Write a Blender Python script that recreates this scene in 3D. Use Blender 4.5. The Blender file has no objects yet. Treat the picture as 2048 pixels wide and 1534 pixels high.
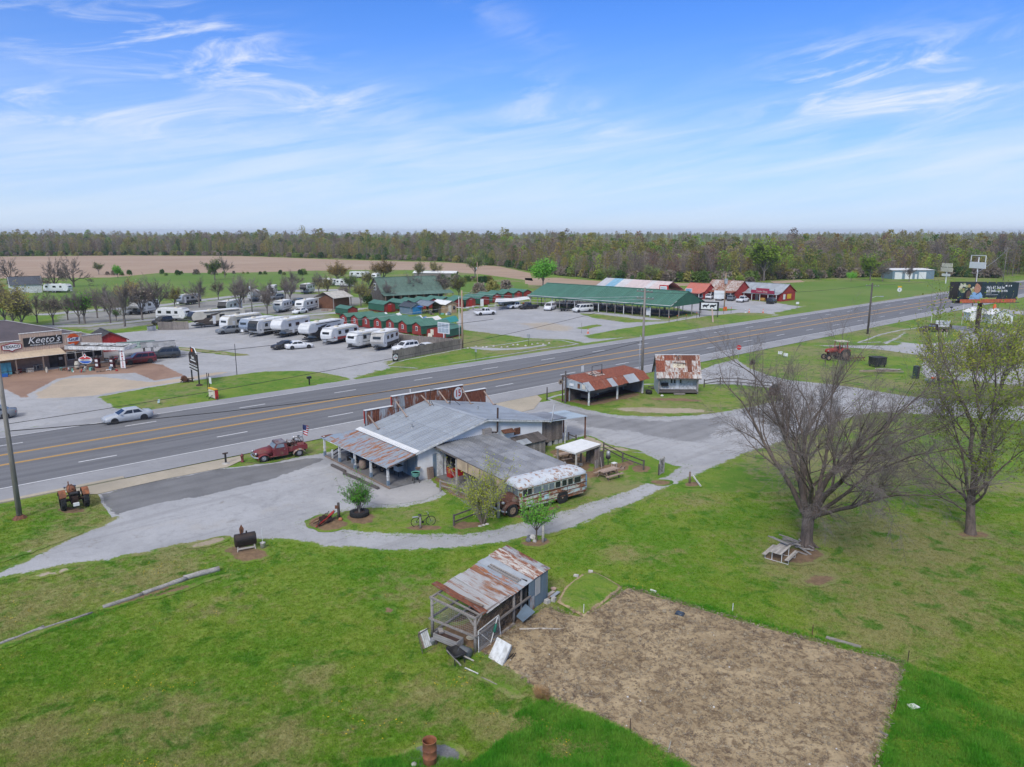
import bpy,bmesh,math,random
import numpy as np
from mathutils import Vector,Matrix,noise,geometry,Euler
sc=bpy.context.scene
COL=sc.collection
PI=math.pi
rnd=random.Random(11)
R=math.radians
def S(c):
 """sRGB 0-255 to linear"""
 return tuple((x/255/12.92 if x/255<=.04045 else((x/255+.055)/1.055)**2.4)for x in c)
# ---------------------------------------------------------------- camera
CAMH=20.0
FPX=1470.0
PITCH=math.atan((767-465)/FPX)
cam_d=bpy.data.cameras.new('camera')
cam_d.sensor_width=36;cam_d.lens=FPX/2048*36
cam_d.clip_start=.5;cam_d.clip_end=9000
cam=bpy.data.objects.new('camera',cam_d);COL.objects.link(cam)
cam.location=(0,0,CAMH);cam.rotation_euler=(PI/2-PITCH,0,0)
sc.camera=cam
# ---------------------------------------------------------------- light, sky, exposure
SUN_EL,SUN_AZ=R(40),R(-163)
sun_d=bpy.data.lights.new('sun','SUN');sun_d.energy=1.5;sun_d.angle=R(16);sun_d.color=(1,.96,.9)
sun=bpy.data.objects.new('sun',sun_d);COL.objects.link(sun)
sdir=Vector((math.sin(SUN_AZ)*math.cos(SUN_EL),math.cos(SUN_AZ)*math.cos(SUN_EL),math.sin(SUN_EL)))
sun.rotation_euler=sdir.to_track_quat('Z','Y').to_euler()
sc.view_settings.view_transform='Standard';sc.view_settings.look='None'
sc.view_settings.gamma=1;sc.view_settings.use_curve_mapping=False
sc.view_settings.exposure=0.72
try:
 sc.cycles.max_bounces=5;sc.cycles.diffuse_bounces=3;sc.cycles.glossy_bounces=2
 sc.cycles.transparent_max_bounces=6;sc.cycles.caustics_reflective=False;sc.cycles.caustics_refractive=False
 sc.cycles.use_denoising=True
except Exception:pass
class NT:
 """tiny node-tree helper"""
 def __init__(s,tree):s.t=tree;s.t.nodes.clear()
 def n(s,typ,*ins,**props):
  nd=s.t.nodes.new(typ)
  kw=props.pop('I',{})
  for k,v in props.items():setattr(nd,k,v)
  for i,v in enumerate(ins):s.put(nd,i,v)
  for k,v in kw.items():s.put(nd,k,v)
  return nd
 def put(s,nd,k,v):
  if v is None:return
  sock=nd.inputs[k]
  if isinstance(v,bpy.types.NodeSocket):s.t.links.new(v,sock)
  elif isinstance(v,bpy.types.Node):s.t.links.new(v.outputs[0],sock)
  else:
   if hasattr(sock.default_value,'__len__')and len(sock.default_value)==4 and hasattr(v,'__len__')and len(v)==3:v=(*v,1)
   sock.default_value=v
 def math(s,op,a,b=None,c=None,clamp=False):
  nd=s.n('ShaderNodeMath',a,b,c,operation=op);nd.use_clamp=clamp;return nd.outputs[0]
 def noise(s,vec,scale,detail=3,rough=.55,dist=0):
  nd=s.n('ShaderNodeTexNoise',I={'Vector':vec,'Scale':scale,'Detail':detail,'Roughness':rough,'Distortion':dist});return nd.outputs[0]
 def mix(s,f,a,b,mode='MIX'):
  nd=s.n('ShaderNodeMix',data_type='RGBA',blend_type=mode,clamp_factor=True)
  s.put(nd,0,f);s.put(nd,6,a);s.put(nd,7,b);return nd.outputs[2]
 def ramp(s,f,stops):
  nd=s.n('ShaderNodeValToRGB',f);cr=nd.color_ramp
  while len(cr.elements)<len(stops):cr.elements.new(.5)
  for e,(p,c)in zip(cr.elements,stops):e.position=p;e.color=(*c,1)if len(c)==3 else c
  return nd.outputs[0]
 def step(s,f,a,b):
  nd=s.n('ShaderNodeMapRange',f,a,b,0.,1.);nd.interpolation_type='SMOOTHSTEP';return nd.outputs[0]
 def vmath(s,op,a,b=None):
  nd=s.n('ShaderNodeVectorMath',a,b,operation=op);return nd
 def scl(s,vec,v):
  return s.n('ShaderNodeVectorMath',vec,v,operation='MULTIPLY').outputs[0]
def new_mat(name):
 m=bpy.data.materials.new(name);m.use_nodes=True
 return m,NT(m.node_tree)
def finish(t,col,rough=.8,metal=0.,bump=None,bstr=.3,bdist=.05,spec=.5,normal=None,trans=None):
 b=t.n('ShaderNodeBsdfPrincipled',I={'Base Color':col,'Roughness':rough,'Metallic':metal,'Specular IOR Level':spec})
 if bump is not None:
  bp=t.n('ShaderNodeBump',I={'Strength':bstr,'Distance':bdist,'Height':bump});t.put(b,'Normal',bp)
 o=t.n('ShaderNodeOutputMaterial',b)
 return b
w=bpy.data.worlds.new('World');sc.world=w;w.use_nodes=True
t=NT(w.node_tree)
sky=t.n('ShaderNodeTexSky',sky_type='NISHITA',sun_disc=False,sun_elevation=SUN_EL,sun_rotation=SUN_AZ%(2*PI))
sky.altitude=0;sky.air_density=1.0;sky.dust_density=.6;sky.ozone_density=3.0
tc=t.n('ShaderNodeTexCoord');vec=tc.outputs['Generated']
sep=t.n('ShaderNodeSeparateXYZ',vec);X,Y,Z=sep.outputs
az=t.math('ARCTAN2',X,Y);el=t.math('ARCSINE',Z)
azel=t.n('ShaderNodeCombineXYZ',az,el,0.).outputs[0]
rot=t.n('ShaderNodeVectorRotate',I={'Vector':azel,'Angle':R(-9)},rotation_type='Z_AXIS').outputs[0]
wisp=t.noise(t.scl(rot,(5.,22.,1.)),1.4,7,.62,.9)
wisp2=t.noise(t.scl(rot,(2.2,26.,1.)),1.2,6,.6,.4)
def blob(a0,e0,sa,se,sl=0.,st=1.):
 da=t.math('SUBTRACT',az,R(a0));de=t.math('SUBTRACT',el,R(e0))
 de=t.math('SUBTRACT',de,t.math('MULTIPLY',da,sl))
 q=t.math('ADD',t.math('POWER',t.math('DIVIDE',da,R(sa)),2.),t.math('POWER',t.math('DIVIDE',de,R(se)),2.))
 return t.math('MULTIPLY',t.math('EXPONENT',t.math('MULTIPLY',q,-1.)),st)
bl=None
for a in[(-31,12.6,7,1.6,-.12,.7),(-20,11.6,8,2.2,-.2,.8),(-33,8.4,16,2.2,-.1,.8),(-12,9,10,2,-.25,.35),(3.5,8.4,5,2.0,-.3,.75),(27,9.2,8,2.6,.10,1.15),(22,10.6,4,1.5,.0,.9),(-23,14.6,3,1.0,-.5,.5),(0,14.4,4,1.2,-.35,.22),
          (-62,12,14,3,.1,.8),(62,13,12,3,-.1,.8),(130,16,25,6,.1,.9),(-130,20,25,6,-.1,.9),(180,12,20,5,0,.8)]:
 b_=blob(*a);bl=b_ if bl is None else t.math('ADD',bl,b_)
m1=t.math('MULTIPLY',t.step(wisp,.41,.74),bl,clamp=True)
low=t.math('EXPONENT',t.math('MULTIPLY',t.math('POWER',t.math('DIVIDE',t.math('SUBTRACT',el,R(4.5)),R(4.6)),2.),-1.))
m2=t.math('MULTIPLY',t.math('MULTIPLY',t.step(wisp2,.22,.80),low),.72)
hz=t.math('MULTIPLY',t.math('EXPONENT',t.math('MULTIPLY',t.math('MAXIMUM',el,0.),-7.6)),.92)
hi_sky=t.mix(1.,sky.outputs[0],(.10,.70,1.6),'MULTIPLY')
c0=t.mix(hz,hi_sky,(7.2,8.3,10.0))
c1=t.mix(m2,c0,(7.6,8.4,9.6))
c2=t.mix(m1,c1,(8.2,8.7,9.6))
veil=t.math('MULTIPLY',t.step(el,R(21),R(50)),t.math('MULTIPLY_ADD',wisp,.4,.68),clamp=True)
c2=t.mix(veil,c2,(9.4,9.2,8.9))
bg=t.n('ShaderNodeBackground',c2,.064)
t.n('ShaderNodeOutputWorld',bg)
# ---------------------------------------------------------------- geometry helpers
TH_ROAD=R(48)
RS=Vector((math.sin(TH_ROAD),math.cos(TH_ROAD)));RP=Vector((-math.cos(TH_ROAD),math.sin(TH_ROAD)))
def road(s,p):return(RS.x*s+RP.x*p,RS.y*s+RP.y*p)
def G(u,v,z=0.):
 """ground point seen at a pixel of the photograph (2048 x 1534)"""
 x=(u-1024)/FPX;y=-(v-767)/FPX
 dy=math.cos(PITCH)+y*math.sin(PITCH);dz=-math.sin(PITCH)+y*math.cos(PITCH)
 k=(z-CAMH)/dz
 return(x*k,dy*k)
def GG(pts,z=0.):return[G(u,v,z)for u,v in pts]
class MB:
 def __init__(s):s.v=[];s.f=[];s.sm=False
 def add(s,vs,fs):
  o=len(s.v);s.v.extend([tuple(q)for q in vs]);s.f.extend([tuple(i+o for i in f)for f in fs]);return s
 def box(s,c,d,rot=None,taper=None):
  x,y,z=d[0]/2,d[1]/2,d[2]/2
  tx,ty=taper or(1,1)
  vs=[(-x,-y,-z),(x,-y,-z),(x,y,-z),(-x,y,-z),(-x*tx,-y*ty,z),(x*tx,-y*ty,z),(x*tx,y*ty,z),(-x*tx,y*ty,z)]
  if rot is not None:
   e=Euler(rot).to_matrix();vs=[e@Vector(q)for q in vs]
  return s.add([(q[0]+c[0],q[1]+c[1],q[2]+c[2])for q in vs],[(0,3,2,1),(4,5,6,7),(0,1,5,4),(1,2,6,5),(2,3,7,6),(3,0,4,7)])
 def bar(s,a,b,wd,ht=None,up=(0,0,1)):
  a,b=Vector(a),Vector(b);d=b-a;ht=ht or wd
  if d.length<1e-6:return s
  x=d.normalized();u=Vector(up)
  if abs(x.dot(u))>.97:u=Vector((1,0,0))
  y=u.cross(x).normalized();z=x.cross(y)
  vs=[]
  for p in(a,b):
   for i,j in((-1,-1),(1,-1),(1,1),(-1,1)):vs.append(p+y*(i*wd/2)+z*(j*ht/2))
  return s.add(vs,[(0,1,2,3)[::-1],(4,5,6,7),(0,1,5,4),(1,2,6,5),(2,3,7,6),(3,0,4,7)])
 def tube(s,pts,r,n=6,caps=True):
  pts=[Vector(p)for p in pts];rs=r if hasattr(r,'__len__')else[r]*len(pts)
  vs=[];fs=[]
  prev=None
  for i,p in enumerate(pts):
   d=(pts[min(i+1,len(pts)-1)]-pts[max(i-1,0)])
   d=d.normalized()if d.length>1e-9 else Vector((0,0,1))
   if prev is None:
    u=Vector((0,0,1))if abs(d.z)<.9 else Vector((1,0,0))
    a=d.cross(u).normalized()
   else:
    a=(prev-d*prev.dot(d))
    a=a.normalized()if a.length>1e-6 else d.cross(Vector((.3,.5,.8))).normalized()
   prev=a;b=d.cross(a)
   for k in range(n):
    t_=2*PI*k/n;vs.append(p+a*(math.cos(t_)*rs[i])+b*(math.sin(t_)*rs[i]))
  for i in range(len(pts)-1):
   for k in range(n):
    k2=(k+1)%n;fs.append((i*n+k,i*n+k2,(i+1)*n+k2,(i+1)*n+k))
  if caps:fs.append(tuple(range(n))[::-1]);fs.append(tuple((len(pts)-1)*n+k for k in range(n)))
  return s.add(vs,fs)
 def lathe(s,prof,n=16,c=(0,0,0),ax='z',cap=True):
  vs=[];fs=[]
  for r_,h in prof:
   for k in range(n):
    a=2*PI*k/n;x,y=math.cos(a)*r_,math.sin(a)*r_
    q=(x,y,h)if ax=='z' else((h,x,y)if ax=='x' else(y,h,x))
    vs.append((q[0]+c[0],q[1]+c[1],q[2]+c[2]))
  m=len(prof)
  for i in range(m-1):
   for k in range(n):
    k2=(k+1)%n;fs.append((i*n+k,i*n+k2,(i+1)*n+k2,(i+1)*n+k))
  if cap:fs.append(tuple(range(n))[::-1]);fs.append(tuple((m-1)*n+k for k in range(n)))
  return s.add(vs,fs)
 def prism(s,poly,h0,h1,ax='y'):
  """extrude 2D polygon: ax y -> poly in (x,z); ax x -> poly in (y,z); ax z -> (x,y)"""
  n=len(poly)
  def P(q,h):return(q[0],h,q[1])if ax=='y' else((h,q[0],q[1])if ax=='x' else(q[0],q[1],h))
  vs=[P(q,h0)for q in poly]+[P(q,h1)for q in poly]
  fs=[tuple(range(n)),tuple(range(2*n-1,n-1,-1))]
  fs+=[(i,i+n,(i+1)%n+n,(i+1)%n)for i in range(n)]
  return s.add(vs,fs)
 def loft(s,rings,cap=True):
  n=len(rings[0]);vs=[q for r_ in rings for q in r_];fs=[]
  for i in range(len(rings)-1):
   for k in range(n):
    k2=(k+1)%n;fs.append((i*n+k,i*n+k2,(i+1)*n+k2,(i+1)*n+k))
  if cap:fs.append(tuple(range(n))[::-1]);fs.append(tuple((len(rings)-1)*n+k for k in range(n)))
  return s.add(vs,fs)
 def quad(s,a,b,c,d):return s.add([a,b,c,d],[(0,1,2,3)])
 def slab(s,a,b,c,d,th=.05):
  """quad a,b,c,d given thickness downward along its normal"""
  a,b,c,d=map(Vector,(a,b,c,d));n=(b-a).cross(d-a).normalized()
  if n.z<0:n=-n
  o=n*-th
  return s.add([a,b,c,d,a+o,b+o,c+o,d+o],[(0,1,2,3),(7,6,5,4),(0,4,5,1),(1,5,6,2),(2,6,7,3),(3,7,4,0)])
 def mesh(s,name,mat=None,smooth=False,fix=True):
  me=bpy.data.meshes.new(name);me.from_pydata(s.v,[],s.f)
  if fix and len(s.f)<60000:
   bm=bmesh.new();bm.from_mesh(me);bmesh.ops.recalc_face_normals(bm,faces=bm.faces);bm.to_mesh(me);bm.free()
  if smooth:me.polygons.foreach_set('use_smooth',[True]*len(me.polygons))
  me.update()
  if mat:me.materials.append(mat)
  return me
 def build(s,name,mat,parent=None,smooth=False,label=None,loc=None,rot=None,fix=True):
  return ob(name,s.mesh(name,mat,smooth,fix),parent,label,loc,rot)
def ob(name,me,parent=None,label=None,loc=None,rot=None):
 o=bpy.data.objects.new(name,me);COL.objects.link(o)
 if parent is not None:o.parent=parent
 if label:o['label']=label
 if loc is not None:o.location=loc
 if rot is not None:o.rotation_euler=rot
 return o
def tag(o,label=None,cat=None,group=None,kind=None):
 for k,v in(('label',label),('category',cat),('group',group),('kind',kind)):
  if v:o[k]=v
 return o
def thing(name,xy,yaw,label,cat,group=None,z=0.):
 """Empty at the base; yaw is a compass angle in degrees, local +x points that way, +y to its left"""
 o=bpy.data.objects.new(name,None);COL.objects.link(o);o.empty_display_size=.3
 o.location=(xy[0],xy[1],z);o.rotation_euler=(0,0,PI/2-R(yaw))
 return tag(o,label,cat,group)
def bx(name,c,d,mat,parent,rot=None,taper=None,label=None):
 return MB().box((0,0,0),d,None,taper).build(name,mat,parent,label=label,loc=c,rot=rot)
def copy_tree(o,parent=None):
 c=o.copy();COL.objects.link(c);c.parent=parent
 for ch in o.children:copy_tree(ch,c)
 return c
def text_mesh(body,size,mat,extrude=.004,font=None,shear=0.,align='CENTER',space=1.0,bold=0.):
 cu=bpy.data.curves.new('t','FONT');cu.body=body;cu.size=size;cu.extrude=extrude
 cu.align_x=align;cu.align_y='CENTER';cu.shear=shear;cu.space_character=space;cu.offset=bold;cu.resolution_u=3
 o=bpy.data.objects.new('t',cu);COL.objects.link(o)
 dg=bpy.context.evaluated_depsgraph_get();me=bpy.data.meshes.new_from_object(o.evaluated_get(dg))
 bpy.data.objects.remove(o);bpy.data.curves.remove(cu)
 me.materials.clear();me.materials.append(mat);return me
def text(name,body,size,mat,parent,loc,rot,sx=1.,**k):
 o=ob(name,text_mesh(body,size,mat,**k),parent,None,loc,rot);o.scale=(sx,1,1);return o
# ---------------------------------------------------------------- materials
def simple(name,col,rough=.6,metal=0.,var=.25,scale=2.,col2=None,bump=0.,orand=.0,spec=.5,stretch=None):
 m,t=new_mat(name)
 tc=t.n('ShaderNodeTexCoord');oi=t.n('ShaderNodeObjectInfo')
 v=t.n('ShaderNodeVectorMath',tc.outputs['Object'],t.vmath('SCALE',(13,7,5)).outputs[0],operation='ADD')
 sclv=t.n('ShaderNodeVectorMath',(17.,9.,5.),operation='SCALE');t.put(sclv,'Scale',oi.outputs['Random'])
 v=t.n('ShaderNodeVectorMath',tc.outputs['Object'],sclv.outputs[0],operation='ADD').outputs[0]
 if stretch:v=t.scl(v,stretch)
 nz=t.noise(v,scale,5,.62)
 c2=col2 or tuple(x*(1-var)for x in col)
 hi=col if col2 else tuple(min(1,x*(1+var*.35))for x in col)
 c=t.mix(t.step(nz,.33,.68),hi,c2)
 if orand:c=t.mix(1.,c,t.n('ShaderNodeCombineColor',*[t.math('MULTIPLY_ADD',oi.outputs['Random'],orand*2,1-orand)]*3).outputs[0],'MULTIPLY')
 finish(t,c,rough,metal,nz if bump else None,bump,.03,spec)
 return m
def rusty(name,base,rust=.5,scale=1.2,rough=.55,metal=.6,stretch=(1,1,1),rustcol=((.16,.055,.025),(.32,.13,.05)),soft=.08,orand=.35,base2=None,bump=.15):
 m,t=new_mat(name)
 tc=t.n('ShaderNodeTexCoord');oi=t.n('ShaderNodeObjectInfo')
 sclv=t.n('ShaderNodeVectorMath',(31.,17.,9.),operation='SCALE');t.put(sclv,'Scale',oi.outputs['Random'])
 v=t.n('ShaderNodeVectorMath',tc.outputs['Object'],sclv.outputs[0],operation='ADD').outputs[0]
 v=t.scl(v,stretch)
 n1=t.noise(v,scale,8,.68,.3);n2=t.noise(v,scale*6,4,.6);n3=t.noise(v,scale*.5,3)
 thr=t.math('MULTIPLY_ADD',oi.outputs['Random'],orand*.5,1-rust-orand*.25)
 thr=t.math('MULTIPLY_ADD',thr,.5,.25)
 f=t.math('SUBTRACT',t.math('MULTIPLY_ADD',n2,.25,n1),thr)
 f=t.step(f,.125-soft,.125+soft)
 b=t.mix(t.step(n3,.35,.65),base,base2 or tuple(x*.75 for x in base))
 b=t.mix(t.math('MULTIPLY',t.step(n2,.5,.75),.3),b,tuple(x*.55 for x in base))
 rc=t.mix(t.step(n2,.35,.65),*rustcol)
 c=t.mix(f,b,rc)
 rg=t.n('ShaderNodeMapRange',f,0.,1.,rough,.9).outputs[0]
 mt=t.n('ShaderNodeMapRange',f,0.,1.,metal,0.).outputs[0]
 finish(t,c,rg,mt,n2,bump,.02)
 return m
def woodm(name,col,col2,rough=.85,stretch=(.6,9,9),scale=2.,orand=.25,dark=.4):
 m,t=new_mat(name)
 tc=t.n('ShaderNodeTexCoord');oi=t.n('ShaderNodeObjectInfo')
 sclv=t.n('ShaderNodeVectorMath',(31.,17.,9.),operation='SCALE');t.put(sclv,'Scale',oi.outputs['Random'])
 v=t.n('ShaderNodeVectorMath',tc.outputs['Object'],sclv.outputs[0],operation='ADD').outputs[0]
 g=t.noise(t.scl(v,stretch),scale,6,.65);st=t.noise(v,.9,4,.6)
 c=t.mix(t.step(g,.35,.68),col,col2)
 c=t.mix(t.math('MULTIPLY',t.step(st,.5,.75),dark),c,tuple(x*.35 for x in col2))
 c=t.mix(1.,c,t.n('ShaderNodeCombineColor',*[t.math('MULTIPLY_ADD',oi.outputs['Random'],orand*2,1-orand)]*3).outputs[0],'MULTIPLY')
 finish(t,c,rough,0,g,.3,.01)
 return m
def paint(name,col,rough=.3,dirt=.12):
 m,t=new_mat(name)
 tc=t.n('ShaderNodeTexCoord');nz=t.noise(tc.outputs['Object'],1.7,5,.6)
 sp=t.n('ShaderNodeSeparateXYZ',tc.outputs['Object']).outputs[2]
 f=t.math('MULTIPLY',t.step(t.math('MULTIPLY_ADD',nz,.9,t.math('MULTIPLY',sp,-.55)),-.1,.55),dirt*2.2,clamp=True)
 finish(t,t.mix(f,col,(.2,.17,.13)),rough,0,None,spec=.5)
 return m
# ---------------------------------------------------------------- ground colours, all in world position
def pos(t):return t.n('ShaderNodeNewGeometry').outputs['Position']
DRY=[(1900,1210,4.5),(1740,1270,3.5),(330,1150,2.5),(60,1220,4),(850,1395,2),(620,1350,1.6),(350,1430,2.6),(60,1480,3),(130,1085,4),(1400,1000,2.5),(1250,1110,2),(1600,1135,3.5),(1000,1455,1.6),(1850,1100,4),(560,1480,2),(1290,820,4)]
def lawn_c(t,P):
 n0=t.noise(P,.05,4,.6);n1=t.noise(P,.17,6,.65,.5);n2=t.noise(P,1.2,6,.68,.4);n3=t.noise(P,9.,4,.75);n4=t.noise(P,26.,2,.6)
 c=t.mix(t.step(n1,.38,.62),(.105,.215,.014),(.180,.250,.032))
 c=t.mix(t.math('MULTIPLY',t.step(n2,.50,.66),.7),c,(.205,.245,.045))
 dry=t.math('ADD',t.math('MULTIPLY',n2,.8),t.math('MULTIPLY_ADD',n0,1.9,-.93))
 c=t.mix(t.math('MULTIPLY',t.step(dry,.36,.60),.75),c,(.260,.230,.110))
 bl=None
 for u,v,r_ in DRY:
  e=t.math('EXPONENT',t.math('MULTIPLY',t.math('POWER',t.math('DIVIDE',t.vmath('DISTANCE',P,(*G(u,v),0)).outputs['Value'],r_),2.),-1.));bl=e if bl is None else t.math('ADD',bl,e)
 nd=t.noise(P,.9,6,.7,.6)
 c=t.mix(t.step(t.math('MULTIPLY_ADD',bl,.42,nd),.60,1.0),c,(.255,.240,.095))
 n5=t.noise(P,.55,6,.68,.5)
 c=t.mix(t.math('MULTIPLY',t.step(n5,.52,.64),.8),c,(.055,.165,.008))
 c=t.mix(t.math('MULTIPLY',t.step(n3,.55,.70),.6),c,(.265,.240,.110))
 c=t.mix(t.math('MULTIPLY',t.step(n3,.47,.34),.7),c,(.035,.085,.006))
 c=t.mix(t.math('MULTIPLY',t.step(n4,.52,.70),.4),c,(.04,.09,.008))
 return c,n3
def gravel_c(t,P,a=(.425,.427,.437),b=(.345,.347,.357),tan=.06):
 n1=t.noise(P,.14,6,.66,.8);n2=t.noise(P,1.3,6,.7);n3=t.noise(P,13,5,.8)
 c=t.mix(t.step(n1,.35,.66),a,b)
 c=t.mix(t.math('MULTIPLY',t.step(n2,.50,.72),.6),c,tuple(x*.76 for x in b))
 c=t.mix(t.math('MULTIPLY',t.step(t.noise(P,.45,6,.7,1.),.54,.68),.35),c,tuple(x*.68 for x in b))
 c=t.mix(t.math('MULTIPLY',t.step(t.noise(P,.3,5,.65),.55,.7),tan*3),c,(.40,.34,.25))
 c=t.mix(t.math('MULTIPLY',t.step(n3,.48,.72),.6),c,tuple(x*.48 for x in b))
 c=t.mix(t.math('MULTIPLY',t.step(n3,.45,.28),.35),c,(.56,.56,.56))
 return c,n3
def rut_c(t,P):
 c,h=gravel_c(t,P);s,p=roadco(t,P);v=t.n('ShaderNodeCombineXYZ',t.math('MULTIPLY',s,.05),t.math('MULTIPLY',p,.9),0.).outputs[0]
 c=t.mix(t.math('MULTIPLY',t.step(t.noise(v,.8,5,.65,.8),.50,.66),.40),c,(.25,.248,.25));c=t.mix(t.math('MULTIPLY',t.step(t.noise(P,.7,5,.7,.5),.60,.70),.5),c,(.22,.20,.17));return c,h
def soil_c(t,P):
 n1=t.noise(P,.45,6,.68,.8);n2=t.noise(P,1.7,7,.74,.8);n3=t.noise(P,14,4,.7)
 c=t.mix(t.step(n1,.42,.58),(.42,.325,.20),(.33,.25,.15))
 c=t.mix(t.math('MULTIPLY',t.step(n2,.47,.62),.85),c,(.155,.108,.064))
 c=t.mix(t.math('MULTIPLY',t.step(n3,.55,.75),.6),c,(.15,.105,.065))
 c=t.mix(t.math('MULTIPLY',t.step(n3,.42,.28),.35),c,(.52,.43,.29))
 return c,t.math('ADD',n2,t.math('MULTIPLY',n3,.5))
def earth_c(t,P):
 n2=t.noise(P,2.2,6,.7);n3=t.noise(P,13,3,.7)
 c=t.mix(t.step(n2,.35,.65),(.25,.165,.095),(.175,.115,.07));c=t.mix(t.math('MULTIPLY',t.step(n3,.5,.75),.5),c,(.09,.055,.035))
 return c,n3
def roadco(t,P):
 s=t.vmath('DOT_PRODUCT',P,(RS.x,RS.y,0)).outputs['Value'];p=t.vmath('DOT_PRODUCT',P,(RP.x,RP.y,0)).outputs['Value']
 return s,p
def asphalt_c(t,P,a=(.190,.192,.200),b=(.150,.152,.160),streak=True):
 s,p=roadco(t,P);v=t.n('ShaderNodeCombineXYZ',t.math('MULTIPLY',s,.03),p,0.).outputs[0]
 st=t.noise(v,1.1,6,.65,.25);n3=t.noise(P,20,3,.7);n1=t.noise(P,.35,5,.6)
 c=t.mix(t.step(st if streak else n1,.34,.66),a,b)
 wp=t.math('COSINE',t.math('MULTIPLY_ADD',p,2*PI/1.83,1.2));c=t.mix(t.math('MULTIPLY',t.step(wp,-.2,1.),t.math('MULTIPLY',st,.45)),c,tuple(x*.62 for x in b))
 c=t.mix(t.math('MULTIPLY',t.step(n1,.52,.74),.35),c,tuple(x*.72 for x in b))
 c=t.mix(t.math('MULTIPLY',t.step(n3,.5,.78),.4),c,tuple(x*1.7 for x in a))
 c=t.mix(t.math('MULTIPLY',t.step(n3,.45,.28),.5),c,tuple(x*.45 for x in b))
 return c,n3
def concrete_c(t,P,a=(.43,.42,.42),b=(.35,.345,.345)):
 n1=t.noise(P,.2,6,.62,.4);n2=t.noise(P,2.,6,.68);n3=t.noise(P,18,3,.7)
 c=t.mix(t.step(n1,.35,.65),a,b);c=t.mix(t.math('MULTIPLY',t.step(n2,.5,.74),.4),c,tuple(x*.72 for x in b))
 c=t.mix(t.math('MULTIPLY',t.step(n3,.5,.75),.25),c,tuple(x*.6 for x in b))
 return c,n3
def field_c(t,P,a=(.42,.30,.215),b=(.33,.235,.165),rows=1.35,ang=62):
 d=Vector((math.sin(R(ang)),math.cos(R(ang)),0));q=Vector((d.y,-d.x,0))
 u=t.vmath('DOT_PRODUCT',P,tuple(d)).outputs['Value'];v=t.vmath('DOT_PRODUCT',P,tuple(q)).outputs['Value']
 vec=t.n('ShaderNodeCombineXYZ',t.math('MULTIPLY',u,.012),t.math('MULTIPLY',v,.16),0.).outputs[0]
 st=t.noise(vec,1.6,6,.72,.6);n1=t.noise(P,.012,4)
 c=t.mix(t.step(st,.36,.64),a,b);c=t.mix(t.math('MULTIPLY',t.step(n1,.45,.7),.45),c,(.47,.37,.27))
 c=t.mix(t.math('MULTIPLY',t.step(t.noise(P,.5,5,.7),.5,.75),.35),c,tuple(x*.7 for x in b))
 return c,st
def meadow_c(t,P):
 n1=t.noise(P,.03,5,.6);n2=t.noise(P,.3,6,.7);n3=t.noise(P,3.,3,.6)
 c=t.mix(t.step(n1,.36,.64),(.105,.20,.025),(.155,.22,.045));c=t.mix(t.math('MULTIPLY',t.step(n2,.5,.72),.6),c,(.15,.185,.05))
 c=t.mix(t.math('MULTIPLY',t.step(n3,.55,.75),.3),c,(.05,.10,.015))
 return c,n3
MATFN={}
def sheet_mat(name,main,edge=None,rough=.93,bump=.25,bdist=.04):
 m,t=new_mat(name);P=pos(t);c,h=main(t,P)
 if edge:
  c2,_=edge(t,P)
  at=t.n('ShaderNodeAttribute',attribute_name='edge').outputs['Fac']
  nz=t.math('MULTIPLY_ADD',t.noise(P,6.5,3,.65),.45,t.math('MULTIPLY',t.noise(P,1.1,5,.65),.65))
  f=t.step(t.math('ADD',at,t.math('MULTIPLY_ADD',nz,1.5,-.82)),.34,.52)
  c=t.mix(f,c2,c)
 finish(t,c,rough,0,h,bump,bdist,.25)
 return m
pav_c=lambda t,P:asphalt_c(t,P,(.20,.20,.203),(.165,.165,.168),False)
gr_near=rut_c
gr_far=lambda t,P:gravel_c(t,P,(.42,.42,.428),(.35,.35,.357),.08)
gr_park=lambda t,P:gravel_c(t,P,(.32,.315,.30),(.25,.245,.225),.2)
tan_c=lambda t,P:concrete_c(t,P,(.46,.40,.31),(.38,.335,.26))
brown_c=lambda t,P:concrete_c(t,P,(.33,.215,.155),(.26,.165,.12))
sand_c=lambda t,P:concrete_c(t,P,(.50,.41,.31),(.42,.35,.27))
verge_c=lambda t,P:gravel_c(t,P,(.26,.23,.21),(.20,.18,.165),.2)
M_LAWN=sheet_mat('lawn',lawn_c)
M_ISLE=sheet_mat('lawn_on_gravel',lawn_c,gr_near)
M_ISLEF=sheet_mat('lawn_on_far_gravel',lawn_c,gr_far)
M_GRAVEL=sheet_mat('gravel',gr_near,lawn_c)
M_GRAVELF=sheet_mat('far_gravel',gr_far,lawn_c)
M_PARK=sheet_mat('park_gravel',gr_park,lawn_c)
M_ROAD=sheet_mat('asphalt',asphalt_c,None,.85,.15)
M_SHOULDER=sheet_mat('shoulder_concrete',lambda t,P:concrete_c(t,P,(.33,.33,.338),(.285,.285,.293)),None,.9,.15)
M_PAVE=sheet_mat('old_asphalt',pav_c,gr_near,.9,.2)
M_APRON=sheet_mat('tan_concrete',tan_c,None,.9,.15)
M_SLAB=sheet_mat('grey_concrete',lambda t,P:concrete_c(t,P),None,.9,.15)
M_BROWN=sheet_mat('brown_concrete',brown_c,gr_far,.9,.15)
M_SAND=sheet_mat('sandy_concrete',sand_c,gr_far,.9,.15)
M_EARTH=sheet_mat('bare_earth',earth_c,lawn_c)
M_EARTHG=sheet_mat('dusty_earth',lambda t,P:gravel_c(t,P,(.42,.36,.27),(.34,.28,.2),.3),lawn_c)
M_SOIL=sheet_mat('garden_soil',soil_c,lawn_c,.95,.7,.08)
M_FIELD=sheet_mat('stubble_field',field_c,None,.95,.1)
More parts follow.
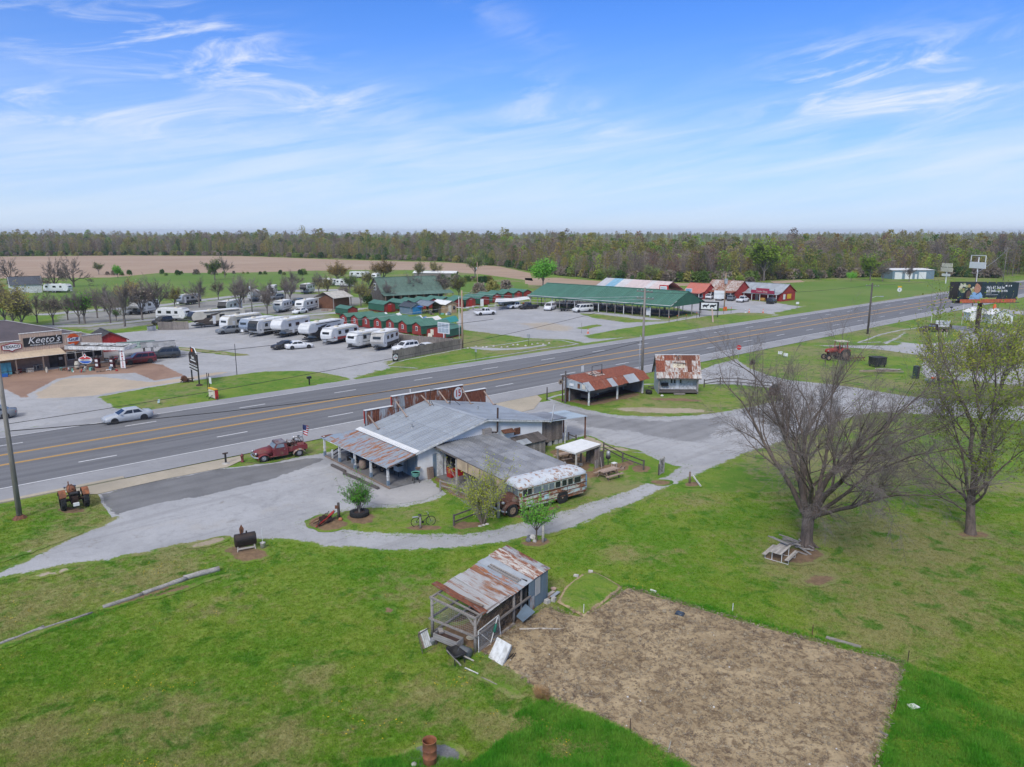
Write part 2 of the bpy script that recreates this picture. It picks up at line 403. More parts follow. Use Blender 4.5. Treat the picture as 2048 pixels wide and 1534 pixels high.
M_MEADOW=sheet_mat('meadow',meadow_c,None,.95,.1)
M_VERGE=sheet_mat('road_verge',verge_c,lawn_c)
def flat(name,col,rough=.8,wear=.3):
 m,t=new_mat(name);P=pos(t);nz=t.noise(P,3.5,6,.75)
 c=t.mix(t.math('MULTIPLY',t.step(nz,.46,.66),wear),col,(.17,.168,.17));finish(t,c,rough);return m
M_YELLOW=flat('yellow_paint',(.66,.36,.06),.7,.25);M_WHITE=flat('white_line_paint',(.80,.80,.80),.7,.3)
M_TAR=flat('tar',(.06,.06,.062),.8,.3)
# ---------------------------------------------------------------- sheets
POLY={}
def inpoly(x,y,poly):
 x=np.asarray(x);y=np.asarray(y);r=np.zeros(x.shape,bool);n=len(poly);j=n-1
 for i in range(n):
  xi,yi=poly[i];xj,yj=poly[j]
  if yi!=yj:
   c=((yi>y)!=(yj>y))&(x<(xj-xi)*(y-yi)/(yj-yi)+xi);r^=c
  j=i
 return r
def edgedist(px,py,poly):
 P=np.asarray(poly);A=P;B=np.roll(P,-1,0);d=np.full(px.shape,1e9)
 for a,b in zip(A,B):
  ab=b-a;L=(ab**2).sum()+1e-12
  t_=np.clip(((px-a[0])*ab[0]+(py-a[1])*ab[1])/L,0,1)
  d=np.minimum(d,(px-a[0]-t_*ab[0])**2+(py-a[1]-t_*ab[1])**2)
 return np.sqrt(d)
def smooth_poly(pts,it=2):
 for _ in range(it):
  q=[]
  for a,b in zip(pts,pts[1:]+pts[:1]):
   q+=[(a[0]*.75+b[0]*.25,a[1]*.75+b[1]*.25),(a[0]*.25+b[0]*.75,a[1]*.25+b[1]*.75)]
  pts=q
 return pts
def sheet(name,pts,layer,mat,ew=0.,jit=0.,step=1.,grid=None,smooth=0,kind='structure',zfun=None,label=None):
 if smooth:pts=smooth_poly(pts,smooth)
 out=[]
 for a,b in zip(pts,pts[1:]+pts[:1]):
  a=Vector(a);b=Vector(b);L=(b-a).length;k=max(1,int(L/step));nn=Vector((-(b-a).y,(b-a).x)).normalized()if L>0 else Vector((0,0))
  for i in range(k):
   p=a.lerp(b,i/k)
   if jit:
    q=Vector((p.x,p.y,layer*3.7));h=noise.noise(q*.45)*1.2+noise.noise(q*1.9)*.7+noise.noise(q*5.)*.35
    p=p+nn*h*jit
   out.append((p.x,p.y))
 POLY.setdefault(name,[]).append(out)
 vs=[Vector(p)for p in out]
 if ew or grid:
  g=grid or max(ew*.5,.4);P=np.array(out);x0,y0=P.min(0);x1,y1=P.max(0)
  gx,gy=np.meshgrid(np.arange(x0,x1,g),np.arange(y0,y1,g));gx=gx.ravel();gy=gy.ravel()
  rs=np.random.RandomState(3);gx=gx+(rs.rand(gx.size)-.5)*g*.5;gy=gy+(rs.rand(gx.size)-.5)*g*.5
  k=inpoly(gx,gy,out);gx=gx[k];gy=gy[k]
  k=edgedist(gx,gy,out)>g*.3;gx=gx[k];gy=gy[k]
  if ew and not zfun:
   e=edgedist(gx,gy,out);k=(e<ew*2.2)|(rs.rand(e.size)<.15);gx=gx[k];gy=gy[k]
  vs+=[Vector((a,b))for a,b in zip(gx,gy)]
 n=len(out)
 r=geometry.delaunay_2d_cdt(vs,[],[list(range(n))],1,1e-5)
 co=np.array([(v.x,v.y)for v in r[0]])
 z=np.full(len(co),layer*.004)
 d=edgedist(co[:,0],co[:,1],out)if ew or zfun else None
 if zfun:z=z+zfun(co[:,0],co[:,1],d)
 me=bpy.data.meshes.new(name);me.from_pydata([(a,b,c)for(a,b),c in zip(co,z)],[],[f if(co[f[1]][0]-co[f[0]][0])*(co[f[2]][1]-co[f[0]][1])-(co[f[1]][1]-co[f[0]][1])*(co[f[2]][0]-co[f[0]][0])>0 else f[::-1]for f in r[2]])
 if d is not None:
  at=me.attributes.new('edge','FLOAT','POINT');at.data.foreach_set('value',np.clip(d/max(ew,.01),0,1).astype(np.float32))
 me.materials.append(mat)
 o=ob(name,me);tag(o,label,kind=kind);return o
g=MB();g.quad((-6500,-300,0),(6500,-300,0),(6500,7500,0),(-6500,7500,0));tag(g.build('ground',M_LAWN),kind='structure')
sheet('stubble_field',GG([(-500,514),(0,513),(250,511),(480,512),(700,520),(900,525),(1000,533),(1060,546),(1066,562),(960,548),(850,540),(700,540),(520,545),(400,550),(330,545),(220,555),(0,557),(-500,562)]),1,M_FIELD,step=40)
sheet('stubble_field',GG([(1050,556),(1120,556),(1200,562),(1330,566),(1420,566),(1420,571),(1330,572),(1200,574),(1050,570)]),1,M_FIELD,step=30)
sheet('stubble_field',GG([(1540,562),(1600,560),(1610,564),(1550,567)]),1,M_FIELD,step=30)
sheet('meadow',GG([(110,566),(220,556),(330,546),(500,545),(640,541),(660,556),(640,566),(560,582),(420,592),(330,602),(220,612),(110,618),(40,605)]),2,M_MEADOW,step=20)
sheet('meadow',GG([(900,566),(960,562),(1056,568),(1060,590),(960,594),(900,588)]),2,M_MEADOW,step=20)
sheet('meadow',GG([(1470,590),(1545,568),(1700,560),(1905,571),(1905,588),(1810,596),(1710,609),(1600,625),(1560,605)]),2,M_MEADOW,step=20)
sheet('stubble_field',GG([(560,486),(700,485),(860,487),(900,492),(740,494),(560,492)]),1,M_FIELD,step=80)
sheet('park_gravel',GG([(60,655),(180,668),(250,662),(320,652),(490,630),(600,642),(690,648),(690,622),(760,606),(750,594),(690,588),(560,584),(430,597),(330,609),(200,619),(100,624)]),1,M_PARK,ew=9,jit=2.2,step=2.5,grid=5)
sheet('gravel_path',GG([(60,628),(200,617),(330,607),(430,594),(560,580),(700,577),(700,581),(560,586),(430,600),(330,613),(200,623),(60,634)]),2,M_GRAVELF,ew=2.5,jit=.5,step=2.5,grid=3)
sheet('gravel_path',GG([(60,649),(180,648),(330,633),(450,614),(560,603),(620,600),(622,605),(560,609),(450,621),(330,640),(180,655),(60,657)]),3,M_GRAVELF,ew=2.5,jit=.5,step=2.5,grid=3)
sheet('gravel_path',GG([(490,640),(560,630),(640,626),(690,619),(760,609),(762,613),(690,627),(600,634),(530,641)]),4,M_GRAVELF,ew=2.,jit=.4,step=2.5,grid=3)
NORTH=GG([(-160,905),(0,870),(460,801),(700,761),(790,737),(783,724),(925,692),(760,655),(600,640),(490,633),(430,633),(320,657),(250,664),(200,668),(205,700),(0,740),(-160,760)])
sheet('gravel_lot',NORTH,5,M_GRAVELF,ew=1.6,jit=.3,step=1.5,grid=2)
sheet('brown_forecourt',GG([(-120,760),(0,745),(111,738),(250,718),(330,729),(375,752),(306,763),(266,747),(150,752),(120,758),(62,789),(66,796),(37,797),(0,778),(-120,800)]),6,M_BROWN,ew=.9,jit=.1,step=1)
sheet('sandy_forecourt',GG([(120,757),(200,752),(306,763),(360,756),(430,744),(480,742),(440,750),(360,765),(290,776),(190,793),(66,800),(62,788)]),7,M_SAND,ew=1.2,jit=.2,step=1)
sheet('dirt_patch',GG([(340,693),(400,698),(470,706),(500,710),(470,712),(400,705),(330,697)]),8,M_EARTHG,ew=2,jit=.5,step=1)
sheet('grass_island',GG([(186,794),(230,787),(290,776),(360,764),(473,749),(533,742),(600,741),(645,744),(700,755),(712,759),(600,777),(445,801),(292,822),(225,819)]),9,M_ISLEF,ew=1.0,jit=.15,step=.8)
sheet('grass_verge',GG([(770,733),(785,725),(925,697),(1000,690),(1060,680),(1120,680),(1160,688),(1080,700),(900,728),(840,738)]),9,M_ISLEF,ew=1.0,jit=.2,step=.9)
sheet('gravel_strip',GG([(935,693),(1010,697),(1060,693),(1112,686),(1090,693),(1040,700),(985,702),(940,698)]),10,M_GRAVELF,ew=.8,jit=.2,step=.8)
sheet('gravel_lot',GG([(905,652),(912,628),(935,617),(1060,606),(1085,612),(1250,628),(1345,640),(1392,629),(1330,612),(1330,596),(1400,596),(1500,600),(1560,606),(1600,612),(1628,606),(1635,609),(1560,626),(1548,632),(1420,655),(1172,690),(1130,680),(1048,678),(1004,671),(919,661)]),5,M_GRAVELF,ew=2.2,jit=.5,step=1.5,grid=2.5)
sheet('grass_verge',GG([(1161,672),(1240,657),(1330,645),(1410,632),(1480,625),(1530,626),(1558,630),(1500,641),(1400,657),(1300,673),(1200,679),(1180,678)]),9,M_ISLEF,ew=1.2,jit=.2,step=1)
sheet('grass_patch',GG([(1150,626),(1200,628),(1300,640),(1345,640),(1392,630),(1398,628),(1345,643),(1250,646),(1180,636)]),8,M_ISLEF,ew=1.5,jit=.3,step=1)
sheet('grass_island',GG([(1407,619),(1440,616),(1480,619),(1450,623),(1415,622)]),8,M_ISLEF,ew=.8,jit=.1,step=1)
sheet('grass_patch',GG([(1145,656),(1190,648),(1215,650),(1185,658),(1160,660)]),8,M_ISLEF,ew=1.5,jit=.3,step=1)
sheet('dirt_patch',GG([(1010,645),(1100,640),(1180,655),(1150,668),(1060,665)]),7,sheet_mat('dusty_lot',lambda t,P:gravel_c(t,P,(.45,.40,.33),(.40,.345,.28),.3),gr_far),ew=7,jit=1,step=2)
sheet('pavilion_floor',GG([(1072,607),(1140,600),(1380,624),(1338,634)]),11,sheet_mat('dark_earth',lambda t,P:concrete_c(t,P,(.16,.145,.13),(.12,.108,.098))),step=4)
def strip(name,s0,s1,p0,p1,layer,mat,parent=None,n=1):
 m=MB();z=layer*.004
 for i in range(n):
  a=s0+(s1-s0)*i/n;b=s0+(s1-s0)*(i+1)/n
  m.quad((*road(a,p0),z),(*road(b,p0),z),(*road(b,p1),z),(*road(a,p1),z))
 o=m.build(name,mat,parent);return o
HW=strip('highway',-120,1400,68.0,86.5,14,M_ROAD,n=20);tag(HW,kind='structure')
POLY['highway']=[[road(-120,64),road(1400,64),road(1400,89),road(-120,89)]]
tag(strip('shoulder',-120,1400,64.7,68.25,15,M_SHOULDER,n=20),kind='structure')
tag(strip('shoulder',-120,1400,86.3,88.8,15,M_SHOULDER,n=20),kind='structure')
tag(strip('road_verge',95,1400,88.5,90.6,10,M_VERGE),kind='structure')
tag(strip('road_verge',24,45,88.5,90.2,10,M_VERGE),kind='structure')
tag(strip('road_verge',62,84,88.5,90.2,10,M_VERGE),kind='structure')
tag(strip('road_verge',145,210,62.6,65,10,M_VERGE),kind='structure')
for p in(68.35,):strip('edge_line',-120,1400,p,p+.15,17,M_WHITE,HW)
strip('edge_line',-120,1400,86.1,86.23,17,M_WHITE,HW)
for p in(75.42,75.66,78.95,79.19):strip('centre_line',-120,1400,p,p+.15,17,M_YELLOW,HW)
s_=-60.
k=0
while s_<420:
 for p,off in((72.0,0.),(82.7,6.6)):
  strip('lane_dash',s_+off,s_+off+3.1,p,p+.16,17,M_WHITE,HW)
 s_+=12.2
for a,b,p in[(18,26,70.2),(60,75,84.2),(110,130,77),(30,52,80.8),(20,44,73.6),(88,104,71.1),(64,92,77.3),(5,22,84.6)]:
 m=MB();prev=road(a,p)
 for i in range(1,12):
  q=road(a+(b-a)*i/11,p+.6*noise.noise((i*.7,p,0)));d=(Vector(q)-Vector(prev)).normalized();nn=Vector((-d.y,d.x))*.02
  m.quad((prev[0]-nn.x,prev[1]-nn.y,.068),(q[0]-nn.x,q[1]-nn.y,.068),(q[0]+nn.x,q[1]+nn.y,.068),(prev[0]+nn.x,prev[1]+nn.y,.068));prev=q
 m.build('road_crack',M_TAR,HW)
m=MB();m.prism([(0,0),(.55,0),(.55,.1),(.45,.13),(.1,.13),(0,.1)],0,105,'y')
o=m.build('kerb',M_APRON);x_,y_=road(-90,64.7);o.location=(x_,y_,0);o.rotation_euler=(0,0,-TH_ROAD);o.scale=(-1,1,1);o.data.flip_normals();tag(o,kind='structure');o.location.z=.0
LOT=GG([(-120,1205),(0,1162),(68,1149),(147,1131),(230,1122),(308,1108),(359,1091),(454,1082),(520,1086),(580,1084),(640,1095),(720,1103),(860,1105),(1000,1092),(1100,1075),(1180,1047),(1280,1006),(1370,966),(1440,936),(1492,911),(1600,876),(1685,843),(1753,826),(1854,831),(1950,838),(2048,845),(2300,866),
           (2300,838),(2048,811),(1820,792),(1685,770),(1570,758),(1530,746),(1500,734),(1476,715),(1430,727),(1392,741),(1385,757),(1290,774),(1100,800),(1040,806),(960,820),(800,850),(645,905),(560,918),(441,936),(300,962),(195,988),(226,1037),(171,1060),(85,1100),(0,1138),(-120,1180)])
sheet('gravel_lot',LOT,3,M_GRAVEL,ew=1.1,jit=.22,step=.5,grid=.55)
sheet('asphalt_patch',GG([(195,989),(300,963),(441,937),(500,931),(560,925),(640,912),(655,920),(546,960),(483,976),(400,996),(315,1008),(265,1022),(225,1035)]),4,M_PAVE,ew=.45,jit=.12,step=.5,grid=.6)
sheet('asphalt_patch',GG([(1120,812),(1180,824),(1300,838),(1420,830),(1480,815),(1470,850),(1430,890),(1330,885),(1260,868),(1180,862),(1110,840)]),4,sheet_mat('worn_asphalt',lambda t,P:asphalt_c(t,P,(.27,.27,.275),(.225,.225,.23),False),gr_near),ew=2.5,jit=.5,step=.8,grid=1.)
sheet('apron',GG([(120,985),(300,948),(483,912),(487,920),(455,935),(330,959),(195,989),(165,990)]),12,M_APRON,step=5)
sheet('apron',[road(s,p)for s,p in[(44.5,64.7),(49,61.5),(52,59.5),(57,59.6),(61.5,62.8),(62.5,64.7)]],12,M_APRON,step=5)
sheet('grass_island',GG([(1092,797),(1110,791),(1150,782),(1250,768),(1330,768),(1400,767),(1470,768),(1540,774),(1572,788),(1575,800),(1520,814),(1450,826),(1390,834),(1320,836),(1240,834),(1180,824),(1140,813),(1112,806)]),6,M_ISLE,ew=1.1,jit=.2,step=.5,grid=.6)
PATHISLE=GG([(594,1046),(630,1030),(690,1018),(740,1012),(800,1010),(860,1000),(885,985),(860,965),(840,963),(900,950),(980,900),(1083,890),(1170,868),(1240,900),(1290,905),(1340,925),(1372,934),(1340,955),(1260,985),(1150,1022),(1090,1040),(1000,1062),(930,1073),(860,1074),(760,1070),(680,1063),(620,1056)])
sheet('grass_island',PATHISLE,6,M_ISLE,ew=.9,jit=.2,step=.4,grid=.5)
sheet('gravel_lot',GG([(1560,690),(1600,690),(1760,700),(1840,712),(1835,745),(1850,760),(1956,764),(2048,774),(2300,800),(2300,690),(2048,664),(1900,655),(1830,668),(1790,690)]),3,M_GRAVELF,ew=1.3,jit=.3,step=1)
sheet('grass_patch',GG([(1712,686),(1760,668),(1800,660),(1850,653),(1905,655),(1935,668),(1915,683),(1850,690),(1790,684)]),4,M_ISLEF,ew=1.2,jit=.2,step=1)
sheet('grass_patch',GG([(1905,706),(1960,700),(2060,705),(2200,716),(2060,722),(1950,722)]),4,M_ISLEF,ew=1.2,jit=.3,step=1)
sheet('gravel_path',GG([(1760,686),(1790,674),(1806,662),(1820,662),(1800,678),(1775,690)]),5,M_GRAVELF,ew=1,jit=.2)
sheet('gravel_path',GG([(1890,656),(2048,672),(2048,668),(1960,655),(1900,650)]),5,M_GRAVELF,ew=.8,jit=.2)
sheet('gravel_path',GG([(1960,622),(2048,630),(2200,640),(2200,632),(2048,622),(1980,616)]),5,M_GRAVELF,ew=.8,jit=.2)
sheet('concrete_slab',GG([(652,935),(672,930),(790,985),(760,992)]),5,M_SLAB,jit=.03)
sheet('concrete_slab',GG([(776,979),(838,962),(868,968),(880,985),(850,1000),(800,1008),(758,1010),(742,1005)]),8,M_SLAB,jit=.05,step=.4)
def soil_z(x,y,d):
 z=np.array([.05*noise.noise((a*.9,b*.9,1))+.045*noise.noise((a*2.7,b*2.7,5))+.03*noise.noise((a*6.,b*6.,9))for a,b in zip(x,y)])
 return np.clip(d/.6,0,1)*(z+.10)
GARDEN=GG([(1250,1172),(1340,1200),(1450,1232),(1640,1284),(1812,1328),(1795,1400),(1775,1470),(1755,1560),(1420,1560),(1330,1508),(1255,1462),(1180,1428),(1090,1395),(1020,1345),(960,1310),(1010,1262),(1090,1212),(1130,1225),(1165,1233)])
sheet('garden_soil',GARDEN,4,M_SOIL,ew=.45,jit=.08,step=.25,grid=.22,zfun=soil_z)
PL=[18]
def patch(pts,mat=M_EARTH,ew=.7,jit=.28,layer=9,step=.25):
 PL[0]+=1;sheet('bare_earth',GG(pts),7+PL[0]*.07,mat,ew=ew,jit=jit,step=step,smooth=1)
def ring(u,v,a,b):return[(u+a*math.cos(k*PI/4),v+b*math.sin(k*PI/4))for k in range(8)]
patch(ring(495,1107,52,20));patch(ring(1070,1086,40,14));patch(ring(655,1048,50,18));patch(ring(720,1036,40,15));patch(ring(848,1056,45,9))
patch([(900,1045),(960,1040),(1010,1036),(1040,1028),(1010,1045),(960,1062),(905,1064)],layer=9);patch([(1000,1035),(1100,1012),(1165,990),(1172,998),(1100,1028),(1030,1046)])
patch([(858,958),(885,950),(905,975),(960,995),(1010,1010),(1000,1030),(940,1010),(880,985)]);patch([(1140,945),(1190,930),(1240,925),(1270,920),(1280,938),(1230,950),(1170,962)])
patch([(1085,905),(1120,890),(1180,910),(1190,945),(1150,945)]);patch(ring(1320,965,30,7));patch(ring(1388,970,28,8));patch(ring(1280,938,28,9))
patch(ring(1590,1112,75,20));patch(ring(1640,1160,40,14));patch(ring(1948,1070,38,8));patch(ring(42,1038,14,6));patch(ring(145,1022,40,10));patch(ring(780,1222,14,8),ew=.3);patch(ring(818,1208,12,6),ew=.3)
patch(ring(860,1515,70,34),sheet_mat('ash',lambda t,P:gravel_c(t,P,(.20,.20,.21),(.11,.11,.115),.0),lawn_c),ew=.5)
patch([(1110,802),(1150,806),(1180,816),(1240,802),(1285,790),(1280,784),(1230,792),(1180,800),(1140,800),(1100,795)]);patch([(1300,795),(1400,798),(1412,806),(1340,802),(1290,800)])
patch([(360,1092),(420,1078),(470,1072),(440,1088),(380,1100)],M_EARTHG,ew=.6);patch([(60,1152),(130,1135),(150,1138),(100,1156),(50,1162)],M_EARTHG,ew=.5);patch([(0,1128),(90,1098),(190,1056),(100,1085),(0,1120)],M_EARTHG,ew=.5)
patch([(1190,815),(1330,812),(1460,822),(1380,832),(1260,828)],M_EARTHG,ew=1.6,layer=8);patch([(860,1250),(940,1310),(1000,1330),(1030,1290),(1080,1230),(1060,1190),(1000,1215),(940,1240)],layer=7);patch([(900,1340),(960,1345),(1060,1395),(1040,1405),(960,1365)],M_EARTHG)
patch([(480,925),(530,930),(600,915),(590,907),(540,925),(490,917)],layer=9);patch([(1010,1085),(1100,1070),(1140,1060),(1080,1085)],M_EARTHG,ew=.5);patch([(180,1215),(300,1180),(440,1150),(448,1156),(320,1195),(200,1228)],layer=8);patch([(0,1288),(100,1252),(200,1215),(200,1224),(100,1262),(0,1300)],layer=8)
patch([(1170,900),(1220,890),(1300,905),(1250,905)],M_EARTHG,ew=.8);patch([(1160,868),(1200,880),(1240,898),(1180,895)],M_EARTHG,ew=.6)
# ---------------------------------------------------------------- shared materials
M={}
M['galv']=rusty('galvanised_sheet',(.40,.435,.47),.06,.8,.5,.25,(1,1,1),orand=.2,base2=(.32,.345,.375))
M['galv_dark']=rusty('weathered_grey_sheet',(.36,.365,.375),.06,.7,.55,.3,orand=.2,base2=(.20,.205,.215))
M['porch_tin']=rusty('blue_rusting_tin',(.26,.325,.40),.42,1.7,.55,.2,(1.9,.5,1),rustcol=((.20,.07,.03),(.36,.15,.06)),orand=.5,base2=(.31,.34,.36))
M['rust_tin']=rusty('rusted_tin',(.30,.27,.26),.80,1.2,.7,.1,(2,.5,1),rustcol=((.10,.032,.018),(.20,.07,.04)),orand=.5)
M['rust_half']=rusty('half_rusted_tin',(.38,.40,.42),.55,1.0,.6,.25,(2.2,.6,1),rustcol=((.11,.035,.02),(.22,.08,.04)),orand=.9)
M['rust_red']=rusty('red_rust_roofing',(.36,.30,.27),.86,.8,.8,.05,(1.4,.7,1),rustcol=((.17,.048,.03),(.28,.09,.05)),orand=.35)
M['white_rust']=rusty('white_flaking_tin',(.56,.53,.49),.50,2.2,.7,.1,(2.6,.7,1),rustcol=((.17,.06,.035),(.30,.12,.06)),orand=.55)
M['shed_tin']=rusty('pale_tin_with_rust',(.43,.43,.44),.40,1.0,.6,.25,(2.4,.45,1),rustcol=((.17,.065,.035),(.30,.14,.07)),orand=.75,base2=(.36,.355,.35))
M['blue_tin']=rusty('dull_blue_tin',(.17,.23,.29),.12,1.2,.55,.3,orand=.3,base2=(.13,.18,.23))
M['bus']=rusty('bus_faded_paint',(.46,.56,.55),.49,2.6,.6,.05,(.5,1,1.9),rustcol=((.13,.05,.03),(.36,.15,.06)),orand=0,base2=(.58,.55,.43),soft=.05)
M['bus_roof']=rusty('bus_roof_paint',(.60,.62,.64),.36,2.6,.6,.0,(1,1,1),rustcol=((.22,.10,.05),(.38,.20,.11)),orand=0,base2=(.52,.57,.62),soft=.05)
M['bus_hood']=rusty('bus_rusted_hood',(.24,.15,.12),.66,1.5,.75,.05,rustcol=((.12,.05,.035),(.20,.09,.06)),orand=0,base2=(.34,.27,.20))
M['truck_red']=rusty('faded_maroon_paint',(.20,.03,.035),.34,1.4,.6,.05,rustcol=((.11,.05,.04),(.20,.10,.07)),orand=0,base2=(.15,.03,.035))
M['tractor']=rusty('orange_rusted_paint',(.34,.12,.05),.5,2.4,.75,.05,rustcol=((.11,.05,.03),(.20,.08,.04)),orand=.3)
M['rust']=simple('rust',(.19,.075,.04),.9,0,.5,5,(.09,.04,.025),.2,.2)
M['rust_dark']=simple('dark_rust',(.075,.04,.03),.9,0,.5,5,(.035,.022,.018),.2,.2)
M['rust_barrel']=simple('orange_rust',(.30,.105,.045),.85,0,.4,4,(.16,.055,.03),.25)
M['iron']=simple('black_iron',(.035,.033,.033),.65,.2,.4,6)
M['tank']=simple('sooty_steel',(.035,.032,.034),.6,.3,.5,2,(.075,.05,.045))
M['tyre']=simple('tyre_rubber',(.022,.022,.023),.85,0,.35,6)
M['rim']=simple('steel_rim',(.36,.36,.37),.45,.5,.3,8)
M['rim_rust']=simple('rusted_rim',(.34,.24,.17),.8,.1,.5,8)
M['chrome']=simple('dull_chrome',(.55,.55,.56),.3,.8,.2,5)
M['white_block']=simple('white_painted_block',(.83,.82,.80),.85,0,.16,.8,(.70,.69,.66),.1)
M['white_wood']=simple('white_painted_wood',(.74,.74,.72),.8,0,.3,3,(.46,.45,.42),.1,.08)
M['blue_wood']=simple('blue_painted_wood',(.12,.19,.27),.8,0,.4,3,(.20,.24,.27))
M['greyblue']=simple('grey_blue_paint',(.30,.36,.40),.8,0,.3,2,(.42,.44,.44),.1)
M['old_wood']=woodm('weathered_grey_wood',(.29,.26,.235),(.17,.15,.135))
M['dark_wood']=woodm('dark_weathered_wood',(.13,.11,.10),(.07,.06,.055))
M['brown_wood']=woodm('brown_weathered_wood',(.27,.20,.155),(.17,.12,.09))
M['barn_wood']=woodm('vertical_barn_wood',(.22,.185,.165),(.12,.085,.07),stretch=(7,7,.6))
M['pale_wood']=woodm('pale_bleached_wood',(.46,.42,.37),(.33,.30,.26))
M['bench_wood']=woodm('pinkish_bench_wood',(.40,.30,.24),(.28,.205,.165))
M['log']=woodm('silver_log',(.36,.34,.32),(.20,.185,.17))
M['fence_wood']=woodm('grey_brown_fence_wood',(.25,.215,.185),(.165,.14,.12),stretch=(3,3,.6),orand=.18)
M['pole_wood']=woodm('utility_pole_wood',(.23,.205,.18),(.14,.125,.11),stretch=(5,5,.35))
M['pole_tan']=woodm('tan_pole_wood',(.42,.29,.20),(.33,.22,.15),stretch=(5,5,.35))
M['tan_ply']=simple('tan_plywood',(.46,.35,.23),.8,0,.25,1.5)
M['deck']=simple('dark_deck',(.15,.145,.145),.8,0,.4,1.4,(.22,.215,.21),.1)
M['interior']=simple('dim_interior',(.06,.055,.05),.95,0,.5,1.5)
M['glass']=simple('dark_window_glass',(.022,.026,.03),.12,0,.3,2,spec=.6)
M['glass_pale']=simple('pale_window_glass',(.16,.19,.21),.12,0,.3,2,spec=.6)
M['black']=simple('black_paint',(.02,.02,.022),.4,0,.2,3)
M['white']=simple('white_enamel',(.74,.74,.73),.5,0,.12,2,(.66,.66,.64))
M['red']=simple('red_enamel',(.50,.025,.02),.45,0,.2,2)
M['red_tool']=simple('red_tool_paint',(.42,.03,.025),.4,0,.25,3)
M['teal_pot']=simple('teal_enamel',(.16,.42,.34),.5,0,.2,3)
M['concrete']=simple('concrete',(.38,.37,.355),.9,0,.25,5,None,.2,.12)
M['stone']=simple('pale_stone',(.50,.47,.43),.9,0,.3,4,None,.2,.2)
M['grey_metal']=simple('grey_metal',(.42,.43,.44),.45,.4,.2,2)
M['cream']=simple('cream_paint',(.62,.57,.46),.7,0,.2,2)
M['tan_siding']=simple('tan_siding',(.55,.40,.30),.75,0,.12,1)
M['yellow']=simple('yellow_paint',(.72,.42,.02),.5,0,.15,3)
M['orange']=simple('safety_orange',(.75,.14,.03),.6,0,.15,3)
M['wire']=simple('dark_wire',(.03,.03,.032),.6)
M['wire_pale']=simple('bright_wire',(.50,.51,.53),.5,.3)
M['bark']=simple('grey_bark',(.21,.185,.165),.95,0,.45,2.2,(.12,.10,.09),.5,.0,.3,(3,3,.5))
M['bark_brown']=simple('brown_bark',(.165,.125,.10),.95,0,.45,2.2,(.085,.066,.056),.5,.0,.3,(3,3,.5))
M['twig']=simple('grey_twig',(.185,.155,.14),.95,0,.25,2)
M['twig_pale']=simple('pale_twig',(.34,.31,.28),.95,0,.25,2)
_pan={}
def rib_mesh(w_,L,ribs,h,mat,th=.012):
 key=(round(w_,3),round(L,3),ribs,h,mat.name)
 if key not in _pan:
  top=[];rw=min(.05,w_/ribs*.3)
  for i in range(ribs):
   c=(i+.5)*w_/ribs;top+=[(c-rw,0),(c-rw*.45,h),(c+rw*.45,h),(c+rw,0)]
  poly=[(0,0)]+top+[(w_,0),(w_,-th),(0,-th)]
  _pan[key]=MB().prism(poly,0,L,'y').mesh('roof_panel',mat)
 return _pan[key]
def panels(parent,o,u,v,W,L,n,mat,name='roof_panel',ribs=3,h=.025,lift=0.,jit=0.,rg=None,over=.02,start=0,wob=0.):
 """n sheet panels side by side along u (total W), each running L along v from corner o"""
 o,u,v=Vector(o),Vector(u).normalized(),Vector(v).normalized()
 nrm=u.cross(v).normalized();flip=nrm.z<-1e-3
 if flip:o=o+u*W;u=-u;nrm=-nrm
 rg=rg or rnd;w_=W/n;res=[]
 for i in range(n):
  mt=mat(i)if callable(mat)else mat
  me=rib_mesh(w_+over,L,ribs,h,mt)
  dl=(.004 if i%2 else 0)+lift
  p=o+u*(w_*i)+nrm*dl+v*(rg.uniform(-jit,jit))
  mx=Matrix(((*u,),(*v,),(*nrm,))).transposed().to_4x4();mx.translation=p
  if wob:mx=mx@Euler((rg.uniform(-wob,wob),rg.uniform(-wob,wob),rg.uniform(-wob,wob)*.5)).to_matrix().to_4x4()
  c=ob(name,me,parent);c.matrix_local=mx;res.append(c)
 return res
def boards(parent,o,u,v,W,L,n,mat,th=.025,name='board',gap=.012,jit=0.,rg=None):
 """n boards side by side along u (total W), running L along v, thickness along u x v"""
 o,u,v=Vector(o),Vector(u).normalized(),Vector(v).normalized();nrm=u.cross(v).normalized();rg=rg or rnd
 w_=W/n;me=MB().box(((w_-gap)/2,L/2,th/2),(w_-gap,L,th)).mesh(name,mat)
 for i in range(n):
  c=ob(name,me,parent);mx=Matrix(((*u,),(*v,),(*nrm,))).transposed().to_4x4();mx.translation=o+u*(w_*i)+v*rg.uniform(-jit,jit)+nrm*rg.uniform(0,th*.25);c.matrix_local=mx
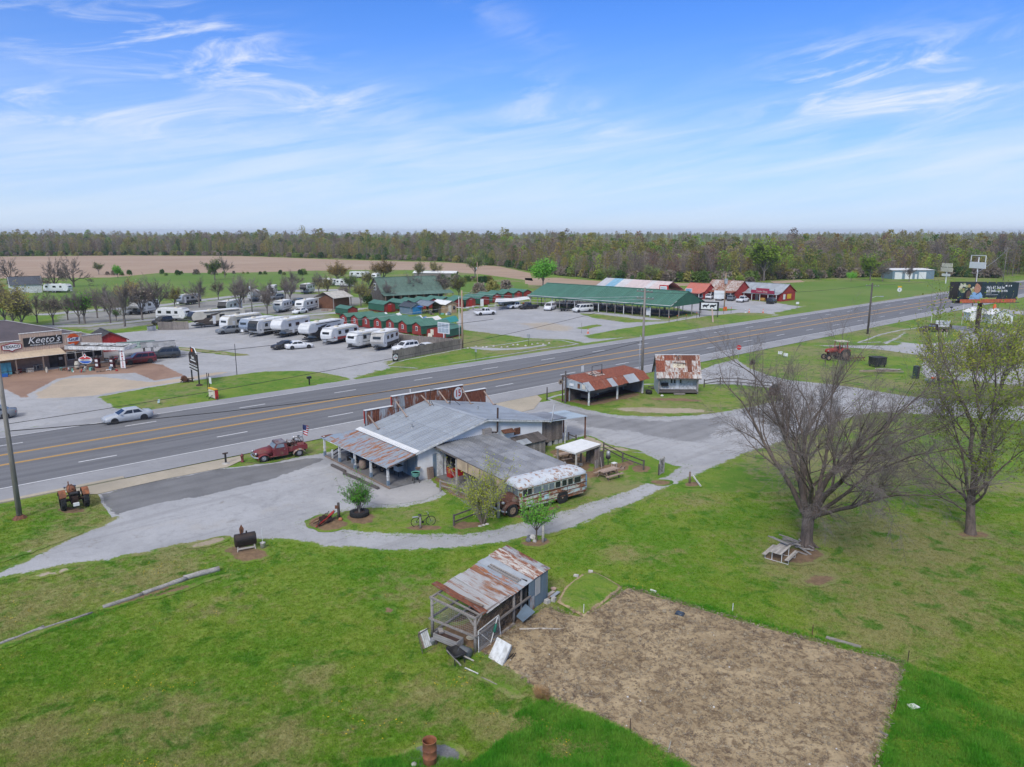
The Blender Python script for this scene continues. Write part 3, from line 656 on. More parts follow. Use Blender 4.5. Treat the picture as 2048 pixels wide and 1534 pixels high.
# ---------------------------------------------------------------- wheels and vehicles
_wm={}
def wheel(parent,x,y,r,w_,rim='rim',side=1,z=None):
 k=(r,w_,rim)
 if k not in _wm:
  a=MB().lathe([(r*.62,-w_/2),(r*.95,-w_/2),(r,-w_*.36),(r,w_*.36),(r*.95,w_/2),(r*.62,w_/2)],18,ax='y',cap=False).mesh('wheel',M['tyre'])
  b=MB().lathe([(r*.63,-w_*.4),(r*.63,w_*.30),(r*.5,w_*.42),(r*.25,w_*.34),(r*.12,w_*.46)],14,ax='y').mesh('rim',M[rim])
  _wm[k]=(a,b)
 a,b=_wm[k]
 o=ob('wheel',a,parent,None,(x,y,r if z is None else z),(0,0,0 if side>0 else PI));ob('rim',b,o);return o
def ring_sec(x,hw,zb,zt,tuck=.9):
 return[(x,-hw*tuck,zb),(x,-hw,zb+.12),(x,-hw,zb+(zt-zb)*.6),(x,-hw*.96,zt-.05),(x,-hw*.86,zt),(x,0,zt+.02),(x,hw*.86,zt),(x,hw*.96,zt-.05),(x,hw,zb+(zt-zb)*.6),(x,hw,zb+.12),(x,hw*tuck,zb)]
KIND={
 'sedan':dict(L=4.85,W=1.82,H=1.42,sec=[(-.5,.78,.35,.80),(-.485,.9,.24,.93),(-.38,.98,.2,.97),(-.1,1,.18,.95),(.2,1,.18,.93),(.36,.98,.2,.84),(.46,.93,.22,.74),(.492,.82,.26,.66),(.5,.7,.34,.56)],cab=((-.37,.23),(-.22,.06)),wh=(-.29,.31),r=.33),
 'suv':dict(L=4.75,W=1.9,H=1.72,sec=[(-.5,.88,.42,1.02),(-.49,.95,.3,1.1),(-.36,1,.26,1.1),(.18,1,.26,1.08),(.36,.98,.28,1.02),(.46,.94,.28,.92),(.49,.85,.32,.82),(.5,.75,.42,.66)],cab=((-.485,.24),(-.44,.08)),wh=(-.29,.31),r=.37),
 'van':dict(L=5.6,W=2.0,H=2.05,sec=[(-.5,.94,.42,1.2),(-.495,.97,.32,1.22),(.24,1,.28,1.2),(.40,.97,.3,1.08),(.47,.92,.3,.95),(.5,.8,.42,.75)],cab=((-.494,.33),(-.485,.2)),wh=(-.28,.33),r=.37),
 'pickup':dict(L=5.6,W=1.98,H=1.82,sec=[(-.5,.94,.5,1.05),(-.49,.98,.36,1.08),(-.1,1,.32,1.08),(.2,1,.32,1.1),(.38,.98,.34,1.06),(.46,.94,.34,.96),(.49,.85,.38,.86),(.5,.75,.46,.7)],cab=((-.09,.25),(-.06,.12)),wh=(-.31,.32),r=.40),
}
def car(name,kind,pm,xy,yaw,label,cat,group=None,L=None,H=None,rim='rim',glass='glass',bars=False):
 k=KIND[kind];L=L or k['L'];H=H or k['H'];Wd=k['W'];hw=Wd/2
 t=thing(name,xy,yaw,label,cat,group)
 MB().loft([ring_sec(x*L,hw*f,zb,zt)for x,f,zb,zt in k['sec']]).build('body',pm,t,True)
 zb=max(s[3]for s in k['sec'])-.06
 (b0,b1),(t0,t1)=k['cab'];b0*=L;b1*=L;t0*=L;t1*=L;wb=hw*.93;wt=hw*.74;zt=H-.05
 def R4(x0,x1,w_,z):return[(x0,-w_,z),(x1,-w_,z),(x1,w_,z),(x0,w_,z)]
 MB().loft([R4(b0,b1,wb,zb),R4(t0,t1,wt,zt),R4(t0+.12,t1-.12,wt*.8,H)]).build('cabin',pm,t)
 def P(fx,side,fz):
  x0=b0+(t0-b0)*fz;x1=b1+(t1-b1)*fz;return Vector((x0+(x1-x0)*fx,side*(wb+(wt-wb)*fz+.012),zb+(zt-zb)*fz))
 cuts={'sedan':[(.13,.47),(.51,.86)],'suv':[(.05,.30),(.34,.62),(.65,.90)],'van':[(.03,.25),(.28,.5),(.53,.74),(.77,.93)],'pickup':[(.08,.45),(.5,.88)]}[kind]
 for s in(-1,1):
  for a,b in cuts:
   q=[P(a,s,.16),P(b,s,.16),P(b,s,.88),P(a,s,.88)];n=Vector((0,s*.015,.004))
   MB().add([v for v in q]+[v-n*2 for v in q],[(0,1,2,3),(7,6,5,4),(0,4,5,1),(1,5,6,2),(2,6,7,3),(3,7,4,0)]).build('side_window',M[glass],t)
  for x in k['wh']:
   wheel(t,x*L,s*(hw-.09),k['r'],.21,rim,s)
   MB().lathe([(k['r']+.055,-.01),(k['r']+.055,.012)],16,(x*L,s*(hw*.995),k['r']+.02),'y').build('wheel_arch',M['black'],t)
  MB().box((L*.487,s*hw*.66,.2+k['sec'][-2][3]-.32),(.10,hw*.34,.13)).build('headlight',M['grey_metal'],t)
  MB().box((-L*.488,s*hw*.72,k['sec'][1][3]-.22),(.09,hw*.26,.2)).build('taillight',M['red'],t)
  MB().box((b1-.25,s*(hw+.05),zb+.12),(.12,.18,.13)).build('mirror',pm,t)
 def E(x_b,x_t,nm,sg):
  q=[(x_b+(x_t-x_b)*.12+sg*.014,-wb*.86,zb+(zt-zb)*.12),(x_b+(x_t-x_b)*.12+sg*.014,wb*.86,zb+(zt-zb)*.12),(x_b+(x_t-x_b)*.9+sg*.014,wt*.86,zb+(zt-zb)*.9),(x_b+(x_t-x_b)*.9+sg*.014,-wt*.86,zb+(zt-zb)*.9)]
  MB().add(q+[(a-sg*.03,b,c)for a,b,c in q],[(0,1,2,3),(7,6,5,4),(0,4,5,1),(1,5,6,2),(2,6,7,3),(3,7,4,0)]).build(nm,M[glass],t)
 E(b1,t1,'windscreen',1);E(b0,t0,'rear_window',-1)
 MB().box((L*.494,0,.50 if kind!='sedan' else .42),(.05,hw*1.5,.16)).build('bumper',M['black'],t)
 MB().box((-L*.497,0,.48),(.05,hw*1.6,.18)).build('bumper',M['black']if kind in('suv','van')else M['chrome']if kind=='pickup' else pm,t)
 if kind=='pickup':
  MB().box((-.295*L,0,1.06),(.37*L,hw*1.62,.07)).build('cargo_bed',M['interior'],t)
  MB().box((-.48*L,0,.9),(.05,hw*1.5,.42)).build('tailgate',pm,t)
 if bars:
  for s in(-1,1):MB().bar((t0+.3,s*wt*.85,H+.04),(t1-.3,s*wt*.85,H+.04),.04).build('roof_rail',M['black'],t)
 return t
# ---------------------------------------------------------------- caravans and motorhomes
def rv(xy,yaw,L,Wd,H,label,body,front='cap',capm=None,stripe=None,slide=True,group=None,fifth=False,cat='travel trailer',cover=None,lift=.62,name='travel_trailer',awn=True,stripe2=None,window='glass'):
 """local +x is the hitch end"""
 t=thing(name,xy,yaw,label,cat,group)
 hl=L/2;hw=Wd/2;capm=capm or body
 if fifth:
  prof=[(-hl,lift),(hl-2.6,lift),(hl-2.5,1.65),(hl-.55,1.6),(hl-.15,1.9),(hl,H-.95),(hl-.45,H-.25),(hl-1.0,H),(-hl+.15,H-.05),(-hl,H-.2)]
 elif front=='slant':
  prof=[(-hl,lift),(hl-.75,lift),(hl-.18,lift+.55),(hl,lift+.95),(hl-.25,H-.5),(hl-.75,H),(-hl+.25,H-.03),(-hl,H-.3)]
 elif front=='round':
  prof=[(-hl+.1,lift),(hl-.5,lift),(hl-.1,lift+.5),(hl,lift+1.1),(hl-.2,H-.55),(hl-.6,H-.15),(hl-1.1,H),(-hl+.9,H-.02),(-hl+.3,H-.25),(-hl,H-.8),(-hl,lift+.5)]
 else:
  prof=[(-hl,lift),(hl-.5,lift),(hl-.02,lift+.6),(hl,lift+.9),(hl-.12,H-.55),(hl-.4,H-.1),(hl-.7,H),(-hl,H-.04)]
 m=MB();n=len(prof)
 rings=[[(x,-hw*q,z if abs(q)>.97 else z)for x,z in prof]for q in(-1,1)]
 m.prism(prof,-hw,hw,'y');me=m.mesh('body',body)
 bm=bmesh.new();bm.from_mesh(me);bmesh.ops.bevel(bm,geom=[e for e in bm.edges],offset=.07,segments=2,affect='EDGES',clamp_overlap=True);bm.to_mesh(me);bm.free()
 ob('body',me,t)
 if capm is not body or front!='cap':
  pts=[p for p in prof if p[0]>hl-(2.4 if fifth else .9)and p[1]>(1.55 if fifth else lift+.2)]
  q=sorted(pts,key=lambda p:p[1])
  mm=MB()
  for a,b in zip(q,q[1:]):
   if b[1]-a[1]<.12:continue
   mm.add([(a[0]+.018,-hw*.93,a[1]),(a[0]+.018,hw*.93,a[1]),(b[0]+.018,hw*.93,b[1]),(b[0]+.018,-hw*.93,b[1]),(a[0]-.02,-hw*.93,a[1]),(a[0]-.02,hw*.93,a[1]),(b[0]-.02,hw*.93,b[1]),(b[0]-.02,-hw*.93,b[1])],[(0,1,2,3),(7,6,5,4),(0,4,5,1),(2,6,7,3)])
  mm.build('front_cap',capm,t)
  zc=lift+(H-lift)*.55
  MB().box((hl-.1,0,zc+.25),(.14,hw*1.15,.42),(0,-.12,0)).build('front_window',M[window],t)if not fifth else None
 MB().box((-.15,0,H+.012),(L*.86,Wd*.93,.05)).build('roof',M['white'],t)
 for x,sz in((L*.12,(.75,.65,.24)),(-L*.22,(.4,.4,.12)),(L*.3,(.4,.4,.1))):
  MB().box((x,0,H+.03+sz[2]/2),sz,None,(.85,.85)).build('roof_unit',M['cream']if sz[2]>.2 else M['white'],t)
 zt=H-.55;zw=(lift+H)/2+.28
 for s in(-1,1):
  y=s*(hw+.012)
  MB().box((-L*.06,y,lift+.12),(L*.8,.03,.2)).build('skirt',M['grey_metal']if not stripe else M['iron'],t)
  MB().box((-L*.04,y,lift+.62),(L*.86,.025,.07)).build('pinstripe',M['iron'],t)
  for x,w_ in((-L*.36,.9),(-L*.05,1.15),(L*.2,.8)):
   f=MB().box((x,y,zw),(w_,.04,.62)).build('window',M[window],t)
  if stripe:
   MB().prism([(-hl*.93,lift+.24),(hl*.55,lift+.24),(hl*.86,lift+.8),(-hl*.1,lift+.6),(-hl*.93,lift+.66)],y-.006,y+.006,'y').build('stripe',stripe,t)
  if stripe2:
   MB().prism([(hl*.94,lift+1.15),(hl*.6,lift+1.2),(hl*.3,zw+.45),(-hl*.1,zw+.75),(hl*.15,zw+.15),(hl*.45,lift+.5),(hl*.7,lift+.6)],y-.008,y+.008,'y').build('stripe',stripe2,t)
  for i in(-1,1):wheel(t,-L*.08+i*.45,s*(hw-.12),.34,.2,'rim',s)
  MB().box((-L*.08,s*(hw-.02),.62),(1.75,.06,.16)).build('fender',M['black'],t)
 MB().box((L*.33 if not fifth else L*.1,hw+.014,lift+.95),(.65,.04,1.75)).build('door',M['white'],t)
 MB().box((L*.33 if not fifth else L*.1,-hw-.014,lift+.6),(.6,.03,.5)).build('hatch',M['white'],t)
 if slide:MB().box((-L*.2,-hw-.3,lift+.95),(2.8,.62,1.55)).build('slide_out',body,t)
 if slide:MB().box((-L*.2,-hw-.62,zw),(1.5,.03,.5)).build('window',M[window],t)
 if awn:MB().tube([(-L*.38,hw+.09,H-.22),(L*.28,hw+.09,H-.22)],.08,8).build('awning',M['cream']if not stripe2 else M['black'],t)
 MB().box((0,0,lift-.07),(L*.88,Wd*.72,.2)).build('chassis',M['black'],t)
 if fifth:
  for s in(-1,1):MB().bar((hl-2.9,s*hw*.6,0),(hl-2.9,s*hw*.6,lift),.09).build('landing_leg',M['black'],t)
  MB().box((hl-1.2,0,1.4),(.3,.3,.45)).build('hitch',M['black'],t)
 else:
  m=MB();m.bar((hl-.9,-hw*.5,lift-.1),(hl+.95,0,.48),.09);m.bar((hl-.9,hw*.5,lift-.1),(hl+.95,0,.48),.09);m.build('hitch',M['black'],t)
  MB().bar((hl+.75,0,0),(hl+.75,0,.8),.07).build('jack',M['grey_metal'],t)
  MB().box((hl+.2,0,.78),(.38,.62,.46),None,(.8,.85)).build('tank_cover',cover or M['white'],t)
 for sx in(-1,):
  for s in(-1,1):MB().bar((-hl+.5,s*hw*.7,0),(-hl+.5,s*hw*.7,lift),.06).build('landing_leg',M['black'],t)
 MB().box((-hl-.02,0,lift+1.35),(.04,hw*.9,.6)).build('rear_window',M[window],t)
 return t
# ---------------------------------------------------------------- poles and wires
def pole(xy,h,label,r0=.16,r1=.11,arms=(),mat='pole_wood',name='utility_pole',trans=False,group=None,yaw=48,steel=False,cat='utility pole'):
 t=thing(name,xy,yaw,label,cat,group)
 MB().tube([(0,0,-.1),(0,0,h*.5),(0,0,h)],[r0,(r0+r1)/2,r1],9).build('pole',M[mat],t,True)
 for z,L,off in arms:
  MB().box((.12,off,z),(.1,L,.12)).build('crossarm',M['pole_wood'],t)
  for y in(-L*.45,-L*.2,L*.2,L*.45):MB().lathe([(.03,0),(.06,.06),(.05,.12),(.02,.16)],6,(.12,off+y,z+.06)).build('insulator',M['grey_metal'],t)
 if trans:MB().lathe([(.2,0),(.23,.05),(.23,.75),(.15,.85)],12,(0,.42,h-2.6)).build('transformer',M['grey_metal'],t,True)
 return t
def wire(a,b,sag,r=.014,mat='wire',label='dark overhead cable running beside the highway',n=14,group='overhead cables',name='overhead_cable'):
 a,b=Vector(a),Vector(b);pts=[]
 for i in range(n+1):
  f=i/n;p=a.lerp(b,f);p.z-=sag*4*f*(1-f);pts.append(p)
 o=MB().tube(pts,r,4).build(name,M[mat]);return tag(o,label,'cable',group)
# ================================================================ the roadhouse
RH=thing('roadhouse',(-7.68,57.68),50,'long white block roadhouse with grey metal gable roof, rusty false front and side porch','building')
BLK=M['white_block']
MB().prism([(0,0),(13.7,0),(13.7,2.72),(6.85,3.98),(0,2.42)],0,.2,'y').build('wall',BLK,RH,label='white painted gable wall')
MB().prism([(0,0),(13.7,0),(13.7,2.72),(6.85,3.98),(0,2.42)],8.9,9.1,'y').build('wall',M['greyblue'],RH)
MB().box((.1,4.55,1.2),(.2,8.68,2.4)).build('wall',M['greyblue'],RH);MB().box((13.6,4.55,1.33),(.2,8.68,2.66)).build('wall',BLK,RH)
zL,zR,xr,zr=2.50,2.84,6.85,4.14
lv=Vector((xr+.55,0,zr-zL));rv_=Vector((xr-14.25,0,zr-zR))
for(o,v)in(((-.55,-.5,zL),lv),((14.25,-.5,zR),rv_)):
 L=v.length
 panels(RH,o,(0,1,0),v,9.7,L*.53,11,M['galv'],ribs=3,h=.045,over=-.03)
 panels(RH,Vector(o)+v*.51,(0,1,0),v,9.7,L*.49,11,M['galv'],ribs=3,h=.045,lift=.02,over=-.03)
MB().prism([(xr-.28,zr-.01),(xr,zr+.06),(xr+.28,zr-.01),(xr,zr+.02)],-.52,9.2,'y').build('ridge_cap',M['galv'],RH)
for y in(-.46,):
 MB().bar((-.5,y,zL-.07),(xr,y,zr-.08),.04,.16).build('fascia',M['white_wood'],RH);MB().bar((14.2,y,zR-.07),(xr,y,zr-.08),.04,.16).build('fascia',M['white_wood'],RH)
for i in range(9):MB().bar((xr+.4+i*.85,-.42,zr-.16-(i*.85+.4)*.175),(xr+.4+i*.85,.05,zr-.16-(i*.85+.4)*.175),.06,.1).build('rafter_end',M['white_wood'],RH)
for x0,x1,z1 in((.3,3.15,4.13),(3.17,11.28,5.04),(11.3,14.15,4.3)):
 MB().box(((x0+x1)/2,9.24,(2.6+z1)/2),(x1-x0,.16,z1-2.6)).build('false_front',M['rust_dark'],RH)
 n=round((x1-x0)/.67)
 for i in range(n):
  w_=(x1-x0)/n;k=rnd.choice(['rust_half','rust_tin','rust_tin','rust_half','rust_tin']if x0<11 else['rust_tin'])
  panels(RH,(x0+w_*i,9.155,2.7),(1,0,0),(0,0,1),w_,z1-2.7-.03,1,M[k],'tin_panel',3,.02)
  if(z1-2.7)>1.6:MB().box((x0+w_*(i+.5),9.12,3.9),(w_,.03,.03)).build('lath',M['brown_wood'],RH)
 MB().box(((x0+x1)/2,9.24,z1+.03),(x1-x0+.1,.3,.06)).build('coping',M['white'],RH)
 MB().box((x0+.02,9.36,(2.9+z1)/2),(.12,.1,z1-2.9)).build('trim',M['red'],RH)
for x,zt,y0 in((.55,3.7,7.3),(3.5,4.55,7.25),(6.3,4.75,7.5),(8.35,4.85,7.6),(11.1,4.85,7.6),(13.9,4.1,7.5)):
 zb=4.16-abs(x-xr)*(.222 if x<xr else .176);MB().bar((x,9.1,zt),(x,y0,zb+.02),.09).build('brace',M['bench_wood'],RH)
 MB().box((x+.1,y0,zb+.03),(.5,.12,.05),(0,0,.2)).build('brace_foot',M['brown_wood'],RH)
MB().box((-1.48,5.3,.06),(2.9,11.4,.16)).build('porch_deck',M['deck'],RH)
MB().box((6.9,10.2,.06),(13.8,2.0,.16)).build('porch_deck',M['deck'],RH)
MB().bar((-2.96,-.4,.1),(-2.96,11,.1),.08,.14).build('deck_edge',M['brown_wood'],RH)
posts=[(-2.72,.26),(-2.76,2.93),(-2.8,5.6),(-2.85,8.3),(-2.95,11.0)]+[(x,11.05)for x in(0,3.4,6.8,10.2,13.6)]
for x,y in posts:
 p=MB().box((0,0,.95),(.15,.15,1.75)).build('porch_post',M['white_wood'],RH,loc=(x,y,.1))
 MB().box((0,0,.22),(.21,.21,.44),None,(.9,.9)).build('post_base',M['blue_wood'],p);MB().box((0,0,.8),(.2,.2,.04)).build('post_ring',M['white_wood'],p)
for y in(9.6,):MB().box((-2.9,y,.55),(.1,.1,.9)).build('rail_post',M['white_wood'],RH)
for z in(.4,.75):MB().bar((-2.9,9.7,z),(-1.1,11.05,z),.05,.09).build('rail',M['dark_wood'],RH);MB().bar((-1.1,11.05,z),(0,11.05,z),.05,.09).build('rail',M['dark_wood'],RH)
pv=Vector((2.85,0,.62))
panels(RH,(-3.2,-.42,1.86),(0,1,0),pv,9.8,pv.length,15,M['porch_tin'],ribs=3,h=.02,jit=.03)
MB().slab((-.62,-.46,2.52),(-.1,-.46,2.66),(-.1,9.45,2.66),(-.62,9.45,2.52),.02).build('flashing',M['white'],RH)
MB().bar((-3.15,-.4,1.80),(-.3,-.4,2.42),.04,.12).build('fascia',M['dark_wood'],RH);MB().bar((-3.1,-.4,1.8),(-3.1,11.2,1.78),.08,.1).build('porch_beam',M['white_wood'],RH)
MB().slab((-.35,9.38,2.42),(-3.2,9.38,1.87),(-3.22,11.35,1.83),(-.35,11.4,1.88),.02).build('roof_panel',M['porch_tin'],RH)
MB().slab((-2.2,10.75,2.03),(-3.1,10.75,1.9),(-3.1,11.37,1.885),(-2.2,11.38,1.92),.01).build('roof_panel',M['rust_tin'],RH)
fv=Vector((0,-2.1,.52));panels(RH,(-.35,11.4,1.88),(1,0,0),fv,14.5,fv.length,20,M['porch_tin'],ribs=3,h=.02)
BT=rusty('pale_blue_tin',(.45,.53,.58),.05,1,.5,.3,orand=.2)
cv=Vector((-1.35,0,.42));panels(RH,(15.45,3.1,2.42),(0,1,0),cv,8.6,cv.length,11,BT,ribs=3,h=.02)
cv=Vector((-5.4,0,.3));panels(RH,(19.65,-.15,2.3),(0,1,0),cv,3.25,cv.length,4,BT,ribs=3,h=.02)
for x,y in((19.5,.05),(19.4,3.0),(16.78,3.4)):MB().box((x,y,1.13),(.11,.11,2.3)).build('canopy_post',M['rust'],RH)
MB().bar((16.78,-.1,2.3),(16.78,.1,0),.1).build('canopy_post',M['white_wood'],RH)
boards(RH,(13.76,.34,.48),(1,0,0),(0,0,1),2.9,2.1,14,M['barn_wood'],name='wall_board',jit=.03)
boards(RH,(16.68,.4,.48),(0,1,0),(0,0,1),2.8,2.0,13,M['barn_wood'],name='wall_board',jit=.03)
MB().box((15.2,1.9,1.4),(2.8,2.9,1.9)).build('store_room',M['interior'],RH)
MB().slab((13.7,.1,2.72),(17.0,.1,2.55),(17.0,3.3,2.55),(13.7,3.3,2.72),.05).build('roof_panel',M['galv_dark'],RH)
for x in(14.2,15.1,15.9,16.5):MB().box((x,.5,.24),(.4,.3,.46)).build('block',M['concrete'],RH)
boards(RH,(10.0,-1.2,0),(1,0,0),(0,0,1),3.0,1.4,12,M['old_wood'],name='closet_board',jit=.04)
boards(RH,(9.98,-.05,0),(0,-1,0),(0,0,1),1.15,1.6,6,M['old_wood'],name='closet_board',jit=.04)
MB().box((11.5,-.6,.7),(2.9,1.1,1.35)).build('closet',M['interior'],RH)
boards(RH,(9.8,-1.4,1.38),(1,0,0),(0,1.5,.5),3.4,1.52,9,M['dark_wood'],name='closet_roof_board')
panels(RH,(9.9,-1.42,1.43),(1,0,0),(0,1.5,.5),1.3,.8,2,M['galv'],ribs=3)
cL,cR,y0,y1,zt,zb=1.45,7.85,.0,-9.4,2.72,2.16
v=Vector((0,y0-y1,zt-zb));panels(RH,(cL,y1,zb),(1,0,0),v,cR-cL,v.length*.52,8,M['galv_dark'],ribs=4,h=.045,name='carport_panel',over=-.03);panels(RH,Vector((cL,y1,zb))+v*.5,(1,0,0),v,cR-cL,v.length*.5,8,M['galv_dark'],ribs=4,h=.045,lift=.02,name='carport_panel',over=-.03)
MB().bar((cL+.05,y0,zt-.1),(cL+.05,y1,zb-.1),.06,.16).build('carport_beam',M['dark_wood'],RH);MB().bar((cR-.05,y0,zt-.1),(cR-.05,y1,zb-.1),.06,.16).build('carport_beam',M['dark_wood'],RH)
MB().bar((cL,y1+.06,zb-.1),(cR,y1+.06,zb-.1),.06,.16).build('carport_beam',M['brown_wood'],RH)
for x in(cL+.1,cR-.1):
 for y in(-9.2,-6.2,-3.2):MB().box((x,y,(zb+.1)/2),(.12,.12,zb+.1)).build('carport_post',M['pale_wood'],RH)
MB().slab((cL+.02,-3.4,2.42),(cL+.02,-9.3,2.08),(cL-.02,-9.3,1.35),(cL-.02,-3.4,1.6),.03).build('side_panel',M['tan_ply'],RH)
for y in(-4.9,-6.4,-7.9):MB().bar((cL-.04,y,2.35),(cL-.04,y,1.4),.04).build('lath',M['brown_wood'],RH)
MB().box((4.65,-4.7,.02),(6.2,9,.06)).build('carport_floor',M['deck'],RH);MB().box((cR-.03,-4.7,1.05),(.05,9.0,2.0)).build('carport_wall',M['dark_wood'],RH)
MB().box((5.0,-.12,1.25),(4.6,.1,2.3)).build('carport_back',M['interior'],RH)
d=bx('door',(1.62,-.06,1.0),(.42,.08,2.0),M['blue_wood'],RH);bx('door',(2.05,-.12,.98),(.6,.06,1.9),M['white_wood'],RH)
boards(RH,(-.06,1.6,.14),(0,-1,0),(0,0,1),1.5,2.1,5,M['blue_wood'],name='door_board')
for y in(3.4,5.4,7.4):f=bx('window',(-.03,y,1.35),(.06,1.1,1.0),M['white_wood'],RH);bx('pane',(-.03,0,0),(.04,.95,.85),M['glass'],f)
for x in(2.,5.2,8.4,11.6):f=bx('window',(x,9.13,1.35),(1.2,.06,1.0),M['white_wood'],RH);bx('pane',(0,.03,0),(1.05,.04,.85),M['glass'],f)
MB().tube([(6.9,.1,2.8),(8.0,-.3,2.75),(8.1,-.3,2.8),(8.15,-.3,4.95)],.085,8).build('stove_pipe',M['rust_dark'],RH)
MB().tube([(14.4,-.3,2.5),(14.45,-.5,2.7),(14.75,-.5,4.35)],.075,8).build('stove_pipe',M['grey_metal'],RH,True)
bx('vent_box',(7.0,-.22,2.85),(.8,.35,.75),M['old_wood'],RH);MB().slab((8.7,-.5,2.55),(10.0,-.6,2.5),(10.,-.05,2.75),(8.7,-.05,2.78),.03).build('awning',M['rust'],RH);bx('plaque',(10.6,-.05,2.35),(.7,.05,.6),M['rust'],RH)
for x,y,z in((2.3,4.5,3.12),(9.4,4.2,3.70)):MB().lathe([(.13,0),(.1,.06),(.06,.09),(.06,.3),(.09,.32),(.09,.42)],10,(x,y,z)).build('roof_vent',M['grey_metal'],RH)
def roadhouse_xy(x,y):a=R(50);return(-7.68+math.sin(a)*x-math.cos(a)*y,57.68+math.cos(a)*x+math.sin(a)*y)
t=thing('roof_sign',roadhouse_xy(8.25,6.9),50,'round white sign with red numerals on an iron frame standing on the roadhouse roof','sign',z=3.82)
m=MB()
for a,b in(((-.55,-.5,-.05),(.1,0,1.5)),((.9,-.4,-.12),(.1,0,.7)),((.1,.5,0),(.1,0,1.5)),((-1.9,.9,.2),(-1.9,.6,1.75)),((-1.9,.6,1.75),(.1,0,1.5)),((-1.95,-.4,-.1),(-1.9,.6,.6))):m.tube([a,b],.025,5)
m.build('frame',M['iron'],t)
f=MB().lathe([(.60,-.03),(.60,.03)],28,ax='y').build('disc',M['white'],t,loc=(.75,-.06,1.12),rot=(0,0,R(15)))
MB().lathe([(.615,-.02),(.615,.02),(.57,.02),(.57,-.02)],28,ax='y',cap=False).build('rim',M['iron'],f)
text('numeral','15',.92,M['red'],f,(0,-.035,-.02),(PI/2,0,0),bold=.02)
t=thing('roof_aerial',roadhouse_xy(5.6,9.9),50,'white mast with a rusty television aerial behind the false front','aerial',z=2.2)
MB().tube([(0,0,-2.2),(0,0,3.1)],.045,6).build('mast',M['white'],t)
m=MB();m.bar((0,0,2.8),(-1.1,.1,2.65),.03)
for k in range(5):m.bar((-.2-k*.2,-.3,2.78-k*.02),(-.2-k*.2,.35,2.72-k*.02),.02)
m.build('aerial',M['rust'],t)
t=thing('antique_stove',roadhouse_xy(-.75,1.9),50,'pale blue enamel stove standing on the roadhouse porch by the blue door','stove',z=.14)
bx('body',(0,0,.62),(.5,.7,.45),M['greyblue'],t);bx('top',(0,0,.87),(.56,.76,.05),M['iron'],t);bx('splashback',(.25,0,1.05),(.05,.7,.3),M['greyblue'],t)
for x in(-.2,.2):
 for y in(-.3,.3):MB().bar((x,y,.4),(x*1.1,y*1.1,0),.05).build('leg',M['iron'],t)
t=thing('wooden_barrel',roadhouse_xy(-2.25,5.25),50,'brown wooden barrel standing on the porch deck','barrel',z=.14)
MB().lathe([(.24,0),(.32,.2),(.34,.4),(.32,.6),(.25,.8)],16).build('staves',M['brown_wood'],t,True)
for z in(.12,.3,.5,.68):MB().lathe([(.345-abs(z-.4)*.22,z-.025),(.345-abs(z-.4)*.22,z+.025)],16).build('hoop',M['iron'],t)
t=thing('iron_bench',roadhouse_xy(-2.0,7.6),-40,'black iron bench on the porch facing the parking area','bench',z=.14)
bx('seat',(0,0,.42),(1.4,.42,.05),M['iron'],t);bx('backrest',(0,-.22,.72),(1.4,.05,.5),M['iron'],t)
for x in(-.62,.62):bx('leg',(x,0,.21),(.06,.4,.42),M['iron'],t);bx('armrest',(x,0,.62),(.06,.42,.05),M['iron'],t)
t=thing('porch_cart',roadhouse_xy(-1.1,4.1),50,'dark wooden cart with odds and ends under the porch roof','cart',z=.14)
bx('box',(0,0,.5),(.7,1.2,.3),M['dark_wood'],t);[wheel(t,x,y,.26,.06,'rim_rust',s)for x in(-.3,.3)for y,s in((.64,1),(-.64,-1))]
t=thing('hand_pump',roadhouse_xy(-2.86,5.6),50,'small blue hand pump fixed beside a porch post','pump',z=.9)
bx('body',(-.12,0,0),(.2,.2,.35),M['blue_wood'],t);MB().bar((-.12,0,.2),(-.4,.1,.38),.04).build('handle',M['blue_wood'],t)
t=thing('tub_planter',roadhouse_xy(-.5,-.35),50,'round teal wash tub on black legs at the corner of the white wall','planter')
MB().lathe([(.20,.55),(.32,.6),(.36,.9),(.38,.92),(.33,.92),(.30,.66)],18).build('tub',M['teal_pot'],t,True);MB().lathe([(.02,.84),(.32,.84)],14).build('soil',M['rust_dark'],t)
for k in range(4):a=k*PI/2+.5;MB().bar((.2*math.cos(a),.2*math.sin(a),.6),(.34*math.cos(a),.34*math.sin(a),0),.04).build('leg',M['iron'],t)
tag(bx('bowl',(*roadhouse_xy(-.15,-.18),1.12),(.3,.3,.14),M['brown_wood'],None,taper=(1.3,1.3)),'small brown bowl standing on the rim of the teal wash tub','bowl')
t=thing('leaning_crate',roadhouse_xy(1.0,-.28),50,'brown wooden crate leaning against the white block wall','crate')
for k in range(3):bx('board',(-.22+k*.2,0,.5),(.18,.1,1.0),M['brown_wood'],t,rot=(-.12,0,.04*k))
t=thing('tool_cabinet',roadhouse_xy(2.9,-1.1),50,'red steel tool cabinet just inside the open carport','cabinet')
bx('body',(0,0,.5),(1.3,.6,.86),M['red_tool'],t);bx('worktop',(0,0,.95),(1.36,.66,.05),M['iron'],t)
for k in range(4):bx('drawer',(-.3,-.31,.2+k*.19),(.6,.03,.16),M['red'],t)
for x in(-.55,.55):MB().lathe([(.06,-.03),(.06,.03)],8,(x,0,.06),'y').build('castor',M['tyre'],t)
t=thing('engine_box',roadhouse_xy(2.9,-1.1),50,'black machine box with a white label on top of the red tool cabinet','machine',z=.98)
bx('case',(0,0,.17),(.6,.45,.34),M['black'],t);bx('label',(-.1,-.235,.16),(.22,.02,.12),M['white'],t)
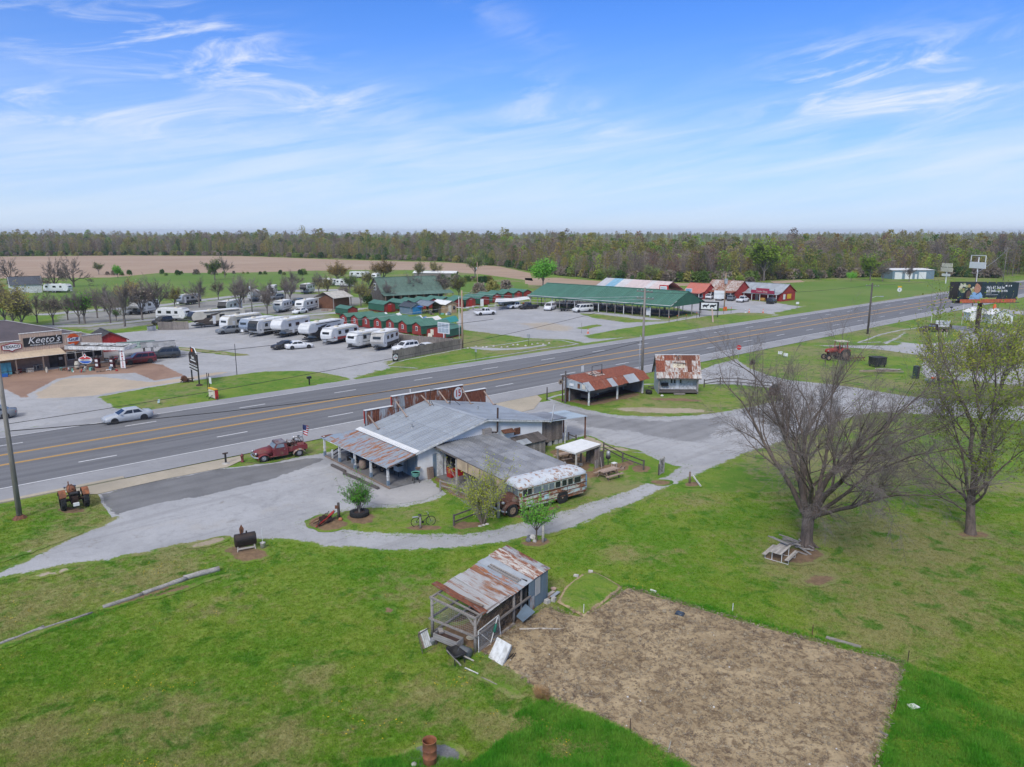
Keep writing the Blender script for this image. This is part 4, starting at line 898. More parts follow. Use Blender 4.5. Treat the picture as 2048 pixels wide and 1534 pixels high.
for(a,b),lb in zip((((-3.72,8.15),(-3.68,5.75)),((-3.98,5.4),(-3.76,3.05)),((-3.8,2.8),(-3.66,.2))),('dark timber wheel stop by the porch, the one nearest the highway','dark timber wheel stop by the porch, between two others','dark timber wheel stop by the porch, the one nearest the wagon-tyre shrub')):
 t=thing('wheel_stop',roadhouse_xy(*a),0,lb,'wheel stop','timber wheel stops along the porch');A=Vector(roadhouse_xy(*a));B=Vector(roadhouse_xy(*b));t.rotation_euler=(0,0,0);d=B-A
 MB().bar((0,0,.1),(d.x,d.y,.1),.22,.2).build('timber',M['dark_wood'],t)
 for f in(.15,.85):MB().lathe([(.03,0),(.03,.03)],6,(d.x*f,d.y*f,.2)).build('spike',M['rust'],t)
# ================================================================ old bus
hd=234.4;hv=Vector((math.sin(R(hd)),math.cos(R(hd))));lf=Vector((-hv.y,hv.x))
mid=(Vector((-.02,49.83))+Vector((3.72,52.51)))/2-lf*.92
B=thing('old_bus',mid,hd,'derelict school bus in flaking pale blue paint with a rusted snout','bus')
def bring(x,hw,z0,z1):return[(x,-hw,z0),(x,-hw,z0+.5),(x,-hw*.985,z1),(x,hw*.985,z1),(x,hw,z0+.5),(x,hw,z0)]
secs=[(-4.85,.62),(-4.78,.82),(-4.6,.97),(-4.3,1.04),(-3.9,1.06),(1.15,1.06),(1.45,1.02),(1.55,.98)]
MB().loft([bring(x,h,.42,1.93)for x,h in secs]).build('body',M['bus'],B)
def rring(x,hw,zc):return[(x,-hw*1.005,1.90),(x,-hw*1.01,1.97),(x,-hw*.93,1.97+(zc-1.97)*.45),(x,-hw*.7,1.97+(zc-1.97)*.8),(x,-hw*.35,1.97+(zc-1.97)*.97),(x,0,zc),(x,hw*.35,1.97+(zc-1.97)*.97),(x,hw*.7,1.97+(zc-1.97)*.8),(x,hw*.93,1.97+(zc-1.97)*.45),(x,hw*1.01,1.97),(x,hw*1.005,1.90)]
MB().loft([rring(x,h,z)for x,h,z in[(-4.86,.64,1.99),(-4.8,.84,2.10),(-4.62,.98,2.24),(-4.3,1.05,2.34),(-3.9,1.07,2.39),(1.0,1.07,2.39),(1.4,1.05,2.34),(1.64,1.0,2.2),(1.74,.92,2.02)]]).build('roof',M['bus_roof'],B,True)
BG=rusty('bus_window_post',(.40,.47,.40),.25,3,.7,0)
for s in(-1,1):
 for i,(a,b)in enumerate([(1.42,.60),(.42,-.27),(-.43,-.88),(-1.0,-1.46),(-1.6,-2.06),(-2.23,-2.67),(-2.81,-3.27),(-3.42,-4.05)]):
  f=bx('window',((a+b)/2,s*1.052,1.62),(a-b+.07,.045,.54),BG,B);bx('pane',(0,s*.014,.0),(a-b-.02,.03,.44),M['glass']if i in(0,4,5,6,7)else M['glass_pale'],f)
  if i==0:bx('mullion',(0,s*.025,0),(.05,.03,.44),BG,f)
 for z in(.62,.98,1.30):bx('rub_rail',(-1.6,s*1.07,z),(6.1,.04,.055),M['rust'],B)
 bx('drip_rail',(-1.4,s*1.075,1.94),(6.4,.05,.05),rusty('bus_drip_rail',(.5,.45,.35),.5,3),B)
 for x in(.5,-.9,-2.75):bx('panel_seam',(x,s*1.064,.9),(.03,.02,.85),M['rust_dark'],B)
 for x in(2.3,-2.3):wheel(B,x,s*.965,.47,.26,'rim_rust',s)
 MB().lathe([(.55,-.02),(.55,.02)],18,(-2.3,s*1.055,.52),'y').build('wheel_arch',M['iron'],B)
 m=MB();n=9;ri=[]
 for k in range(n):
  a=PI*1.08*k/(n-1)-.08;x=2.25+.68*math.cos(PI-a)*1.05;z=.46+.62*math.sin(a)
  ri.append([(x,s*.62,z-.02),(x,s*.98,z-.05),(x,s*1.03,z-.12),(x,s*.98,z-.16),(x,s*.62,z-.12)])
 m.loft(ri).build('mudguard',M['bus_hood'],B,True)
 MB().lathe([(.02,.12),(.10,.11),(.125,.02),(.09,-.12),(.02,-.16)],12,(2.78,s*.55,1.0),'x').build('headlight',M['chrome'],B,True)
 MB().slab((1.6,s*.75,.55),(2.0,s*.75,.55),(2.0,s*1.0,.5),(1.6,s*1.0,.5),.05).build('running_board',M['rust'],B)
 f=bx('windscreen',(1.58,s*.44,1.62),(.06,.78,.56),BG,B,rot=(0,-.1,s*-.06));bx('pane',(.025,0,0),(.04,.68,.46),M['glass_pale'],f)
def hring(x,hw,z0,z1):return[(x,-hw,z0),(x,-hw,z1-.3),(x,-hw*.82,z1-.1),(x,-hw*.4,z1),(x,hw*.4,z1),(x,hw*.82,z1-.1),(x,hw,z1-.3),(x,hw,z0)]
MB().loft([hring(1.5,.78,.55,1.40),hring(2.0,.72,.55,1.36),hring(2.5,.60,.55,1.28),hring(2.78,.48,.6,1.16),hring(2.86,.36,.65,1.02)]).build('bonnet',M['bus_hood'],B,True)
for z in(.72,.8,.88,.96):bx('grille_bar',(2.86,0,z),(.05,.6,.03),M['rust_dark'],B)
MB().tube([(2.78,-1.0,.48),(3.0,-.8,.48),(3.05,0,.48),(3.0,.8,.48),(2.78,1.0,.48)],.075,6).build('bumper',M['galv'],B)
MB().tube([(-4.6,-.95,.5),(-4.95,-.6,.5),(-5.0,0,.5),(-4.95,.6,.5),(-4.6,.95,.5)],.07,6).build('bumper',M['rust'],B)
bx('rear_door',(-4.86,0,1.15),(.07,.8,1.35),simple('bus_blue',(.05,.16,.34),.7,0,.3,2,(.5,.55,.6)),B);bx('rear_window',(-4.9,0,1.62),(.05,.55,.35),M['glass'],B)
for s in(-1,1):bx('rear_panel',(-4.76,s*.72,1.25),(.08,.36,1.1),simple('bus_blue_panel',(.06,.19,.40),.7,0,.3,2,(.45,.5,.55)),B,rot=(0,0,s*.6))
bx('chassis',(-1.0,0,.4),(7.2,1.4,.2),M['iron'],B);bx('emblem',(-.75,1.085,.9),(.42,.01,.36),simple('bus_emblem',(.50,.66,.70),.8,0,.3,6),B)
# ================================================================ old pickup trucks
def old_truck(name,xy,yaw,label,pm,bed='pick',rimn='rim',group=None,Ls=1.):
 t=thing(name,xy,yaw,label,'truck',group)
 def rg(x,hw,z0,z1):return[(x,-hw,z0),(x,-hw,z1-.25),(x,-hw*.8,z1-.06),(x,0,z1),(x,hw*.8,z1-.06),(x,hw,z1-.25),(x,hw,z0)]
 MB().loft([rg(.55,.72,.5,1.12),rg(1.2,.68,.5,1.08),rg(1.8,.58,.5,1.0),rg(2.05,.45,.55,.88)]).build('bonnet',pm,t,True)
 MB().loft([[(x,-h,.42),(x,-h,1.05),(x,h,1.05),(x,h,.42)]for x,h in((-.75,.82),(.6,.82))]).build('cab',pm,t)
 cb=[[(-.72,-.78,1.04),(.48,-.78,1.04),(.48,.78,1.04),(-.72,.78,1.04)],[(-.66,-.66,1.48),(.2,-.66,1.48),(.2,.66,1.48),(-.66,.66,1.48)]]
 MB().loft([[(a,b,c)for a,b,c in r_]for r_ in cb]).build('cab_top',pm,t)
 MB().loft([[(-.7,-.68,1.46),(.26,-.68,1.46),(.26,.68,1.46),(-.7,.68,1.46)],[(-.62,-.6,1.58),(.16,-.6,1.58),(.16,.6,1.58),(-.62,.6,1.58)],[(-.5,-.4,1.64),(0,-.4,1.64),(0,.4,1.64),(-.5,.4,1.64)]]).build('roof',simple('grey_cab_roof',(.20,.20,.23),.6,0,.4,2,(.13,.07,.07))if bed=='pick' else pm,t,True)
 for s in(-1,1):
  q=[(-.45,s*.765,1.12),(.34,s*.765,1.12),(.14,s*.69,1.42),(-.42,s*.69,1.42)];n=Vector((0,s*.03,.01))
  MB().add([Vector(a)+n for a in q]+[Vector(a)-n for a in q],[(0,1,2,3),(7,6,5,4),(0,4,5,1),(1,5,6,2),(2,6,7,3),(3,7,4,0)]).build('side_window',M['glass_pale'],t)
  bx('door',(-.08,s*.826,.78),(.95,.025,.62),pm,t);bx('door_handle',(-.42,s*.85,.95),(.12,.03,.03),M['chrome'],t)
  for x,side in((1.42,1),(-1.75,-1)):
   m=MB();ri=[]
   for k in range(9):
    a=PI*k/8;xx=x-.52*math.cos(a)*1.05;z=.36+.42*math.sin(a)
    ri.append([(xx,s*.56,z),(xx,s*.88,z-.03),(xx,s*.93,z-.1),(xx,s*.88,z-.14),(xx,s*.56,z-.1)])
   m.loft(ri).build('mudguard',pm if side>0 else(rusty('primer_mudguard',(.55,.52,.48),.4,3)if bed=='pick' else pm),t,True)
   wheel(t,x,s*.74,.36,.2,rimn,s)
  MB().lathe([(.02,.1),(.1,.08),(.11,0),(.09,-.08)],10,(2.02,s*.58,.82),'x').build('headlight',M['chrome'],t,True)
  MB().slab((-.7,s*.6,.46),(.95,s*.6,.46),(.95,s*.92,.43),(-.7,s*.92,.43),.04).build('running_board',pm,t)
 q=[(.46,-.66,1.1),(.46,.66,1.1),(.24,.58,1.42),(.24,-.58,1.42)];MB().add([Vector(a)+Vector((.03,0,.01))for a in q]+[Vector(a)-Vector((.03,0,0))for a in q],[(0,1,2,3),(7,6,5,4),(0,4,5,1),(1,5,6,2),(2,6,7,3),(3,7,4,0)]).build('windscreen',M['glass_pale'],t)
 for z in(.62,.7,.78):bx('grille_bar',(2.05,0,z),(.06,.75,.04),M['chrome'],t)
 MB().tube([(1.9,-.88,.5),(2.18,-.6,.5),(2.22,0,.5),(2.18,.6,.5),(1.9,.88,.5)],.06,6).build('bumper',M['chrome']if bed=='pick' else pm,t)
 bx('chassis',(-.4,0,.42),(4.2,.7,.14),M['iron'],t)
 if bed=='pick':
  for s in(-1,1):bx('bed_side',(-1.68,s*.68,.82),(1.75,.06,.45),pm,t)
  bx('bed_floor',(-1.68,0,.62),(1.75,1.35,.06),M['dark_wood'],t);bx('bed_front',(-.83,0,.84),(.05,1.36,.5),pm,t);bx('tailgate',(-2.55,0,.8),(.05,1.36,.42),pm,t)
 else:
  bx('flat_bed',(-2.2,0,.78),(3.0,1.9,.12),M['dark_wood'],t)
  for x in(-.85,-3.6):bx('stake',(x,0,1.2),(.07,1.8,.8),M['dark_wood'],t)
  for s in(-1,1):wheel(t,-2.7,s*.74,.36,.2,rimn,s)
 return t
ph=236
old_truck('old_pickup',(-21.25,63.95),ph,'rusty maroon vintage pickup loaded with scrap iron beside the highway',M['truck_red'],rimn='rim')
def on(root_xy,yaw,x,y):
 a=R(yaw);return(root_xy[0]+math.sin(a)*x-math.cos(a)*y,root_xy[1]+math.cos(a)*x+math.sin(a)*y)
def bike(xy,yaw,label,mat,z=0.,rot=None,sc_=1.,group=None):
 t=thing('bicycle',xy,yaw,label,'bicycle',group,z)
 for x in(-.52,.52):
  w_=MB();pts=[(x+.33*math.cos(k*PI/9),0,.34+.33*math.sin(k*PI/9))for k in range(19)];w_.tube(pts,.024,5,False);o=w_.build('wheel',M['tyre'],t)
  sp=MB();[sp.bar((x,0,.34),(x+.31*math.cos(k*PI/6),0,.34+.31*math.sin(k*PI/6)),.006)for k in range(12)];sp.build('spokes',M['grey_metal'],o)
 m=MB()
 for a,b in(((-.52,0,.34),(-.05,0,.32)),((-.05,0,.32),(-.2,0,.8)),((-.2,0,.8),(-.52,0,.34)),((-.2,0,.74),(.36,0,.78)),((-.05,0,.32),(.37,0,.7)),((.52,0,.34),(.34,0,.86))):m.tube([a,b],.022,6)
 m.build('frame',M[mat],t);MB().tube([(.25,-.28,.95),(.36,-.1,.92),(.34,0,.88),(.36,.1,.92),(.25,.28,.95)],.018,5).build('handlebar',M['chrome'],t)
 bx('saddle',(-.24,0,.86),(.26,.16,.06),M['black'],t,taper=(.7,.6));bx('rack',(-.55,0,.72),(.4,.16,.03),M['grey_metal'],t)
 MB().lathe([(.09,-.02),(.09,.02)],10,(-.05,-.05,.32),'y').build('crank',M['iron'],t)
 if rot:t.rotation_euler=rot
 t.scale=(sc_,)*3;return t
bike(on((-21.25,63.95),ph,-1.25,.1),ph+8,'rusty bicycle lying on the scrap in the bed of the maroon pickup','rust',z=.72)
bike(on((-21.25,63.95),ph,-1.9,-.25),ph-30,'second rusty bicycle piled at the tail of the maroon pickup','rust_dark',z=.78)
for k,(x,y,z,lb)in enumerate(((-1.3,-.3,.66,'tangle of rusted iron rods in the pickup bed behind the cab'),(-2.1,.25,.66,'red rusted drum lying at the tail end of the pickup bed'))):
 t=thing('scrap_bundle' if k==0 else 'rusty_drum',on((-21.25,63.95),ph,x,y),ph+20,lb,'scrap',z=z)
 if k==0:
  for i in range(12):a=rnd.uniform(0,PI);MB().tube([(-.45*math.cos(a),-.4*math.sin(a),rnd.uniform(0,.3)),(.1,0,rnd.uniform(.1,.5)),(.5*math.cos(a),.4*math.sin(a),rnd.uniform(.2,.75))],.018,5).build('rod',M['rust_dark'],t)
 else:
  MB().lathe([(.2,-.3),(.22,-.28),(.22,.28),(.2,.3)],12,(0,0,.3),'x').build('drum',M['truck_red'],t);MB().lathe([(.23,-.02),(.23,.02)],12,(0,0,.3),'x').build('hoop',M['rust'],t)
t=thing('flag',on((-21.25,63.95),ph,-2.5,-.5),48,'small national flag of red and white stripes on a pole behind the maroon pickup','flag')
MB().tube([(0,0,0),(.1,0,2.7)],.018,5).build('staff',M['grey_metal'],t)
FW,FH=.72,.9
def flagpt(u,v):return(.1+.05*math.sin(v*3)+u*.62*(.6+.4*v),.09*math.sin(u*5+v*2),2.6-FH*(1-v)-u*.24)
for i in range(9):
 m=MB();v0,v1=i/9,(i+1)/9;u0=.0
 for k in range(6):a,b=k/6,(k+1)/6;m.quad(flagpt(a,v0),flagpt(b,v0),flagpt(b,v1),flagpt(a,v1))
 m.build('stripe',M['red']if i%2==0 else M['white'],t)
m=MB()
for k in range(4):
 for j in range(4):a,b,c,d=k*.13,(k+1)*.13,.45+j*.137,.45+(j+1)*.137;m.add([tuple(Vector(flagpt(*q))+Vector((0,s*.012,0)))for s in(-1,1)for q in((a,c),(b,c),(b,d),(a,d))],[(0,1,2,3),(7,6,5,4)])
m.build('canton',simple('flag_blue',(.03,.045,.14),.8),t)
t=thing('iron_post',G(452,928),48,'dark T-headed iron post standing on a mound at the apron edge','post');MB().tube([(0,0,0),(0,0,.95)],.09,8).build('stem',M['iron'],t);bx('head',(0,0,.98),(.45,.14,.1),M['rust_dark'],t);MB().lathe([(.4,0),(.3,.1),(.1,.16)],10).build('footing',M['stone'],t)
t=thing('fire_hydrant',G(485,924),48,'old rusty red hydrant on the grass in front of the maroon pickup','hydrant');MB().lathe([(.16,0),(.16,.06),(.11,.08),(.11,.5),(.15,.52),(.14,.62),(.06,.7),(.03,.78)],12).build('barrel',M['truck_red'],t,True)
for s in(-1,1):MB().lathe([(.05,0),(.06,s*.14)],8,(0,s*.09,.42),'y').build('nozzle',M['rust'],t)
# ================================================================ tractors
def tractor(xy,yaw,label,pm,rimn,sc_=1.,cabin=False,grp=None):
 t=thing('tractor',xy,yaw,label,'tractor',grp);t.scale=(sc_,)*3
 for s in(-1,1):
  m=MB();m.lathe([(.36,-.15),(.58,-.16),(.62,-.10),(.62,.10),(.58,.16),(.36,.15)],22,ax='y',cap=False);o=m.build('rear_wheel',M['tyre'],t,loc=(-.55,s*.66,.62),rot=(0,.35*s,0))
  lug=MB()
  for k in range(22):
   a=2*PI*k/22;lug.box((.63*math.cos(a),.07*(1 if k%2 else -1),.63*math.sin(a)),(.05,.15,.05),(0,-a,0))
  lug.build('tread',M['tyre'],o);MB().lathe([(.37,-.03),(.37,.03),(.24,.08),(.1,.03)],14,ax='y').build('rim',M[rimn],o)
  wheel(t,1.15,s*.48,.3,.14,rimn,s)
  m=MB();ri=[]
  for k in range(8):
   a=PI*(.12+.68*k/7);xx=-.55-.72*math.cos(a)*-1;z=.62+.72*math.sin(a)
   ri.append([(xx,s*.46,z-.01),(xx,s*.84,z-.01),(xx,s*.86,z-.08),(xx,s*.46,z-.04)])
  m.loft(ri).build('mudguard',pm,t)
  MB().tube([(1.15,0,.45),(1.15,s*.45,.32)],.05,6).build('axle',M['iron'],t)
 def rg(x,hw,z0,z1):return[(x,-hw,z0),(x,-hw,z1-.16),(x,-hw*.6,z1),(x,hw*.6,z1),(x,hw,z1-.16),(x,hw,z0)]
 MB().loft([rg(.0,.24,.85,1.22),rg(.5,.25,.82,1.24),rg(1.1,.22,.8,1.18),rg(1.28,.17,.82,1.1)]).build('bonnet',pm,t,True)
 bx('engine',(.55,0,.68),(1.0,.3,.42),M['rust_dark'],t);bx('gearbox',(-.35,0,.62),(.9,.42,.5),M['rust_dark'],t);MB().tube([(-.55,-.6,.62),(-.55,.6,.62)],.1,8).build('axle',M['rust_dark'],t)
 bx('seat',(-.55,0,1.02),(.4,.42,.08),M['iron'],t,taper=(1.1,1.1));MB().bar((-.5,0,.8),(-.55,0,1.0),.06).build('seat_post',M['iron'],t)
 MB().tube([(-.22+.19*math.cos(k*PI/6)*.4,.19*math.sin(k*PI/6),1.28+.19*math.cos(k*PI/6))for k in range(13)],.018,5,False).build('steering_wheel',M['iron'],t);MB().bar((.05,0,1.1),(-.22,0,1.28),.035).build('steering_column',M['iron'],t)
 MB().tube([(.75,.1,1.15),(.75,.1,1.5)],.035,6).build('exhaust',M['rust'],t);bx('drawbar',(-1.15,0,.38),(.5,.3,.1),M['iron'],t);bx('hitch_plate',(-1.35,0,.5),(.14,.34,.2),M['white'],t)
 for s in(-1,1):MB().lathe([(.07,0),(.08,.1)],8,(1.1,s*.3,1.0),'x').build('headlight',M['chrome'],t)
 if cabin:
  for x in(.0,-.9):
   for s in(-1,1):MB().bar((x,s*.45,.9),(x,s*.42,1.95),.06).build('cab_post',pm,t)
  bx('cab_roof',(-.45,0,1.98),(1.15,1.05,.08),M['cream'],t)
 return t
tractor((-32.75,52.0),-38,'rusty orange tractor parked on the grass corner beside the leaning utility pole',M['tractor'],'rim',1.12)
pole(G(40,1037),13.5,'tall weathered utility pole rising out of frame beside the orange tractor',.19,.12,yaw=48)
tag(MB().tube([(*G(40,1037),0),(*G(40,1037),.25)],[.5,.25],10).build('soil_mound',M['rust']),'low ring of reddish soil heaped at the foot of the tall utility pole','soil mound')
# ================================================================ oil tank, bucket, logs
t=thing('oil_tank',G(492,1098),62,'black oval oil tank lying on white legs at the edge of the gravel','tank')
n=20;ring_=[(.36*math.cos(2*PI*k/n),.72+.36*math.sin(2*PI*k/n)*(1.05 if math.sin(2*PI*k/n)>0 else 1.0)-(0 if math.sin(2*PI*k/n)>0 else .12))for k in range(n)]
MB().loft([[(x,a*s_,.68+(b-.68)*s_)for a,b in ring_]for x,s_ in((-.66,.8),(-.62,1),(.62,1),(.66,.8))]).build('shell',simple('black_tank',(.014,.013,.014),.5,.2,.4,2,(.05,.032,.028)),t)
for x in(-.5,.5):
 for s in(-1,1):MB().bar((x,s*.25,.35),(x*1.1,s*.34,0),.06).build('leg',M['pale_wood'],t)
MB().bar((-.5,-.3,.2),(.5,-.3,.2),.05,.1).build('rail',M['pale_wood'],t)
MB().lathe([(.05,0),(.05,.16)],8,(.1,0,1.08)).build('filler_cap',M['iron'],t)
t=thing('saw_blade',on(G(492,1098),62,-.2,0),62,'rusty leaf-shaped iron ornament standing on top of the black oil tank','ornament',z=1.1);MB().prism([(-.1,0),(.12,.05),(.16,.3),(.02,.62),(-.12,.35)],-.02,.02,'y').build('blade',M['rust'],t);MB().bar((0,0,-.05),(0,0,.3),.04).build('stem',M['iron'],t)
t=thing('bucket',G(526,1096),30,'white bucket with a rusty side and a thin white rod by the oil tank','bucket');MB().lathe([(.15,0),(.17,.36),(.18,.38),(.15,.38),(.14,.05)],16).build('pail',rusty('white_pail',(.62,.6,.57),.3,3),t,True);MB().tube([(0,0,.1),(0,0,1.35)],.015,5).build('rod',M['white'],t)
lg=[((440,1141),(368,1160),.17,'silver grey log at the far end of the lawn edging, nearest the oil tank'),((372,1160),(286,1190),.14,'grey log second from the oil tank along the lawn edging'),((285,1191),(207,1217),.12,'long split grey rail lying between the two logs and the thin rails'),((186,1227),(75,1262),.07,'thin grey rail in the lawn edging left of the long split rail'),((90,1255),(-20,1297),.08,'thin grey rail of the lawn edging running out of frame')]
for a,b,r_,lb in lg:
 A,B_=Vector((*G(*a),r_*.7)),Vector((*G(*b),r_*.7));pts=[A.lerp(B_,k/6)+Vector((rnd.uniform(-.03,.03),rnd.uniform(-.03,.03),rnd.uniform(-.01,.02)))for k in range(7)]
 o=MB().tube(pts,[r_*rnd.uniform(.85,1.08)for _ in pts],9).build('log',M['log'],None,True);tag(o,lb,'log','logs edging the lawn')
# ================================================================ objects on the grass in front of the roadhouse
t=thing('scrap_heap',G(655,1045),40,'heap of rusty plough iron and red painted bars beside a post','scrap heap')
for i in range(26):
 a=rnd.uniform(-.5,.7);x,y=rnd.uniform(-.9,.6),rnd.uniform(-.35,.4);L=rnd.uniform(.5,1.1)
 MB().tube([(x-L*.5*math.cos(a),y-L*.5*math.sin(a),rnd.uniform(.04,.2)),(x,y,rnd.uniform(.15,.4)),(x+L*.5*math.cos(a),y+L*.5*math.sin(a),rnd.uniform(.1,.62))],.03,5).build('iron_bar',M[rnd.choice(['rust_dark','rust','rust_dark','iron'])],t)
for i in range(4):MB().tube([(-1.2+i*.12,-.3+i*.1,.1),(.5+i*.1,-.1+i*.12,.62)],.028,6).build('red_bar',M['red_tool'],t)
for i in range(5):MB().lathe([(.02,0),(.22,.05),(.24,.06),(.02,.03)],12,(0,0,0)).build('disc_blade',M['rust_dark'],t,loc=(rnd.uniform(-.7,.5),rnd.uniform(-.2,.3),.3),rot=(rnd.uniform(.5,1.4),rnd.uniform(-.5,.5),0))
def fpost(name,xy,h,lb,mat='old_wood',r_=.09,cat='post',grp=None,lean=(0,0)):
 o=MB().tube([(0,0,-.05),(lean[0]*.5,lean[1]*.5,h*.5),(lean[0],lean[1],h)],[r_,r_*.95,r_*.85],8).build(name,M[mat],None,True,loc=(*xy,0));return tag(o,lb,cat,grp)
fpost('wooden_post',G(678,1036),1.15,'dark weathered post standing between the scrap heap and the tyre planter','dark_wood',.11)
tag(MB().lathe([(.02,0),(.14,.03),(.17,.1),(.1,.2),(.02,.22)],10).build('clay_pot',simple('terracotta',(.42,.16,.08),.8),None,True,loc=(*G(681,1041),0)),'small orange clay pot at the foot of the dark post','pot')
tag(MB().slab((0,0,0),(.25,0,0),(.25,.02,.25),(0,.02,.25),.02).build('wooden_plaque',M['rust'],None,loc=(G(675,1036)[0]-.12,G(675,1036)[1]-.14,.75)),'little brown plaque nailed to the dark post above the scrap','plaque')
t=thing('tyre_planter',G(719,1031),0,'big black lugged tyre laid flat as a planter round the shrub','planter')
m=MB();m.lathe([(.38,.06),(.40,.30),(.50,.36),(.64,.33),(.68,.22),(.66,.08),(.5,0)],26,cap=False);m.build('tyre',M['tyre'],t,True)
lug=MB();[lug.box((.66*math.cos(a),.66*math.sin(a),.2),(.07,.06,.3),(.3,0,a))for a in[k*2*PI/26 for k in range(26)]];lug.build('tread',M['tyre'],t);MB().lathe([(.01,.26),(.4,.24)],16).build('soil',M['rust_dark'],t)
bike(G(847,1052),75,'old black bicycle standing against a short post on the grass','iron')
fpost('wooden_post',G(841,1057),.85,'short grey post holding up the black bicycle','old_wood',.07)
def rail_fence(pts,hs,lb,rails=(.35,.8),mat='dark_wood',grp=None,pr=.075,name='rail_fence'):
 t=thing(name,pts[0],0,lb,'fence',grp);t.rotation_euler=(0,0,0);o=Vector(pts[0]);q=[Vector(p)-o for p in pts]
 for p in q:MB().tube([(p.x,p.y,-.05),(p.x,p.y,hs)],pr,8).build('post',M[mat],t)
 for a,b in zip(q,q[1:]):
  for z in rails:MB().bar((a.x,a.y,z+rnd.uniform(-.03,.03)),(b.x,b.y,z+rnd.uniform(-.04,.04)),.05,.1).build('rail',M[mat],t)
 return t
rail_fence([G(908,1052),G(962,1030)],.85,'short two-rail dark fence beside the yellow-green bush',rails=(.3,.75))
rail_fence([G(881,983),G(915,992),G(955,1012)],.95,'grey rail fence with sagging rails between carport and bush',mat='old_wood',rails=(.5,.85))
fpost('wooden_post',G(997,1036),1.25,'pale grey post standing in front of the bus bonnet','pale_wood',.12)
fpost('wooden_post',G(1086,1085),1.35,'pale post beside the young tree below the gravel path','pale_wood',.095)
for k,(u,v,s_)in enumerate(((1056,1083,.2),(1064,1078,.22),(1068,1085,.15),(1058,1076,.16),(1092,1082,.18))):
 o=MB().lathe([(s_*.5,0),(s_,s_*.4),(s_*.8,s_*1.2),(s_*.2,s_*1.6)],7).build('rock',M['stone']if k in(1,2)else simple('blue_grey_rock',(.16,.17,.19),.8,0,.4,6),None,loc=(*G(u,v),-.02),rot=(.3*k,.2,k));tag(o,'rock piled round the foot of the young tree and its post','rock','rocks round the young tree')
for k in range(3):o=MB().lathe([(.1,0),(.16,.06),(.05,.12)],6).build('rock',M['stone'],None,loc=(*G(960+k*7,1053-k*2),-.02),rot=(0,0,k));tag(o,'pale stone at the foot of the yellow-green bush','rock','stones under the bush')
def picnic(xy,yaw,lb,L=1.9,mat='bench_wood',grp='picnic tables by the roadhouse'):
 t=thing('picnic_table',xy,yaw,lb,'picnic table',grp)
 boards(t,(-L/2,-.38,.72),(0,1,0),(1,0,0),.76,L,5,M[mat],.04,'table_board')
 for s in(-1,1):
  boards(t,(-L/2,s*.72-.14,.42),(0,1,0),(1,0,0),.28,L,2,M[mat],.04,'bench_board')
  for x in(-L*.33,L*.33):MB().bar((x,s*.28,.7),(x,s*.66,0),.05,.1).build('leg',M['brown_wood'],t)
 for x in(-L*.33,L*.33):MB().bar((x,-.8,.38),(x,.8,.38),.05,.1).build('brace',M['brown_wood'],t)
 return t
picnic(G(1217,955),52,'weathered picnic table standing in the open on the grass behind the bus')
picnic(G(1133,921),60,'weathered picnic table partly hidden under the edge of the white-roofed shelter')
t=thing('shelter',(7.3,62.6),52,'open shelter with a flat white roof over a fire place','shelter')
c=[Vector((*G(u,v,z),z))-Vector((7.3,62.6,0))for u,v,z in((1163,877.5,2.1),(1202.5,888,1.95),(1152,906,1.75),(1111.5,893.5,1.95))]
iv=Matrix.Rotation(-(PI/2-R(52)),3,'Z');c=[iv@q for q in c]
MB().slab(*c,.06).build('roof',M['white'],t)
MB().bar(c[2]-Vector((0,0,.08)),c[1]-Vector((0,0,.08)),.06,.16).build('beam',M['pale_wood'],t);MB().bar(c[3]-Vector((0,0,.08)),c[2]-Vector((0,0,.08)),.06,.12).build('beam',M['white_wood'],t)
cm=sum(c,Vector())/4
for i,q in enumerate(c):
 p=q.lerp(cm,.09);MB().box((p.x,p.y,(p.z-.06)/2),(.12,.12,p.z-.06)).build('post',M['pale_wood']if i==2 else M['old_wood'],t)
a,b=c[1].lerp(cm,.08),c[0].lerp(cm,.08)
boards(t,(a.x,a.y,0),b-a,(0,0,1),(b-a).length*.75,1.75,8,M['barn_wood'],.03,'back_board')
a2=c[1].lerp(cm,.08);b2=c[2].lerp(cm,.5)
boards(t,(a2.x,a2.y,0),Vector((b2.x-a2.x,b2.y-a2.y,0))*.25,(0,0,1),.5,1.6,3,M['barn_wood'],.03,'side_board')
for k in range(9):MB().tube([(cm.x+.2+rnd.uniform(-.35,.35),cm.y+rnd.uniform(-.3,.3),.06+k*.02),(cm.x+.2+rnd.uniform(-.35,.35),cm.y+rnd.uniform(-.3,.3),.1+k*.02)],.05,6).build('firewood',M['pale_wood'],t)
tag(MB().lathe([(.05,0),(.2,.05),(.24,.25),(.2,.42),(.08,.48)],14).build('hanging_kettle',M['rust_dark'],None,True,loc=(*G(1149,917,1.1),1.1)),'round dark kettle hanging under the near edge of the white-roofed shelter','kettle')
for u,v,h,w_,lb,mt in((1203,934,1.45,.5,'dark upright plank screen at the right side of the shelter','dark_wood'),(1193,937,.75,.4,'small grey board leaning by the shelter post','old_wood')):
 t=thing('plank_screen',G(u,v),52,lb,'screen');[bx('board',((k-1)*w_*.34,0,h/2),(w_*.32,.04,h*rnd.uniform(.92,1.05)),M[mt],t,rot=(-.06,0,0))for k in range(3)]
t=thing('broom',G(1204,939),52,'pale broom handle leaning beside the dark plank screen','broom');MB().bar((0,0,0),(-.1,.12,1.1),.03).build('handle',M['pale_wood'],t);bx('head',(0,0,.05),(.25,.06,.1),M['brown_wood'],t)
